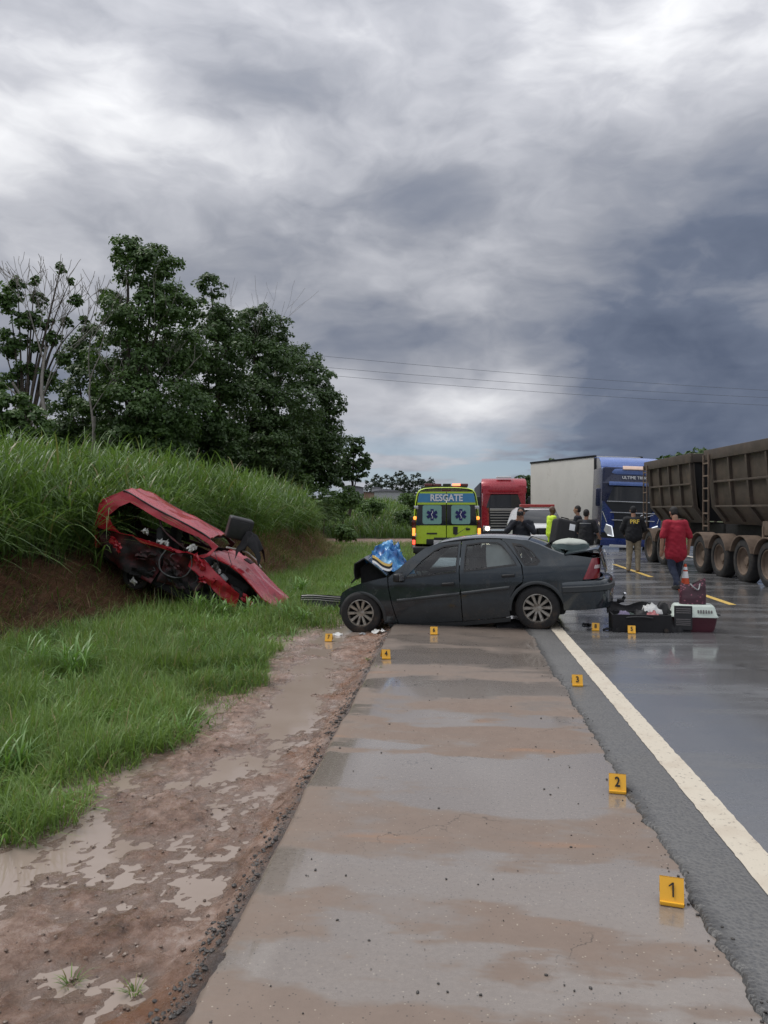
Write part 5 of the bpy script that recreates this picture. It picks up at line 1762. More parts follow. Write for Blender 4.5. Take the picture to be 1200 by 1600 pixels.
def person(label, loc, face, h=1.74, girth=1.0, arms=None, legs=None, skin='skin_tan', top='cloth_black', bottom='cloth_jeans', shoe='leather_black', sleeve='short', hem=0.80, hair='hair', lean=(0, 0), headturn=0.0, headtilt=0.0, group=None):
    """local frame: x to the figure's right, y = facing direction, z up. arms/legs give joint positions."""
    s = h / 1.74
    p_ = thing('person', label, 'person', loc, face, group)
    p_.scale = (s, s, s)
    lx, ly = lean
    PEL, CH, NK, HD = Vector((0, 0, 0.93)), Vector((lx * 0.5, ly * 0.5 + 0.0, 1.24)), Vector((lx, ly, 1.455)), Vector((lx, ly + 0.02, 1.625))
    HD.y += headtilt * 0.10
    HD.z -= headtilt * 0.03
    A = {'r': ((0.235, 0.0, 1.13), (0.26, 0.04, 0.88)), 'l': ((-0.235, 0.0, 1.13), (-0.26, 0.04, 0.88))}
    A.update(arms or {})
    Lg = {'r': ((0.105, 0.02, 0.50), (0.11, -0.02, 0.085)), 'l': ((-0.105, 0.02, 0.50), (-0.11, -0.02, 0.085))}
    Lg.update(legs or {})
    g = girth
    body, shirt, pants, shoes = B(), B(), B(), {}
    # ---- body: torso, neck, head with brow, nose, ears, arms, fingers, legs as one skin
    body.cap(PEL, CH, 0.095, 0.10, 14, 1.0)
    body.cap(CH, NK - Vector((0, 0, 0.10)), 0.10, 0.085, 14)
    body.cap(NK - Vector((0, 0, 0.05)), NK + Vector((0, 0.01, 0.08)), 0.062, 0.056, 12)
    Mh = Matrix.Translation(HD) @ Matrix.Rotation(headturn, 4, 'Z') @ Matrix.Rotation(-headtilt * 0.5, 4, 'X')
    body.ell((0, 0, 0.02), (0.076, 0.095, 0.108), 16, 12, Mh)
    body.ell((0, 0.035, -0.05), (0.056, 0.062, 0.065), 12, 8, Mh)
    body.cap(Mh @ Vector((0, 0.092, 0.012)), Mh @ Vector((0, 0.110, -0.022)), 0.010, 0.014, 8)
    body.cap(Mh @ Vector((-0.035, 0.080, 0.03)), Mh @ Vector((0.035, 0.080, 0.03)), 0.013, 0.013, 8)
    body.cap(Mh @ Vector((-0.020, 0.092, -0.052)), Mh @ Vector((0.020, 0.092, -0.052)), 0.010, 0.010, 8)
    for sx in (-1, 1):
        body.ell((sx * 0.078, -0.005, 0.005), (0.014, 0.025, 0.034), 8, 6, Mh)
    for k, sg in (('r', 1), ('l', -1)):
        SH = Vector((sg * 0.185 * (0.9 + 0.1 * g) + lx * 0.9, ly * 0.9, 1.395))
        el, wr = Vector(A[k][0]), Vector(A[k][1])
        body.cap(CH + Vector((0, 0, 0.12)), SH, 0.075, 0.055, 12)
        body.cap(SH, el, 0.056, 0.046, 12)
        body.cap(el, wr, 0.045, 0.031, 12)
        fd = (wr - el).normalized()
        acr = fd.cross(Vector((0, 1, 0)) if abs(fd.y) < 0.8 else Vector((0, 0, 1))).normalized()
        nrm = acr.cross(fd)
        palm = wr + fd * 0.075
        body.cap(wr, palm, 0.030, 0.036, 10, 0.62, tuple(nrm))
        for i, (o, ln) in enumerate(((-0.028, 0.066), (-0.010, 0.078), (0.010, 0.074), (0.027, 0.058))):
            b0 = palm + acr * o + fd * 0.02
            b1 = b0 + fd * ln * 0.55 + nrm * 0.006
            b2 = b1 + fd * ln * 0.40 + nrm * 0.026
            body.cap(b0, b1, 0.0098, 0.009, 7)
            body.cap(b1, b2, 0.009, 0.008, 7)
        t0 = wr + fd * 0.035 - acr * 0.03 * sg
        body.cap(t0, t0 - acr * 0.03 * sg + fd * 0.035, 0.012, 0.010, 7)
        body.cap(t0 - acr * 0.03 * sg + fd * 0.035, t0 - acr * 0.032 * sg + fd * 0.062 + nrm * 0.01, 0.010, 0.009, 7)
        # sleeve
        end = SH + (el - SH) * (0.92 if sleeve == 'short' else 1.0)
        shirt.cap(CH + Vector((0, 0, 0.11)), SH, 0.125, 0.082, 12)
        shirt.cap(SH, end, 0.080 * (0.7 + 0.3 * g), 0.068 * (0.7 + 0.3 * g), 12)
        if sleeve == 'long':
            shirt.cap(el, el + (wr - el) * 0.90, 0.060, 0.044, 12)
        # leg
        kn, an = Vector(Lg[k][0]), Vector(Lg[k][1])
        hip = Vector((sg * 0.092 * g, 0, 0.90))
        body.cap(hip, kn, 0.080, 0.052, 12)
        body.cap(kn, an, 0.050, 0.036, 12)
        body.cap(an - Vector((0, 0.03, 0.035)), an + Vector((0, 0.12, -0.05)), 0.033, 0.026, 10)
        pants.cap(hip + Vector((0, 0, 0.02)), kn, 0.098 * g, 0.078 * (0.6 + 0.4 * g), 12)
        pants.cap(kn, an + Vector((0, 0, 0.015)), 0.078 * (0.6 + 0.4 * g), 0.062, 12)
        sb = B()
        sb.cap(an - Vector((0, 0.035, 0.030)), an + Vector((0, 0.10, -0.040)), 0.048, 0.040, 10)
        sb.cap(an + Vector((0, 0.09, -0.042)), an + Vector((0, 0.17, -0.046)), 0.041, 0.034, 10)
        sb.cap(an - Vector((0, 0.02, 0.03)), an + Vector((0, -0.005, 0.05)), 0.050, 0.046, 10)
        shoes[k] = sb
    # torso shell
    lo = Vector((0, 0, hem + 0.10))
    shirt.cap(lo, CH, 0.168 * g, 0.158 * g, 18, 0.95, (0, 1, 0))
    for kx in (-1, 1):
        shirt.cap(lo + Vector((0.07 * g * kx, 0, 0)), CH + Vector((0.06 * kx, 0, 0.08)), 0.145 * g, 0.125, 14, 1.0, (0, 1, 0))
    shirt.cap(CH, NK - Vector((0, 0, 0.07)), 0.152, 0.085, 14, 0.92, (0, 1, 0))
    pants.cap((0.05 * g, 0, 0.94), (-0.05 * g, 0, 0.94), 0.112 * g, 0.112 * g, 14)
    bo = rem(body, 'body', skin, p_, 0.0095, 2)
    rem(pants, 'trousers', bottom, p_, 0.014, 3, 0.009)
    rem(shirt, 'shirt', top, p_, 0.014, 3, 0.010)
    for k in shoes:
        rem(shoes[k], 'shoe', shoe, p_, 0.012, 2)
    if hair:
        hb = B()
        hb.ell((0, -0.014, 0.040), (0.084, 0.098, 0.100), 16, 10, Mh)
        hb.ell((0, -0.040, -0.005), (0.080, 0.068, 0.075), 14, 8, Mh)
        if hair == 'cap':
            hb.cap(Mh @ Vector((0, 0.07, 0.065)), Mh @ Vector((0, 0.155, 0.045)), 0.055, 0.045, 10, 0.25, (0, 0, 1))
        rem(hb, 'cap' if hair == 'cap' else 'hair', 'cloth_black' if hair == 'cap' else 'hair_black', p_, 0.012, 2)
    return p_
g_ = gnd(1056, 927)
person('heavy-set man in red t-shirt and dark jeans walking away by the cone', (g_.x, g_.y, 0.055), R(8), 1.72, 1.08, {'r': ((0.295, -0.01, 1.11), (0.30, 0.07, 0.86)), 'l': ((-0.295, -0.02, 1.11), (-0.29, 0.02, 0.86))},
       {'l': ((-0.10, -0.02, 0.50), (-0.03, -0.22, 0.13)), 'r': ((0.10, 0.10, 0.50), (0.055, 0.10, 0.085))}, 'skin_tan', 'cloth_red', 'cloth_jeans', 'leather_black', 'short', 0.66, 'hair', (0, 0.03), 0.0, 0.55)
g_ = gnd(990, 897)
prf = person('officer in black jacket with yellow back lettering and camouflage khaki trousers', (g_.x, g_.y, 0.06), R(-4), 1.74, 1.08, {'r': ((0.30, 0.05, 1.13), (0.20, 0.24, 1.00)), 'l': ((-0.30, 0.05, 1.13), (-0.20, 0.24, 1.00))},
       {'l': ((-0.10, 0.03, 0.50), (-0.13, 0.0, 0.085)), 'r': ((0.11, 0.02, 0.50), (0.10, -0.06, 0.085))}, 'skin_tan', 'cloth_black', 'cloth_khaki', 'boot_tan', 'long', 0.84, 'cap', (0, 0.02), 0, 0.3)
text('back_lettering', 'PRF', 0.15, 'prf_yellow', prf, (0, -0.172, 1.335), rot=(R(84), 0, 0), depth=0.004, bold=0.004)
Yp = 17.2
q = atY(815, 800, Yp)
ph = person('officer in dark jacket photographing the scene behind the sedan', (q.x, Yp, 0.03), R(168), 1.73, 1.05, {'r': ((0.30, 0.12, 1.22), (0.07, 0.24, 1.47)), 'l': ((-0.28, 0.14, 1.20), (-0.05, 0.25, 1.45))}, None,
       'skin_tan', 'cloth_navy', 'cloth_black', 'leather_black', 'long', 0.82, 'hair', (0, 0.05), 0.0, 0.3)
b = B()
b.box((0, 0.225, 0), (0.14, 0.07, 0.10), 0.02)
b.cyl((0, 0.25, 0), (0, 0.35, -0.01), 0.040, n=16)
cm = b.build('camera_body', 'black_plastic', None, 45)
hd = Matrix.Translation(Vector((q.x, q.y, 0.03))) @ Matrix.Rotation(R(168), 4, 'Z')
cm.name = 'photo_camera'
cm.location = hd @ Vector((0.0, 0.03, 1.60))
cm.rotation_euler = (0, 0, R(168))
tag(cm, 'black camera held to the face of the dark jacketed officer', 'camera')
Yh = 24.0
q = atY(862, 800, Yh)
hv = person('bald rescuer in yellow high-visibility jacket with orange vest', (q.x, Yh, 0.04), R(-75), 1.77, 1.0, {'r': ((0.24, 0.03, 1.13), (0.26, 0.20, 0.95)), 'l': ((-0.24, 0.03, 1.13), (-0.24, 0.2, 0.95))}, None, 'skin_brown', 'cloth_hivis', 'cloth_hivis', 'leather_black', 'long', 0.82, None)
vb = B()
vb.cap((0.0, 0.03, 1.02), (0.0, 0.03, 1.32), 0.168, 0.150, 14, 0.86, (0, 1, 0))
vb.cap((0.09, 0.05, 1.30), (0.05, 0.0, 1.42), 0.085, 0.07, 10)
vb.cap((-0.09, 0.05, 1.30), (-0.05, 0.0, 1.42), 0.085, 0.07, 10)
rem(vb, 'vest', 'cloth_orange', hv, 0.016, 3)
Y1 = 23.4
q = atY(903, 800, Y1)
person('dark clothed man facing left beside the blue lorry cab', (q.x, Y1, 0.05), R(70), 1.77, 1.0, {'r': ((0.24, 0.05, 1.13), (0.16, 0.22, 1.05)), 'l': ((-0.24, 0.05, 1.13), (-0.12, 0.24, 1.06))}, None, 'skin_tan', 'cloth_navy', 'cloth_black', 'leather_black', 'long', 0.82, 'hair')
Y2 = 21.0
q = atY(916, 800, Y2)
of = person('officer with bare forearm and banded black vest standing by the blue lorry', (q.x, Y2, 0.05), R(-28), 1.66, 1.08, {'r': ((0.29, 0.03, 1.13), (0.30, 0.22, 0.98)), 'l': ((-0.27, 0.03, 1.13), (-0.24, 0.24, 1.02))}, None, 'skin_tan', 'cloth_black', 'cloth_black', 'leather_black', 'short', 0.80, 'hair')
vb = B()
vb.cap((0.0, 0, 1.00), (0.0, 0, 1.30), 0.190, 0.178, 14, 0.86, (0, 1, 0))
vs_ = rem(vb, 'vest', 'cloth_navy', of, 0.016, 3)
b = B()
b.lathe([(0.187, -0.012), (0.190, 0), (0.187, 0.012)], 26, Matrix.Translation((0, 0, 1.36)) @ Matrix.Diagonal((0.98, 0.90, 1, 1)))
b.build('reflective_band', 'grey_hose', of, 60)
# ================================================================== EVIDENCE MARKERS
mat('marker_yellow', (0.80, 0.42, 0.030), 0.4, var=0.05)
mat('ink_black', (0.010, 0.009, 0.008), 0.6)
def marker(num, loc, rz, tilt=0.0, side=''):
    mk = thing('evidence_marker', 'yellow evidence marker with the number %s %s' % (num, side), 'evidence marker', loc, rz, 'numbered evidence markers', rot=(0, tilt, rz))
    b = B()
    wv, hh_ = 0.050, 0.104
    an = R(24)
    # folded tent: front board, back board, small front lip
    for sgn in (1, -1):
        top = (0.0, hh_)
        rows = [[(-wv, sgn * -0.046, 0.012), (wv, sgn * -0.046, 0.012)], [(-wv, 0.0 - sgn * 0.001, hh_), (wv, 0.0 - sgn * 0.001, hh_)]]
        b.slab(rows, 0.003, (0, sgn * 1.0, 0))
    b.build('board', 'marker_yellow', mk, None)
    b = B()
    b.box((0, -0.050, 0.008), (wv * 2, 0.012, 0.016), 0.003)
    b.build('foot', 'marker_yellow', mk)
    if num == '1':
        b = B()
        sl_ = math.atan(0.046 / 0.096)
        M = Matrix.Translation((0, -0.0285, 0.061)) @ Matrix.Rotation(-sl_, 4, 'X')
        b.prism([(0.002, -0.029), (0.009, -0.029), (0.009, 0.029), (0.003, 0.029), (-0.012, 0.016), (-0.012, 0.010), (0.002, 0.019)], -0.0008, 0.0008, 'y', M)
        b.build('number', 'ink_black', mk, None)
        return mk
    text('number', num, 0.080, 'ink_black', mk, (0, -0.0285, 0.061), rot=(R(90) - math.atan(0.046 / 0.096), 0, 0), depth=0.0008, sx=0.8, bold=0.002)
    return mk
mks = [('1', (1050, 1408), 2, 0, 'on the shoulder edge'), ('2', (965, 1236), 2, 0, 'where shoulder meets asphalt'), ('3', (902, 1071), 6, 0, 'beside the white edge line'), ('4', (602, 1029), 14, 4, 'at the left edge of the paving'),
       ('6', (678, 991), 0, 0, 'under the sedan sill'), ('8', (931, 986), -3, 0, 'behind the tail of the sedan'), ('5', (987, 991), 4, 0, 'in front of the open suitcase')]
for n_, pp, rz, tl, sd_ in mks:
    zz = 0.022 if n_ in '385' else 0.003
    q = gnd(*pp, zz)
    if n_ in '85':
        q.z = roadz(q.x) + 0.001
    marker(n_, q, R(rz) - math.atan2(q.x, q.y), R(tl), sd_)
q = gnd(514, 998, -0.10)
marker('7', (q.x, q.y, mudz(q.x, q.y) + 0.012), R(-4), 0, 'beside the crushed front wheel')

# ================================================================== LUGGAGE ON THE ROAD
mat('nylon_black', (0.010, 0.010, 0.012), 0.65, var=0.25, scale=8)
mat('suitcase_lining', (0.030, 0.030, 0.034), 0.9)
mat('cloth_lilac', (0.28, 0.24, 0.36), 0.85)
mat('cloth_pink', (0.42, 0.16, 0.17), 0.85)
mat('cloth_green', (0.05, 0.07, 0.06), 0.9)
mat('carrier_maroon', (0.085, 0.018, 0.030), 0.45, var=0.1)
mat('carrier_mint', (0.50, 0.57, 0.52), 0.45, var=0.06)
mat('carrier_door', (0.030, 0.030, 0.032), 0.5)
mat('grille_grey', (0.16, 0.15, 0.15), 0.5)
q = gnd(1012, 990, 0.04)
sc_ = thing('suitcase', 'black suitcase lying open on the road spilling clothes', 'suitcase', (q.x, q.y + 0.30, roadz(q.x)), R(-3))
b = B()
b.slab([[(-0.42, -0.20, 0.0), (-0.42, -0.21, 0.24)], [(0.34, -0.20, 0.0), (0.34, -0.21, 0.24)]], 0.02, (0, 1, 0))
b.slab([[(-0.42, 0.22, 0.0), (-0.42, 0.23, 0.24)], [(0.34, 0.22, 0.0), (0.34, 0.23, 0.24)]], 0.02, (0, -1, 0))
b.slab([[(-0.42, -0.20, 0.0), (-0.43, -0.20, 0.24)], [(-0.42, 0.22, 0.0), (-0.43, 0.22, 0.24)]], 0.02, (1, 0, 0))
b.slab([[(0.34, -0.20, 0.0), (0.35, -0.20, 0.24)], [(0.34, 0.22, 0.0), (0.35, 0.22, 0.24)]], 0.02, (-1, 0, 0))
b.box((-0.04, 0.01, 0.02), (0.74, 0.42, 0.04), 0.01)
b.build('shell', 'nylon_black', sc_, 40, jitter=0.012)
b = B()
rows = [[(-0.44 + 0.80 * u, 0.24 + 0.05 * math.sin(v_ * 2) + 0.02 * math.sin(u * 17), 0.20 + 0.14 * v_ + 0.03 * math.sin(u * 11 + v_)) for u in np.linspace(0, 1, 22)] for v_ in np.linspace(0, 1, 5)]
b.slab(rows, 0.02, (0, 1, 0))
b.build('lid', 'nylon_black', sc_, 50)
for sg in (-0.36, 0.28):
    b = B()
    b.cyl((sg, -0.225, 0.03), (sg, -0.20, 0.03), 0.03, n=14)
    b.build('castor', 'rubber', sc_, 40)
b = B()
b.tube(spl([(-0.25, -0.22, 0.20), (-0.15, -0.245, 0.215), (0.0, -0.245, 0.215), (0.10, -0.22, 0.20)], 4), 0.011, 7)
b.build('handle', 'black_plastic', sc_, 60)
def cloth_heap(name, loc, size, m, label, seed, parent=None):
    b = B()
    n = 13
    rows = []
    for i in range(n):
        row = []
        for j in range(n):
            u, v_ = 2 * i / (n - 1) - 1, 2 * j / (n - 1) - 1
            r_ = min(1.0, max(abs(u), abs(v_)))
            nn = mnoise.noise_vector(Vector((u * 2.6 + seed, v_ * 2.6, seed)))
            n2 = mnoise.noise(Vector((u * 6 + seed, v_ * 6, 3)))
            hh_ = (1 - r_ ** 3)
            row.append((size[0] * (u * 0.5 + nn.x * 0.12), size[1] * (v_ * 0.5 + nn.y * 0.12), size[2] * max(0.02, hh_ * (0.75 + 0.5 * n2 + 0.25 * nn.z))))
        rows.append(row)
    b.slab(rows, 0.012)
    o = b.build(name, m, parent, 45)
    o.location = loc
    if label:
        tag(o, label, 'clothes')
    return o
B0 = Vector((q.x, q.y + 0.30, roadz(q.x)))
for i, (dx_, dy_, dz_, s_, m_, lb) in enumerate(((-0.22, 0.02, 0.06, (0.34, 0.34, 0.24), 'cloth_green', 'dark green clothes heaped in the open suitcase'), (0.02, 0.03, 0.08, (0.36, 0.34, 0.26), 'nylon_black', 'black clothes bulging from the open suitcase'), (-0.26, -0.06, 0.16, (0.20, 0.16, 0.14), 'cloth_lilac', 'lilac garment rolled at the edge of the suitcase'), (0.12, -0.05, 0.17, (0.22, 0.18, 0.12), 'cloth_pink', 'dusty pink garment in the open suitcase'), (0.14, 0.06, 0.24, (0.26, 0.20, 0.13), 'white_cloth', 'white garment on top of the open suitcase'))):
    cloth_heap('garment', B0 + Vector((dx_, dy_, dz_)), s_, m_, lb, 3.1 * i + 1)
o = cloth_heap('garment', B0 + Vector((0.46, 0.04, 0.0)), (0.34, 0.44, 0.30), 'nylon_black', 'black jacket slumped between the suitcase and the pet carrier', 21.0)
o = cloth_heap('garment', B0 + Vector((0.30, 0.08, 0.22)), (0.20, 0.20, 0.20), 'nylon_black', 'black tuft of cloth sticking up from the suitcase corner', 29.0)
# pet carrier: maroon tub, mint lid, dark barred door on the left end face
q = gnd(1089, 988, 0.045)
pc = thing('pet_carrier', 'pet carrier with mint lid and maroon base beside the suitcase', 'pet carrier', (q.x, q.y + 0.17, roadz(q.x)), R(-8))
def tub(prof, n=5, r=0.05):
    rows = []
    for (z, hx, hy) in prof:
        L = []
        for cx_, cy_, a0 in ((1, 1, 0), (-1, 1, 90), (-1, -1, 180), (1, -1, 270)):
            for k in range(n):
                a = R(a0 + 90 * k / (n - 1))
                L.append((cx_ * (hx - r) + r * math.cos(a), cy_ * (hy - r) + r * math.sin(a), z))
        rows.append(L)
    return rows
b = B()
b.surf(tub([(0.015, 0.22, 0.13), (0.0, 0.24, 0.15), (0.05, 0.265, 0.165), (0.195, 0.290, 0.19), (0.205, 0.302, 0.20)]), close=True)
b.box((0, 0, 0.02), (0.44, 0.26, 0.03), 0.01)
b.build('base', 'carrier_maroon', pc, 50)
b = B()
b.surf(tub([(0.205, 0.302, 0.20), (0.225, 0.300, 0.198), (0.235, 0.288, 0.185), (0.34, 0.262, 0.165), (0.365, 0.24, 0.14), (0.37, 0.1, 0.05)]), close=True)
b.build('lid', 'carrier_mint', pc, 50)
b = B()
b.box((-0.155, -0.192, 0.195), (0.235, 0.02, 0.33), 0.03, seg=3)
dr = b.build('door', 'carrier_door', pc, 50)
for i in range(4):
    b = B()
    b.box((-0.155, -0.206, 0.10 + 0.025 * i), (0.19, 0.008, 0.012), 0.003)
    b.build('bar', 'grille_grey', dr)
for i in range(3):
    b = B()
    b.box((-0.155, -0.206, 0.265 + 0.027 * i), (0.19, 0.008, 0.014), 0.003)
    b.build('bar', 'grille_grey', dr)
for i in range(6):
    b = B()
    b.box((0.04 + 0.034 * i, -0.183 , 0.285), (0.020, 0.012, 0.05 - 0.004 * abs(i - 2)), 0.004, rot=(R(-14), 0, 0))
    b.build('vent_slot', 'grille_grey', pc)
b = B()
b.tube([(0.29, -0.05, 0.215), (0.345, -0.03, 0.225), (0.345, 0.03, 0.225), (0.29, 0.05, 0.215)], 0.009, 6)
b.build('latch', 'black_plastic', pc, 60)
PCT = Vector((q.x, q.y + 0.17, roadz(q.x) + 0.37))
# maroon patterned tote on the carrier
m, t, bs = new_mat('tote_print')
oc = objc(t)
vn = t.n('ShaderNodeTexVoronoi', {'Scale': 26.0, 'Vector': t.v('MULTIPLY', oc, (1, 0.4, 1.5))})
dots = t.ss(vn.outputs['Distance'], 0.36, 0.24)
col = t.mix(t.m('MULTIPLY', dots, t.m('GREATER_THAN', t.xyz(vn.outputs['Color'])[1], 0.35)), t.mix(t.noise(oc, 7), (0.030, 0.010, 0.018), (0.075, 0.018, 0.034)), (0.30, 0.10, 0.14))
t.put(bs.inputs['Base Color'], col)
bs.inputs['Roughness'].default_value = 0.45
tb = thing('tote_bag', 'dark maroon patterned bag standing on the pet carrier', 'bag', PCT + Vector((0.0, 0.02, 0.0)), R(-6))
b = B()
rows = []
for i, v_ in enumerate(np.linspace(0, 1, 9)):
    th_ = 0.11 * (1 - v_ ** 1.5 * 0.85)
    L = []
    for k in np.linspace(0, 2 * math.pi, 28, endpoint=False):
        x = 0.175 * np.sign(math.cos(k)) * abs(math.cos(k)) ** 0.35 * (1 - 0.06 * v_)
        y = th_ * np.sign(math.sin(k)) * abs(math.sin(k)) ** 0.6
        top_ = 0.27 + 0.13 * max(0, x / 0.175) ** 1.5 + 0.02 * math.sin(x * 30)
        L.append((x + 0.012 * mnoise.noise(Vector((x * 9, v_ * 5, k))), y + 0.012 * mnoise.noise(Vector((x * 9, v_ * 5, 7))), v_ * top_))
    rows.append(L)
b.surf(rows, close=True)
b.add(rows[0], [tuple(range(28))])
b.build('bag_body', 'tote_print', tb, 50)
for sg in (-1, 1):
    b = B()
    b.tube(spl([(-0.03, sg * 0.02 - 0.02, 0.27), (0.0, sg * 0.045 - 0.03, 0.23), (0.06, sg * 0.05 - 0.03, 0.20), (0.09, sg * 0.02 - 0.02, 0.28)], 5), 0.010, 6)
    b.build('handle', 'grey_hose', tb, 60)
# traffic cone behind the walking man
mat('cone_orange', (0.62, 0.085, 0.030), 0.5, var=0.08, dirt=(0.2, 0.08, 0.05), dirt_amt=0.2)
q = gnd(1071, 930)
cn = thing('traffic_cone', 'orange traffic cone with white collar behind the man in red', 'cone', (q.x + 0.10, q.y + 0.35, roadz(q.x)))
cn.scale = (0.85, 0.85, 0.85)
b = B()
b.box((0, 0, 0.02), (0.30, 0.30, 0.04), 0.012)
b.build('base', 'cone_orange', cn)
b = B()
b.lathe([(0.115, 0.04), (0.078, 0.30), (0.055, 0.46), (0.030, 0.64), (0.0, 0.645)], 24)
b.build('cone_body', 'cone_orange', cn, 50)
b = B()
b.lathe([(0.0795, 0.305), (0.0565, 0.465)], 24)
b.lathe([(0.052, 0.50), (0.042, 0.57)], 24)
o = b.build('white_collar', 'white_vinyl', cn, 50)
o.scale = (1.02, 1.02, 1)

# ================================================================== THINGS ON AND AROUND THE SEDAN
m, t, bs = new_mat('tarp_blue')
oc = objc(t)
n1 = t.noise(oc, 6, 5, 0.6)
col = t.ramp(n1, [(0.32, (0.008, 0.045, 0.17)), (0.48, (0.02, 0.15, 0.42)), (0.60, (0.10, 0.34, 0.60)), (0.72, (0.45, 0.66, 0.80))])
t.put(bs.inputs['Base Color'], col)
bs.inputs['Roughness'].default_value = 0.22
cw = sedan.matrix_basis
tz = cw @ Vector((1.02, 0.0, 1.02))
b = B()
n = 46
rows = []
for i in range(n):
    row = []
    for j in range(n):
        u, v_ = 2 * i / (n - 1) - 1, 2 * j / (n - 1) - 1
        r_ = min(1.0, math.hypot(u, v_))
        nn = mnoise.noise_vector(Vector((u * 2.4, v_ * 2.4, 0.5)))
        n2 = mnoise.noise_vector(Vector((u * 6.5, v_ * 6.5, 2.5)))
        ridge_ = 1 - abs(mnoise.noise(Vector((u * 4.0, v_ * 4.0, 9.0)))) * 2.2
        z = (1 - r_ ** 2.2) * 0.36 * (0.75 + 0.45 * nn.z) + 0.07 * ridge_ + 0.045 * n2.z - 0.10 * r_ - 0.13 * u
        row.append((tz.x + 0.36 * u + 0.10 * nn.x + 0.04 * n2.x, tz.y + 0.52 * v_ + 0.10 * nn.y + 0.04 * n2.y, tz.z - 0.03 + z))
    rows.append(row)
b.slab(rows, 0.006)
o = tag(b.build('plastic_sheet', 'tarp_blue', None, 40), 'crumpled blue plastic sheet heaped at the sedan windscreen', 'sheet')
mat('band_yellow', (0.72, 0.50, 0.14), 0.5)
bd = thing('striped_band', 'black and yellow striped strap lying over the blue plastic sheet', 'strap', (0, 0, 0))
P0 = [atY(582, 869, 11.30), atY(588, 872, 11.22), atY(598, 880, 11.18), atY(608, 883, 11.16), atY(613, 880, 11.20)]
for k, (off_, m_) in enumerate(((0.0, 'band_yellow'), (-0.035, 'ink_black'), (-0.068, 'white_vinyl'))):
    b = B()
    cs = spl(P0, 5)
    b.slab([[c_ + Vector((0, -0.01 * k, off_ + 0.018)), c_ + Vector((0, -0.012 - 0.01 * k, off_ - 0.018))] for c_ in cs], 0.012, (0, 1, 0))
    b.build('stripe', m_, bd, 60)
# dark case with white label and pale sack on the boot
tp = atY(879, 832, 12.15)
ck = thing('suitcase', 'dark suitcase with a white tag lying on the sedan rear window', 'suitcase', tp, rot=(R(-6), R(12), R(15)))
b = B()
b.box((0, 0, 0), (0.32, 0.24, 0.40), 0.05, seg=3)
b.build('shell', 'nylon_black', ck, 45)
b = B()
b.box((0.09, -0.124, 0.09), (0.09, 0.006, 0.10), 0.002)
b.build('luggage_tag', 'white_vinyl', ck)
b = B()
b.tube([(-0.06, 0, 0.19), (-0.06, 0, 0.23), (0.06, 0, 0.23), (0.06, 0, 0.19)], 0.010, 6)
b.build('handle', 'black_plastic', ck, 60)
mat('sack_grey', (0.42, 0.45, 0.41), 0.8, var=0.1, scale=4)
mat('sack_teal', (0.10, 0.14, 0.14), 0.8, var=0.15, scale=5)
ts_ = cw @ Vector((-1.80, 0.05, 1.115))
sk = thing('sack', 'pale grey filled sack resting on the sedan boot lid', 'sack', ts_)
b = B()
rows = []
for i, v_ in enumerate(np.linspace(0, 1, 9)):
    rr = math.sin(0.35 + v_ * (math.pi - 0.36)) ** 0.55
    L = [(0.26 * rr * math.cos(k) * (1 + 0.08 * mnoise.noise(Vector((math.cos(k) * 2, math.sin(k) * 2, v_ * 3)))), 0.20 * rr * math.sin(k), 0.145 * v_ + 0.02 * mnoise.noise(Vector((math.cos(k) * 3, math.sin(k) * 3, 4)))) for k in np.linspace(0, 2 * math.pi, 24, endpoint=False)]
    rows.append(L)
b.surf(rows, close=True)
b.build('sack_body', 'sack_grey', sk, 60)
b = B()
rows = [[(0.275 * math.cos(k), 0.215 * math.sin(k), z + 0.012 * math.sin(k * 5)) for k in np.linspace(0, 2 * math.pi, 24, endpoint=False)] for z in (-0.02, 0.03, 0.06)]
b.surf(rows, close=True)
b.build('dark_fold', 'sack_teal', sk, 60)
# detached bumper with grille left of the sedan nose
bl = atY(505, 951, 14.0)
bl.z = hgt(bl.x, bl.y) + 0.27
bp_ = thing('car_bumper', 'torn off black bumper with slatted grille lying left of the sedan', 'bumper', (bl.x, bl.y, bl.z), R(8), None, (R(-14), R(3), R(8)))
b = B()
rows = [[(-0.42 + 0.92 * u, 0.08 * (2 * u - 1) ** 2, z) for z in (-0.14, -0.06, 0.0, 0.07)] for u in np.linspace(0, 1, 10)]
b.slab(rows, 0.04, (0, 1, 0))
b.build('shell', 'black_plastic', bp_, 50, jitter=0.01)
for z in (0.045, 0.01, -0.03):
    b = B()
    b.tube([(-0.40 + 0.86 * u, 0.08 * (2 * u - 1) ** 2 - 0.012, z + 0.008 * math.sin(u * 7)) for u in np.linspace(0, 1, 9)], 0.011 if z > 0.03 else 0.007, 6)
    b.build('slat', 'grille_silver', bp_, 60)
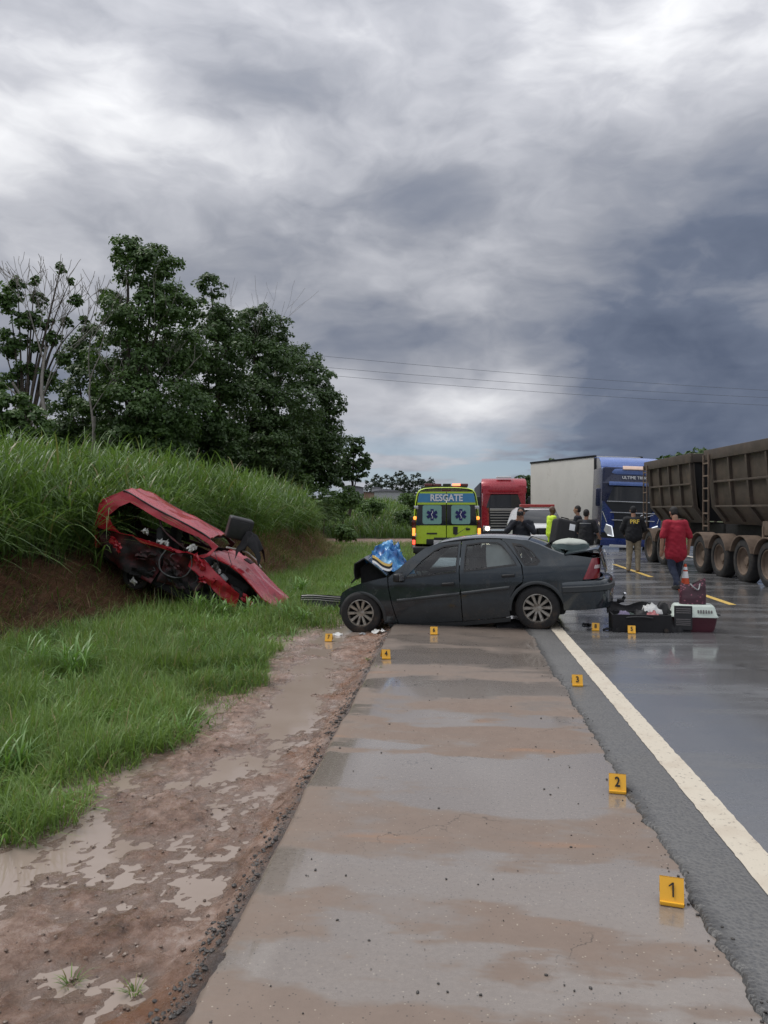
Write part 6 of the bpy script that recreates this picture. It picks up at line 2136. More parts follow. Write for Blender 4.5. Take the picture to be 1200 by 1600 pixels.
# broken lamp and plastic pieces by the front wheel
for i, (px, py, Y_, s_, m_, lb) in enumerate(((527, 992, 11.25, 0.16, 'torn_white', 'white broken lamp fragment beside marker 7'), (592, 988, 11.35, 0.20, 'torn_white', 'white cracked plastic piece behind the crushed front wheel'), (566, 999, 11.0, 0.09, 'grey_hose', 'small grey fragment under the front tyre of the sedan'))):
    o = scrap('debris_scrap', (0, 0, 0), (s_, s_ * 0.8, s_ * 0.35), m_, None, seed=31 + i * 1.7)
    p3 = atY(px, py, Y_)
    o.location = (p3.x, p3.y, max(p3.z, mudz(p3.x, p3.y) + 0.02))
    tag(o, lb, 'debris')
o = cloth_heap('rag', gnd(800, 984, 0.004) + Vector((0, 0.35, 0)), (0.42, 0.30, 0.13), 'black_cloth', 'dark rag lying on the paving under the sedan', 41.0)
o['category'] = 'rag'
o = cloth_heap('rag', gnd(785, 975, 0.004) + Vector((0, 0.1, 0)), (0.16, 0.14, 0.17), 'cloth_orange', 'rust coloured bundle under the sedan behind the rear door', 47.0)
o['category'] = 'rag'
for i, (px, py) in enumerate(((917, 976), (950, 984), (925, 984))):
    o = scrap('debris_scrap', (0, 0, 0.0), (0.12, 0.05, 0.03), 'black_plastic', None, seed=61 + i * 2.7)
    p3 = gnd(px, py, 0.04)
    o.location = (p3.x, p3.y, roadz(p3.x) + 0.012)
    tag(o, ('black plastic shard left of marker 8 under the sedan tail', 'black plastic shard between marker 8 and the suitcase', 'black plastic shard directly beside marker 8')[i], 'debris', 'black shards around marker 8')
# ================================================================== VEGETATION
def leaf_mat(name, c0, c1, trans=0.35, rough=0.55, dry=None, dry_p=0.0):
    m = bpy.data.materials.new(name)
    m.use_nodes = True
    m.node_tree.nodes.clear()
    t = NT(m.node_tree)
    ri = t.n('ShaderNodeNewGeometry').outputs['Random Per Island']
    col = t.mix(ri, c0, c1)
    oc = objc(t)
    col = t.mix(t.ss(t.noise(oc, 0.55, 3), 0.4, 0.65), col, t.mix(0.5, col, tuple(q * 1.35 for q in c1)))
    if dry:
        col = t.mix(t.m('MULTIPLY', t.m('GREATER_THAN', t.m('FRACT', t.m('MULTIPLY', ri, 37.7)), 1 - dry_p), 0.85), col, dry)
    bs = t.n('ShaderNodeBsdfPrincipled', {'Base Color': col, 'Roughness': rough})
    tr = t.n('ShaderNodeBsdfTranslucent', {'Color': t.mix(0.5, col, (c1[0] * 1.3, c1[1] * 1.3, c1[2] * 0.6))})
    mx = t.n('ShaderNodeMixShader', {0: trans, 1: bs.outputs[0], 2: tr.outputs[0]})
    t.t.links.new(mx.outputs[0], t.n('ShaderNodeOutputMaterial').inputs[0])
    MATS[name] = m
leaf_mat('cane_leaf', (0.040, 0.095, 0.020), (0.140, 0.235, 0.058), 0.35, 0.42, (0.24, 0.18, 0.08), 0.06)
leaf_mat('turf_leaf', (0.055, 0.120, 0.024), (0.170, 0.270, 0.062), 0.35, 0.55, (0.26, 0.20, 0.09), 0.09)
leaf_mat('weed_leaf', (0.070, 0.165, 0.028), (0.145, 0.275, 0.060), 0.35, 0.4)
leaf_mat('dry_straw', (0.11, 0.060, 0.032), (0.36, 0.25, 0.145), 0.15, 0.8)
leaf_mat('tree_leaf', (0.024, 0.055, 0.015), (0.066, 0.124, 0.032), 0.25, 0.5)
leaf_mat('tree_leaf_light', (0.032, 0.074, 0.019), (0.086, 0.155, 0.040), 0.28, 0.5)
leaf_mat('far_leaf', (0.020, 0.036, 0.022), (0.040, 0.062, 0.038), 0.2, 0.7)
leaf_mat('bush_leaf', (0.044, 0.100, 0.026), (0.110, 0.190, 0.050), 0.3, 0.5)
mat('bark', (0.075, 0.060, 0.048), 0.9, var=0.3, bump=0.4, bscale=25)
mat('bark_pale', (0.26, 0.24, 0.22), 0.9, var=0.25, bump=0.3, bscale=25)

def blades(name, base, length, width, az, lean, droop, m, segs=4, label=None, cat=None, twist=0.0, parent=None, kind='stuff', fold=False):
    """arched grass blades: one ribbon per base point."""
    n = len(base)
    base, length, width, az, lean, droop = (np.asarray(q, float) for q in (base, length, width, az, lean, droop))
    ts = np.linspace(0, 1, segs + 1)
    dx_, dy_ = np.cos(az), np.sin(az)
    V = np.zeros((n, segs + 1, 2, 3))
    for i, t_ in enumerate(ts):
        hor = length * (lean * t_ + droop * 0.55 * t_ ** 2.2)
        ver = length * (np.sqrt(np.maximum(0.02, 1 - lean ** 2)) * t_ - droop * 0.62 * t_ ** 2.6)
        c = base + np.stack([dx_ * hor, dy_ * hor, ver], 1)
        wv = width * (1 - t_ ** 1.6) * (0.55 + 0.45 * min(1, t_ * 4)) + 0.0006
        sx_, sy_ = -dy_, dx_
        off = np.stack([sx_ * wv, sy_ * wv, np.zeros(n)], 1) * 0.5
        V[:, i, 0] = c - off
        V[:, i, 1] = c + off
    k = (segs + 1) * 2
    q = []
    for i in range(segs):
        q.append([2 * i, 2 * i + 1, 2 * i + 3, 2 * i + 2])
    Fq = (np.array(q)[None] + (np.arange(n) * k)[:, None, None]).reshape(-1, 4)
    me = fast_mesh(name, V.reshape(-1, 3), Fq)
    me.shade_smooth()
    o = link(name, me, m, parent)
    if kind:
        tag(o, label, cat, kind=kind)
    return o
def fast_mesh(name, V, Fq):
    me = bpy.data.meshes.new(name)
    me.vertices.add(len(V))
    me.vertices.foreach_set('co', np.ascontiguousarray(V, dtype=np.float32).ravel())
    k = Fq.shape[1]
    me.loops.add(Fq.size)
    me.loops.foreach_set('vertex_index', np.ascontiguousarray(Fq, dtype=np.int32).ravel())
    me.polygons.add(len(Fq))
    me.polygons.foreach_set('loop_start', np.arange(0, Fq.size, k, dtype=np.int32))
    me.update(calc_edges=True)
    me.validate()
    return me
U = RNG.uniform
# ---- tall cane grass on top of the bank: stalks each carrying arching leaves
def cane(n_stalk, xr, yr, name, label, hmin=1.2, hmax=2.0, ypow=1.3):
    bs_, L, Wd, az, ln, dp = [], [], [], [], [], []
    k = 0
    while k < n_stalk:
        y = yr[0] + (yr[1] - yr[0]) * random.random() ** ypow
        x = toe(y) - 1.0 - (xr) * random.random() ** 1.25
        if fbm(x * 0.6, y * 0.6) < -0.45 and x < toe(y) - 1.5:
            k += 1
            continue
        # keep clear of the wreck's own volume
        if -7.9 < x < -3.2 and 13.5 < y < 15.4 and not (x < -6.55):
            k += 1
            continue
        k += 1
        z0 = hgt(x, y) - 0.03
        edge_ = min(1.0, 0.50 + (toe(y) - 1.0 - x) * 0.55)
        H = random.uniform(hmin, hmax) * edge_ * (1 + 0.18 * fbm(x * 0.5 + 7, y * 0.5))
        tilt, ta = abs(random.gauss(0, 0.10)), random.uniform(0, 6.28)
        if x > toe(y) - 1.7:                       # front row leans out over the cut bank
            tilt += 0.10
            ta = random.gauss(0, 0.7)
        nl = random.randint(6, 9)
        for j in range(nl):
            f_ = 0.12 + 0.80 * j / nl + random.uniform(-0.05, 0.05)
            hz = H * f_
            bs_.append((x + math.cos(ta) * tilt * hz, y + math.sin(ta) * tilt * hz, z0 + hz))
            L.append(random.uniform(0.60, 1.20) * (1.0 if f_ < 0.75 else 0.75) * (0.7 + 0.3 * H / 1.6))
            Wd.append(random.uniform(0.022, 0.046))
            az.append(random.uniform(0, 6.28))
            ln.append(random.uniform(0.22, 0.62))
            dp.append(random.uniform(0.25, 1.15))
        bs_.append((x, y, z0))
        L.append(H)
        Wd.append(0.014)
        az.append(ta)
        ln.append(tilt * 0.9)
        dp.append(0.05)
    return blades(name, bs_, L, Wd, az, ln, dp, 'cane_leaf', 5, label, 'grass')
cane(3100, 4.5, (7.5, 22), 'tall_grass', 'tall green cane-like grass on top of the bank around the red wreck')
cane(3600, 8.5, (16, 41), 'tall_grass', 'tall green cane-like grass farther along the bank below the trees', 1.5, 2.3, 0.9)
# long ragged leaves spilling over the lip of the bank
n = 1700
yy = U(7.5, 36, n) ** 1.0
xx = np.array([toe(y) for y in yy]) - U(0.75, 1.9, n)
ok = ~((xx > -6.5) & (yy > 13.4) & (yy < 15.6))
xx, yy = xx[ok], yy[ok]
n = len(xx)
zz = np.array([hgt(a, c) for a, c in zip(xx, yy)]) + U(0.1, 0.8, n)
blades('overhanging_grass', np.stack([xx, yy, zz], 1), U(0.8, 1.7, n), U(0.022, 0.046, n), RNG.normal(-0.3, 0.75, n), U(0.35, 0.8, n), U(0.7, 1.25, n), 'cane_leaf', 7, 'long arching leaves spilling over the lip of the earth bank', 'grass')
n = 420
yy, xx = U(9, 36, n), None
xx = np.array([toe(y) for y in yy]) - U(1.2, 8, n)
zz = np.array([hgt(a, c) for a, c in zip(xx, yy)]) + U(0.9, 1.6, n)
ok = ~((xx > -7.6) & (yy > 13.4) & (yy < 15.6))
xx, yy, zz = xx[ok], yy[ok], zz[ok]
n = len(xx)
blades('seed_stalks', np.stack([xx, yy, zz], 1), U(0.8, 1.35, n), U(0.012, 0.03, n), U(0, 6.28, n), U(0.05, 0.35, n), U(0.05, 0.6, n), 'cane_leaf', 5, 'stray taller blades standing out of the tall grass', 'grass')
# ---- dry straw hanging on the cut bank
n = 13000
yy = U(8.5, 38, n)
xx = np.array([toe(y) for y in yy]) - U(-0.3, 1.6, n)
zz = np.array([hgt(a, c) for a, c in zip(xx, yy)])
blades('dry_grass', np.stack([xx, yy, zz], 1), U(0.12, 0.6, n), U(0.005, 0.017, n), RNG.normal(0, 1.1, n), U(0.4, 0.95, n), U(0.2, 1.1, n), 'dry_straw', 3, 'dry brown straw and roots hanging on the cut earth bank', 'dry grass')
n = 4200
yy = U(9, 38, n)
xx = np.array([toe(y) for y in yy]) - U(-0.1, 1.0, n) ** 1.0
zz = np.array([hgt(a, c) for a, c in zip(xx, yy)])
blades('weed_cover', np.stack([xx, yy, zz], 1), U(0.15, 0.55, n), U(0.008, 0.02, n), RNG.normal(0, 1.2, n), U(0.2, 0.8, n), U(0.4, 1.1, n), 'turf_leaf', 4, 'green weeds scattered over the cut earth bank', 'weeds')
# ---- short verge grass
def grass_edge(y):
    return -2.12 + 0.16 * math.sin(y * 1.1) + 0.20 * fbm(y * 0.9, 4.4) + 0.10 * fbm(y * 3.7, 1.4) - (0.35 if y < 4 else 0) + 0.35 * sm(9.5, 12.0, y)
def verge(n, y0, y1, lmin, lmax, wmin, wmax, pw, name, label, m='turf_leaf', clump=False):
    P3, L, az = [], [], []
    while len(P3) < n:
        y = y0 + (y1 - y0) * random.random() ** pw
        e = grass_edge(y)
        t_ = toe(y)
        x = e - (e - t_ - 0.35) * random.random() ** 1.15
        if y > 12.4 and x > -0.95 - 0.6:
            continue
        dn = fbm(x * 1.6, y * 1.6)
        de = e - x
        if de < 0.35 and random.random() > 0.25 + de * 2.0 + 0.5 * dn:
            continue
        if dn < -0.25 and random.random() < 0.7:
            continue
        z = max(hgt(x, y), mudz(x, y) if x > -2.75 and y < 16 else -9)
        P3.append((x, y, z - 0.01))
        tall = 0.55 + 0.60 * min(1, de / 1.1) + 0.85 * dn
        L.append(random.uniform(lmin, lmax) * max(0.35, tall))
        az.append(random.uniform(0, 6.28))
    n = len(P3)
    return blades(name, P3, L, U(wmin, wmax, n), az, np.abs(RNG.normal(0.25, 0.22, n)).clip(0, 0.9), U(0.1, 0.95, n), m, 3, label, 'grass')
verge(62000, 2.6, 9, 0.14, 0.34, 0.004, 0.010, 1.25, 'verge_grass', 'fresh green grass along the muddy verge')
verge(52000, 8.5, 30, 0.14, 0.34, 0.006, 0.014, 1.6, 'verge_grass', 'green grass between the mud and the earth bank near the red wreck')
verge(9000, 2.8, 14, 0.25, 0.50, 0.006, 0.013, 1.3, 'verge_grass', 'taller pale grass stems among the verge grass')
# broad-leaved weeds mixed through the verge grass
n = 7000
P3 = []
while len(P3) < n:
    y = 2.8 + 16 * random.random() ** 1.3
    e, t_ = grass_edge(y), toe(y)
    x = e - 0.1 - (e - t_ - 0.5) * random.random()
    if fbm(x * 0.9 + 20, y * 0.9) > random.uniform(-0.15, 0.35):
        P3.append((x, y, hgt(x, y)))
blades('verge_weeds', P3, U(0.14, 0.42, n), U(0.014, 0.030, n), U(0, 6.28, n), U(0.15, 0.75, n), U(0.4, 1.15, n), 'weed_leaf', 4, 'broad-leaved bright weeds mixed through the verge grass', 'weeds')
# far slope beyond the dirt track: the same cane growth
P3, L_ = [], []
for i in range(5200):
    y = 50.5 + 34 * random.random() ** 1.4
    x = random.uniform(-15, -1.9)
    P3.append((x, y, hgt(x, y)))
n = len(P3)
blades('tall_grass', P3, U(0.8, 1.9, n), U(0.05, 0.09, n), U(0, 6.28, n), U(0, 0.45, n), U(0.3, 1.1, n), 'cane_leaf', 5, 'tall green growth on the slope beyond the dirt track', 'grass')
# grass in the strip on to the dirt track, and beyond
P3 = []
for i in range(26000):
    y = 13 + 30 * random.random() ** 1.3
    x = random.uniform(-9, -1.15)
    if x < toe(y) or (x > -1.5 and random.random() < 0.5):
        continue
    P3.append((x, y, hgt(x, y)))
n = len(P3)
blades('verge_grass', P3, U(0.15, 0.42, n), U(0.010, 0.022, n), U(0, 6.28, n), U(0, 0.5, n), U(0.1, 0.9, n), 'turf_leaf', 3, 'green grass beyond the sedan towards the dirt track', 'grass')
P3 = []
for i in range(9000):
    y = random.uniform(51, 110)
    x = random.uniform(-26, -1.6)
    P3.append((x, y, hgt(x, y)))
n = len(P3)
blades('far_grass', P3, U(0.4, 0.9, n), U(0.03, 0.06, n), U(0, 6.28, n), U(0, 0.5, n), U(0.1, 0.9, n), 'bush_leaf', 3, 'rough green growth on the far verge behind the ambulance', 'grass')
P3 = []
for i in range(5000):
    y = random.uniform(14, 90)
    x = random.uniform(11.4, 30)
    P3.append((x, y, hgt(x, y)))
n = len(P3)
blades('far_grass', P3, U(0.3, 0.8, n), U(0.02, 0.05, n), U(0, 6.28, n), U(0, 0.5, n), U(0.1, 0.9, n), 'bush_leaf', 3, 'rough green growth on the far side of the road', 'grass')
# ---- single broad-leaved plants one can pick out
def broad_plant(px, py, Y, label, n_st=7, H=0.45, L=0.42, Wd=0.035, z=None, name='broadleaf_grass'):
    q = atY(px, py, Y)
    z0 = hgt(q.x, Y) if z is None else z
    t_ = thing(name, label, 'plant', (q.x, Y, z0 - 0.01), 0, 'broad-leaved grass plants on the verge')
    for s_ in range(n_st):
        a0, rr = random.uniform(0, 6.28), random.uniform(0, 0.16)
        x0, y0 = rr * math.cos(a0), rr * math.sin(a0)
        hh_ = H * random.uniform(0.6, 1.1)
        P_, LL, A_ = [], [], []
        for k in range(7):
            P_.append((x0 + 0.05 * math.cos(a0) * k / 7, y0 + 0.05 * math.sin(a0) * k / 7, hh_ * (0.1 + 0.85 * k / 7)))
            LL.append(L * random.uniform(0.6, 1.1))
            A_.append(k * 2.4 + random.uniform(-0.5, 0.5))
        nn = len(P_)
        blades('leaf_shoot', P_, LL, U(Wd * 0.7, Wd * 1.2, nn), A_, U(0.25, 0.7, nn), U(0.5, 1.15, nn), 'weed_leaf', 6, parent=t_, kind=None)
    return t_
broad_plant(318, 965, 13.3, 'broad-leaved maize-like sprouts growing below the red wreck door', 7, 0.42, 0.42)
broad_plant(345, 970, 13.2, 'low broad-leaved shoots below the torn wing of the red wreck', 6, 0.28, 0.36)
broad_plant(392, 975, 12.9, 'broad-leaved shoots in front of the red wreck wing', 7, 0.34, 0.38)
broad_plant(440, 975, 12.7, 'broad-leaved shoots between the red wreck nose and the torn bumper', 8, 0.36, 0.40)
broad_plant(465, 985, 12.2, 'trampled broad-leaved shoots beside the torn bumper', 6, 0.26, 0.36)
broad_plant(120, 1065, 8.2, 'big clump of long arching leaves alone in the verge grass', 12, 0.34, 0.55, 0.022)
broad_plant(60, 1060, 8.6, 'second clump of arching leaves next to the big clump', 8, 0.30, 0.5, 0.020)
broad_plant(15, 1190, 5.2, 'small leafy clump at the near edge of the verge grass', 8, 0.22, 0.34, 0.018)
broad_plant(470, 905, 16.5, 'leafy shoots in the grass behind the torn bumper', 8, 0.36, 0.40)
# tiny sprouts in the mud
for i, (px, py, lb) in enumerate(((590, 1057, 'tuft of weed in the puddle edge by the paving'), (575, 1035, 'tuft of weed behind the puddle'), (210, 1538, 'lone sprout in the near mud'), (110, 1526, 'small sprout by the wet mud patch'))):
    q = gnd(px, py, -0.10)
    n = 26
    az = U(0, 6.28, n)
    rr = U(0, 0.035, n)
    o = blades('weed_sprout', np.stack([rr * np.cos(az), rr * np.sin(az), np.zeros(n)], 1), U(0.03, 0.09, n), U(0.003, 0.007, n), az, U(0.2, 0.8, n), U(0.2, 0.9, n), 'turf_leaf', 3, kind=None)
    o.location = (q.x, q.y, mudz(q.x, q.y))
    tag(o, lb, 'weed', 'weed sprouts in the mud')

# ================================================================== TREES
def leaf_cloud(clumps, n, size, m, name, parent, shell=0.55, seed=0, flat=0.8):
    """leaf quads spread through ellipsoid clumps (cx,cy,cz,rx,ry,rz)."""
    rg = np.random.default_rng(100 + seed)
    C = np.array(clumps, float)
    vol = (C[:, 3] * C[:, 4] * C[:, 5]) ** (2 / 3)
    idx = rg.choice(len(C), n, p=vol / vol.sum())
    # tufts give the crown its light and dark lumps: leaves sit round tuft centres and face outward and up
    nsub = 26
    sub = rg.normal(0, 1, (len(C), nsub, 3))
    sub /= np.linalg.norm(sub, axis=2)[:, :, None]
    sub *= (shell + (1 - shell) * rg.uniform(0, 1, (len(C), nsub)) ** 0.5)[:, :, None] * 0.86
    srad = rg.uniform(0.20, 0.42, (len(C), nsub))
    si = rg.integers(0, nsub, n)
    dd = rg.normal(0, 1, (n, 3))
    dd /= np.linalg.norm(dd, axis=1)[:, None]
    dd[:, 2] = np.where(dd[:, 2] < -0.35, -dd[:, 2] * 0.6, dd[:, 2])
    off_ = dd * (srad[idx, si] * rg.uniform(0.45, 1.08, n) ** 0.6)[:, None]
    Pp = C[idx, :3] + (sub[idx, si] + off_) * C[idx, 3:6]
    nm = dd * 0.75 + sub[idx, si] * 0.25 + np.array([0, 0, 0.35]) + rg.normal(0, 0.42, (n, 3))
    nm /= np.linalg.norm(nm, axis=1)[:, None]
    a = np.cross(nm, rg.normal(0, 1, (n, 3)))
    a /= np.linalg.norm(a, axis=1)[:, None]
    b_ = np.cross(nm, a)
    sz = size * rg.uniform(0.55, 1.25, n)
    a *= sz[:, None] * 0.5
    b_ *= sz[:, None] * 0.32
    V = np.stack([Pp - a, Pp + b_, Pp + a, Pp - b_], 1)
    Fq = np.arange(n * 4).reshape(n, 4)
    me = fast_mesh(name, V.reshape(-1, 3), Fq)
    return link(name, me, m, parent)
def limbs(parent, base, clumps, r0, m='bark', seed=0, name='trunk', fork=0.35):
    rd = random.Random(seed)
    top = max(clumps, key=lambda c: c[2])
    b = B()
    base = Vector(base)
    tp_ = Vector(top[:3])
    mid = base.lerp(tp_, 0.5) + Vector((rd.uniform(-0.4, 0.4), rd.uniform(-0.4, 0.4), 0))
    pts = spl([base, base.lerp(mid, 0.5) + Vector((rd.uniform(-0.2, 0.2), 0, 0)), mid, tp_], 5)
    rr = [r0 * (1.25 if i == 0 else 1) * (1 - 0.85 * i / (len(pts) - 1)) for i in range(len(pts))]
    b.tube(pts, rr, 9)
    tr_ = b.build(name, m, parent, 60)
    for c in clumps:
        if c is top:
            continue
        f_ = rd.uniform(0.25, 0.55)
        st = pts[int(f_ * (len(pts) - 1))]
        e = Vector(c[:3])
        b = B()
        md_ = st.lerp(e, 0.5) + Vector((0, 0, 0.15 * (e - st).length))
        pp = spl([st, md_, e], 5)
        b.tube(pp, [r0 * 0.42 * (1 - 0.85 * i / (len(pp) - 1)) for i in range(len(pp))], 7)
        b.build('limb', m, tr_, 60)
    return tr_
def tree(label, Y, base_px, spec, n, leaf, m='tree_leaf', r0=0.22, seed=0, shell=0.45, name='tree', group='trees behind the cane grass', bark='bark', zb=1.2, skirt=0):
    """spec: crown lumps as (px, py, radius_px, dY)."""
    bx_ = atY(base_px, 800, Y).x
    k = F_PX / Y
    t_ = thing(name, label, 'tree', (bx_, Y, zb), 0, group)
    cl = []
    if skirt:
        lo_, hi_ = min(q[0] for q in spec) - 5, max(q[0] for q in spec) + 5
        rs = random.Random(seed * 5)
        spec = list(spec) + [(lo_ + (hi_ - lo_) * (i + 0.5) / 5, py_ + rs.uniform(-10, 10), skirt * rs.uniform(0.8, 1.1), rs.uniform(-1.5, 1.0)) for i in range(5) for py_ in (680, 715, 745)]
    for (px, py, rp, dY) in spec:
        q = atY(px, py, Y + dY)
        r_ = rp / F_PX * (Y + dY)
        cl.append((q.x - bx_, q.y - Y, q.z - zb, r_, r_ * 1.1, r_ * 0.92))
    limbs(t_, (0, 0, 0), cl, r0, bark, seed)
    leaf_cloud(cl, n, leaf, m, 'crown', t_, shell, seed)
    return t_
tree('tallest dark green tree rising above the tall grass', 36, 215, [(225, 430, 50, 0), (200, 400, 36, -0.5), (250, 415, 36, 1), (215, 490, 62, 0), (175, 470, 24, 1), (265, 480, 44, 0), (230, 560, 70, 0), (180, 560, 48, 1), (280, 560, 58, 2), (215, 640, 66, -1), (275, 640, 62, 0), (160, 630, 44, 0)], 64090, 0.192, 'tree_leaf_light', 0.26, 1, skirt=38)
tree('broad dark tree standing right of the tallest one', 42, 330, [(330, 450, 26, 0), (320, 500, 46, 0), (345, 555, 56, -1), (310, 590, 58, 0), (360, 520, 38, 1), (350, 640, 64, 0), (300, 660, 58, -1)], 41760, 0.208, 'tree_leaf', 0.24, 2, skirt=36)
tree('wide rounded dark tree in the middle of the grove', 48, 400, [(400, 505, 36, 0), (370, 530, 46, 0), (425, 525, 40, 1), (400, 575, 62, 0), (445, 580, 50, 1), (390, 640, 66, -1), (445, 650, 62, 0), (410, 700, 58, -2)], 51040, 0.224, 'tree_leaf', 0.26, 3, skirt=38)
tree('dark tree at the right end of the grove beside the wires', 54, 475, [(470, 570, 36, 0), (495, 595, 34, 0), (515, 635, 30, 0), (480, 640, 52, 0), (460, 690, 54, -1), (505, 690, 44, 1), (490, 740, 46, 0)], 39150, 0.224, 'tree_leaf', 0.24, 4, skirt=30)
tree('small separate leaning tree at the end of the grove', 58, 545, [(553, 697, 20, 0), (570, 722, 15, 0), (545, 725, 20, 0), (562, 742, 14, 0), (530, 745, 22, 0)], 3600, 0.30, 'tree_leaf', 0.14, 5, 0.35)
tree('dark tree at the back left of the tallest tree', 40, 130, [(140, 530, 34, 0), (120, 560, 32, 0), (150, 600, 52, 0), (95, 620, 34, 0), (120, 660, 52, -1), (165, 660, 46, 0)], 32045, 0.200, 'tree_leaf', 0.2, 6, skirt=34)
tree('sparse tree with open airy crown by the bare tree', 34, 25, [(15, 470, 30, 0), (45, 500, 26, 0), (5, 540, 30, 0), (60, 470, 16, 1), (95, 420, 10, 0), (118, 470, 13, 0), (85, 530, 16, 0), (40, 580, 22, 0), (15, 600, 26, 0), (28, 445, 14, 0), (70, 505, 14, 0), (105, 505, 12, 1), (62, 545, 15, 0), (100, 560, 15, 0), (30, 535, 18, 0), (75, 590, 18, 0), (110, 440, 8, 0), (55, 440, 10, 0), (130, 500, 10, 1)], 8200, 0.19, 'tree_leaf_light', 0.16, 7, 0.15)
tree('dense low dark tree at the left over the tall grass', 26, 0, [(10, 640, 40, 0), (45, 660, 34, 0), (-20, 620, 40, 0), (25, 690, 40, 0), (75, 690, 26, 0), (-40, 680, 44, 0)], 9000, 0.20, 'tree_leaf_light', 0.14, 8, 0.5, 'shrub_tree')
# ---- bare pale tree: branching by recursion
def bare(label, Y, px, top_py, r0, seed, spread=0.5, zb=1.2, m='bark_pale', depth=5, rmin=0.011):
    rd = random.Random(seed)
    q = atY(px, top_py, Y)
    H = q.z - zb
    t_ = thing('bare_tree', label, 'tree', (q.x, Y, zb), 0, 'leafless pale trees')
    trunk, br = B(), []
    def grow(p0, dv, L, r, dp, bb):
        n = 4
        pts, rr = [p0], [r]
        for i in range(n):
            dv = (dv + Vector((rd.gauss(0, 0.12), rd.gauss(0, 0.12), 0.05))).normalized()
            pts.append(pts[-1] + dv * L / n)
            rr.append(max(rmin, r * (1 - 0.45 * (i + 1) / n)))
        bb.tube(pts, rr, 6 if r > 0.03 else 4)
        if dp > 0:
            for k in range(rd.randint(2, 3)):
                st = pts[rd.randint(2, n)]
                nd = (dv + Vector((rd.gauss(0, spread), rd.gauss(0, spread), rd.uniform(-0.1, 0.35)))).normalized()
                nb = bb
                if dp == depth:
                    nb = B()
                    br.append(nb)
                grow(st, nd, L * rd.uniform(0.6, 0.85), rr[-1] * 0.85, dp - 1, nb)
    grow(Vector((0, 0, 0)), Vector((0.05, 0, 1)), H * 0.42, r0, depth, trunk)
    tr_ = trunk.build('trunk', m, t_, 60)
    for nb in br:
        nb.build('branch', m, tr_, 60)
    return t_
bare('leafless pale tree with fine twigs standing left of the grove', 33, 78, 400, 0.20, 11, 0.40, depth=6)
bare('leafless pale tree leaning beside the tallest dark tree', 35, 125, 420, 0.14, 23, 0.5, depth=5)
bare('bare twigs of a dead tree above the grove middle', 46, 352, 500, 0.12, 31, 0.45, depth=5, rmin=0.007)

# ---- bushes on the far verge and by the dirt track
for i, (px, py, rp, Y, lb) in enumerate(((630, 800, 26, 56, 'green bush beside the ambulance'), (540, 830, 22, 43, 'low bush at the bank end'), (585, 790, 22, 62, 'light green bush on the rise behind the track'), (640, 775, 16, 75, 'dark bush on the rise by the ambulance roof'), (505, 768, 34, 50, 'dark bush under the grove end'), (535, 772, 28, 52, 'dark bush under the small leaning tree'), (470, 760, 34, 50, 'dark bush between the grove trunks'), (560, 785, 18, 66, 'bush on the rise below the grey shed'))):
    q = atY(px, py, Y)
    t_ = thing('bush', lb, 'bush', (q.x, Y, hgt(q.x, Y)), 0, 'bushes behind the sedan')
    r_ = rp / F_PX * Y
    cl = [(random.uniform(-0.6, 0.6) * r_, random.uniform(-0.5, 0.5) * r_, max(0.3, q.z - hgt(q.x, Y)) * random.uniform(0.5, 1.0), r_ * random.uniform(0.5, 0.8), r_ * 0.7, r_ * random.uniform(0.45, 0.7)) for _ in range(5)]
    b = B()
    b.cyl((0, 0, -0.05), (0.1, 0, cl[0][2]), 0.05, 0.02, 6)
    b.build('stem', 'bark', t_, 60)
    leaf_cloud(cl, 2600, 0.20, 'bush_leaf', 'foliage', t_, 0.4, 40 + i)

# ---- distant tree line: separate tall slender trees, and rounded ones on the right
k = 0
for px, py in [(588, 742), (596, 745), (604, 741), (612, 744), (620, 738), (626, 736), (633, 742), (645, 741), (653, 739), (661, 748), (674, 746), (582, 748), (639, 748), (668, 752), (574, 750)]:
    Y = 230 + 14 * ((k * 7) % 5)
    q = atY(px, py, Y)
    t_ = thing('distant_tree', 'slender dark tree in the far tree line behind the ambulance', 'tree', (q.x, Y, 0.3), 0, 'far eucalyptus tree line')
    H = q.z - 0.3
    cl = [(0, 0, H * 0.93, 1.1, 1.1, H * 0.08), (0.2, 0, H * 0.75, 1.7, 1.7, H * 0.12), (-0.3, 0, H * 0.5, 2.1, 2.1, H * 0.16), (0, 0, H * 0.25, 2.6, 2.6, H * 0.2)]
    b = B()
    b.cyl((0, 0, -0.5), (0, 0, H * 0.9), 0.22, 0.05, 6)
    b.build('trunk', 'bark', t_, 60)
    leaf_cloud(cl, 1000, 0.75, 'far_leaf', 'crown', t_, 0.2, 60 + k)
    k += 1
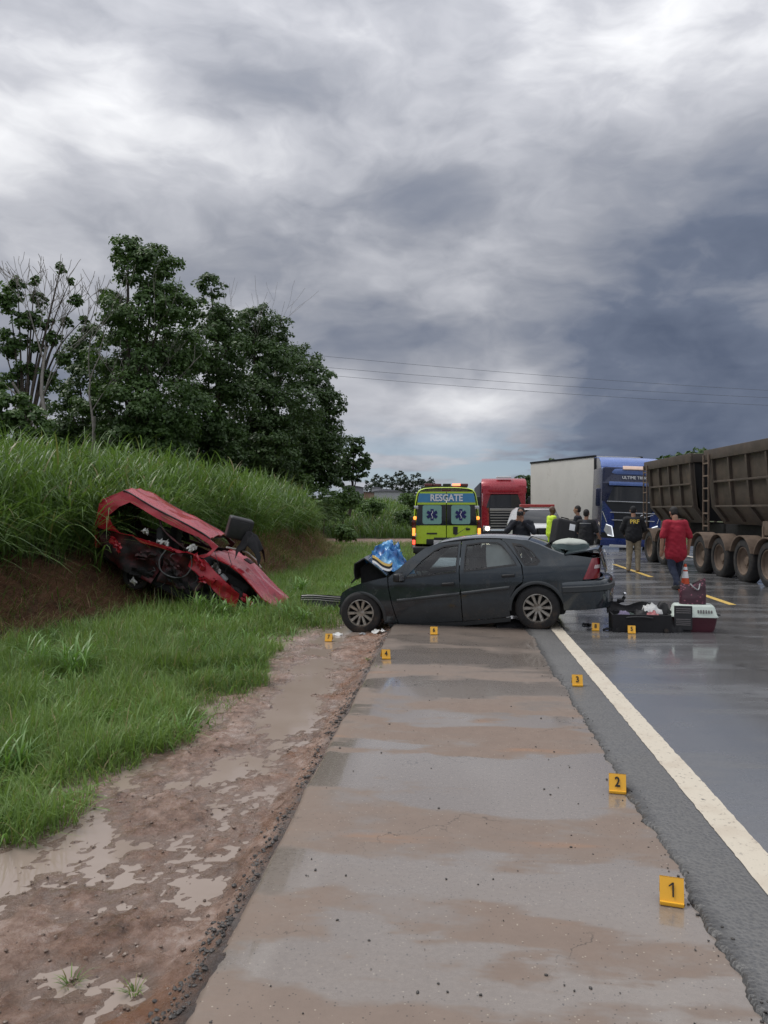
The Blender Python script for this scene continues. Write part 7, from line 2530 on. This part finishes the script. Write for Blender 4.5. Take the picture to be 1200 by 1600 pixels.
for i, (px, py, rp, Y, lb) in enumerate(((818, 752, 16, 85, 'dark tree between the red lorry and the white trailer'), (862, 722, 8, 120, 'tree top just above the white trailer'), (1040, 722, 16, 60, 'dark tree showing over the near end of the tippers'), (1068, 716, 16, 62, 'rounded dark tree over the brown tippers'), (1094, 710, 16, 62, 'tallest dark tree over the brown tippers'), (1118, 712, 13, 64, 'low dark tree at the right over the brown tippers'), (1028, 730, 12, 58, 'dark tree edge beside the blue lorry roof'))):
    q = atY(px, py, Y)
    t_ = thing('distant_tree', lb, 'tree', (q.x, Y, -0.2), 0, 'trees beyond the lorries')
    r_ = rp / F_PX * Y
    cl = [(0, 0, q.z + 0.2, r_, r_, r_ * 0.7), (r_ * 0.7, 0, q.z - r_ * 0.6, r_, r_, r_ * 0.8), (-r_ * 0.6, 0, q.z - r_ * 0.7, r_, r_, r_ * 0.8), (0, 0, q.z * 0.5, r_ * 1.2, r_, q.z * 0.35)]
    b = B()
    b.cyl((0, 0, -0.3), (0, 0, q.z), 0.16, 0.05, 6)
    b.build('trunk', 'bark', t_, 60)
    leaf_cloud(cl, 2200, 0.38, 'tree_leaf', 'crown', t_, 0.35, 90 + i)
# ---- far buildings and parked lorry glimpsed behind the grove
mat('far_wall', (0.42, 0.43, 0.45), 0.8)
mat('far_grey', (0.22, 0.22, 0.25), 0.8)
mat('far_pink', (0.30, 0.17, 0.15), 0.8)
def far_box(name, label, cat, px0, px1, py0, py1, Y, m, dep=8, roof=True):
    a, c = atY(px0, py1, Y), atY(px1, py0, Y)
    z0 = min(a.z, 0.0) - 0.2
    t_ = thing(name, label, cat, ((a.x + c.x) / 2, Y + dep / 2, z0), 0)
    wv, hh_ = c.x - a.x, c.z - z0
    b = B()
    b.box((0, 0, hh_ / 2), (wv, dep, hh_), 0.05)
    b.build('wall', m, t_)
    b = B()
    b.prism([(-wv / 2 - 0.3, hh_), (wv / 2 + 0.3, hh_), (0, hh_ + wv * 0.10)], -dep / 2 - 0.3, dep / 2 + 0.3, 'y')
    b.build('roof', 'far_grey', t_, None)
    for i in range(3):
        b = B()
        b.box((-wv * 0.3 + wv * 0.3 * i, -dep / 2 - 0.02, hh_ * 0.62), (wv * 0.10, 0.06, hh_ * 0.16), 0.01)
        b.build('window', 'dark_glass', t_)
    return t_
far_box('shed', 'grey shed half hidden behind the grove end', 'building', 536, 559, 760, 778, 120, 'far_grey')
far_box('low_building', 'low pinkish white building at the foot of the far tree line', 'building', 562, 578, 769, 778, 150, 'far_pink')
far_box('low_building', 'long low white building before the far tree line', 'building', 582, 626, 768, 776, 170, 'far_wall', 10)
far_box('white_cabin', 'small white raised cabin over the long low building', 'building', 581, 594, 762, 769, 180, 'far_wall', 5)

# ================================================================== POWER LINE
mat('cable', (0.10, 0.11, 0.13), 0.6)
mat('pole_concrete', (0.34, 0.33, 0.31), 0.8)
PLs = [((430, 549), (1360, 618)), ((430, 567), (1360, 628)), ((430, 579), (1360, 640))]
YA, YB = 64.0, 78.0
for i, (a, c) in enumerate(PLs):
    p0, p1 = atY(*a, YA), atY(*c, YB)
    b = B()
    pts = [p0.lerp(p1, s_) + Vector((0, 0, -1.1 * 4 * s_ * (1 - s_) * 0.35)) for s_ in np.linspace(0, 1, 25)]
    b.tube(pts, 0.014, 5)
    tag(b.build('power_cable', 'cable', None, 60), ('upper power cable crossing the sky over the road', 'middle power cable crossing the sky over the road', 'lowest power cable crossing the sky over the road')[i], 'cable', 'power cables')
for (px, Y, z_) in ((430, YA, atY(430, 549, YA).z), (1360, YB, atY(1360, 618, YB).z)):
    q = atY(px, 800, Y)
    t_ = thing('utility_pole', 'concrete utility pole hidden behind the grove' if px < 600 else 'concrete utility pole across the road beyond the tippers', 'pole', (q.x, Y, -0.3), 0, 'utility poles')
    b = B()
    b.cyl((0, 0.2, 0), (0, 0.2, z_ + 0.9), 0.17, 0.10, 12)
    b.build('post', 'pole_concrete', t_, 60)
    b = B()
    b.box((0, 0.2, z_ + 0.2), (1.8, 0.1, 0.12), 0.02)
    b.build('crossarm', 'bark', t_)
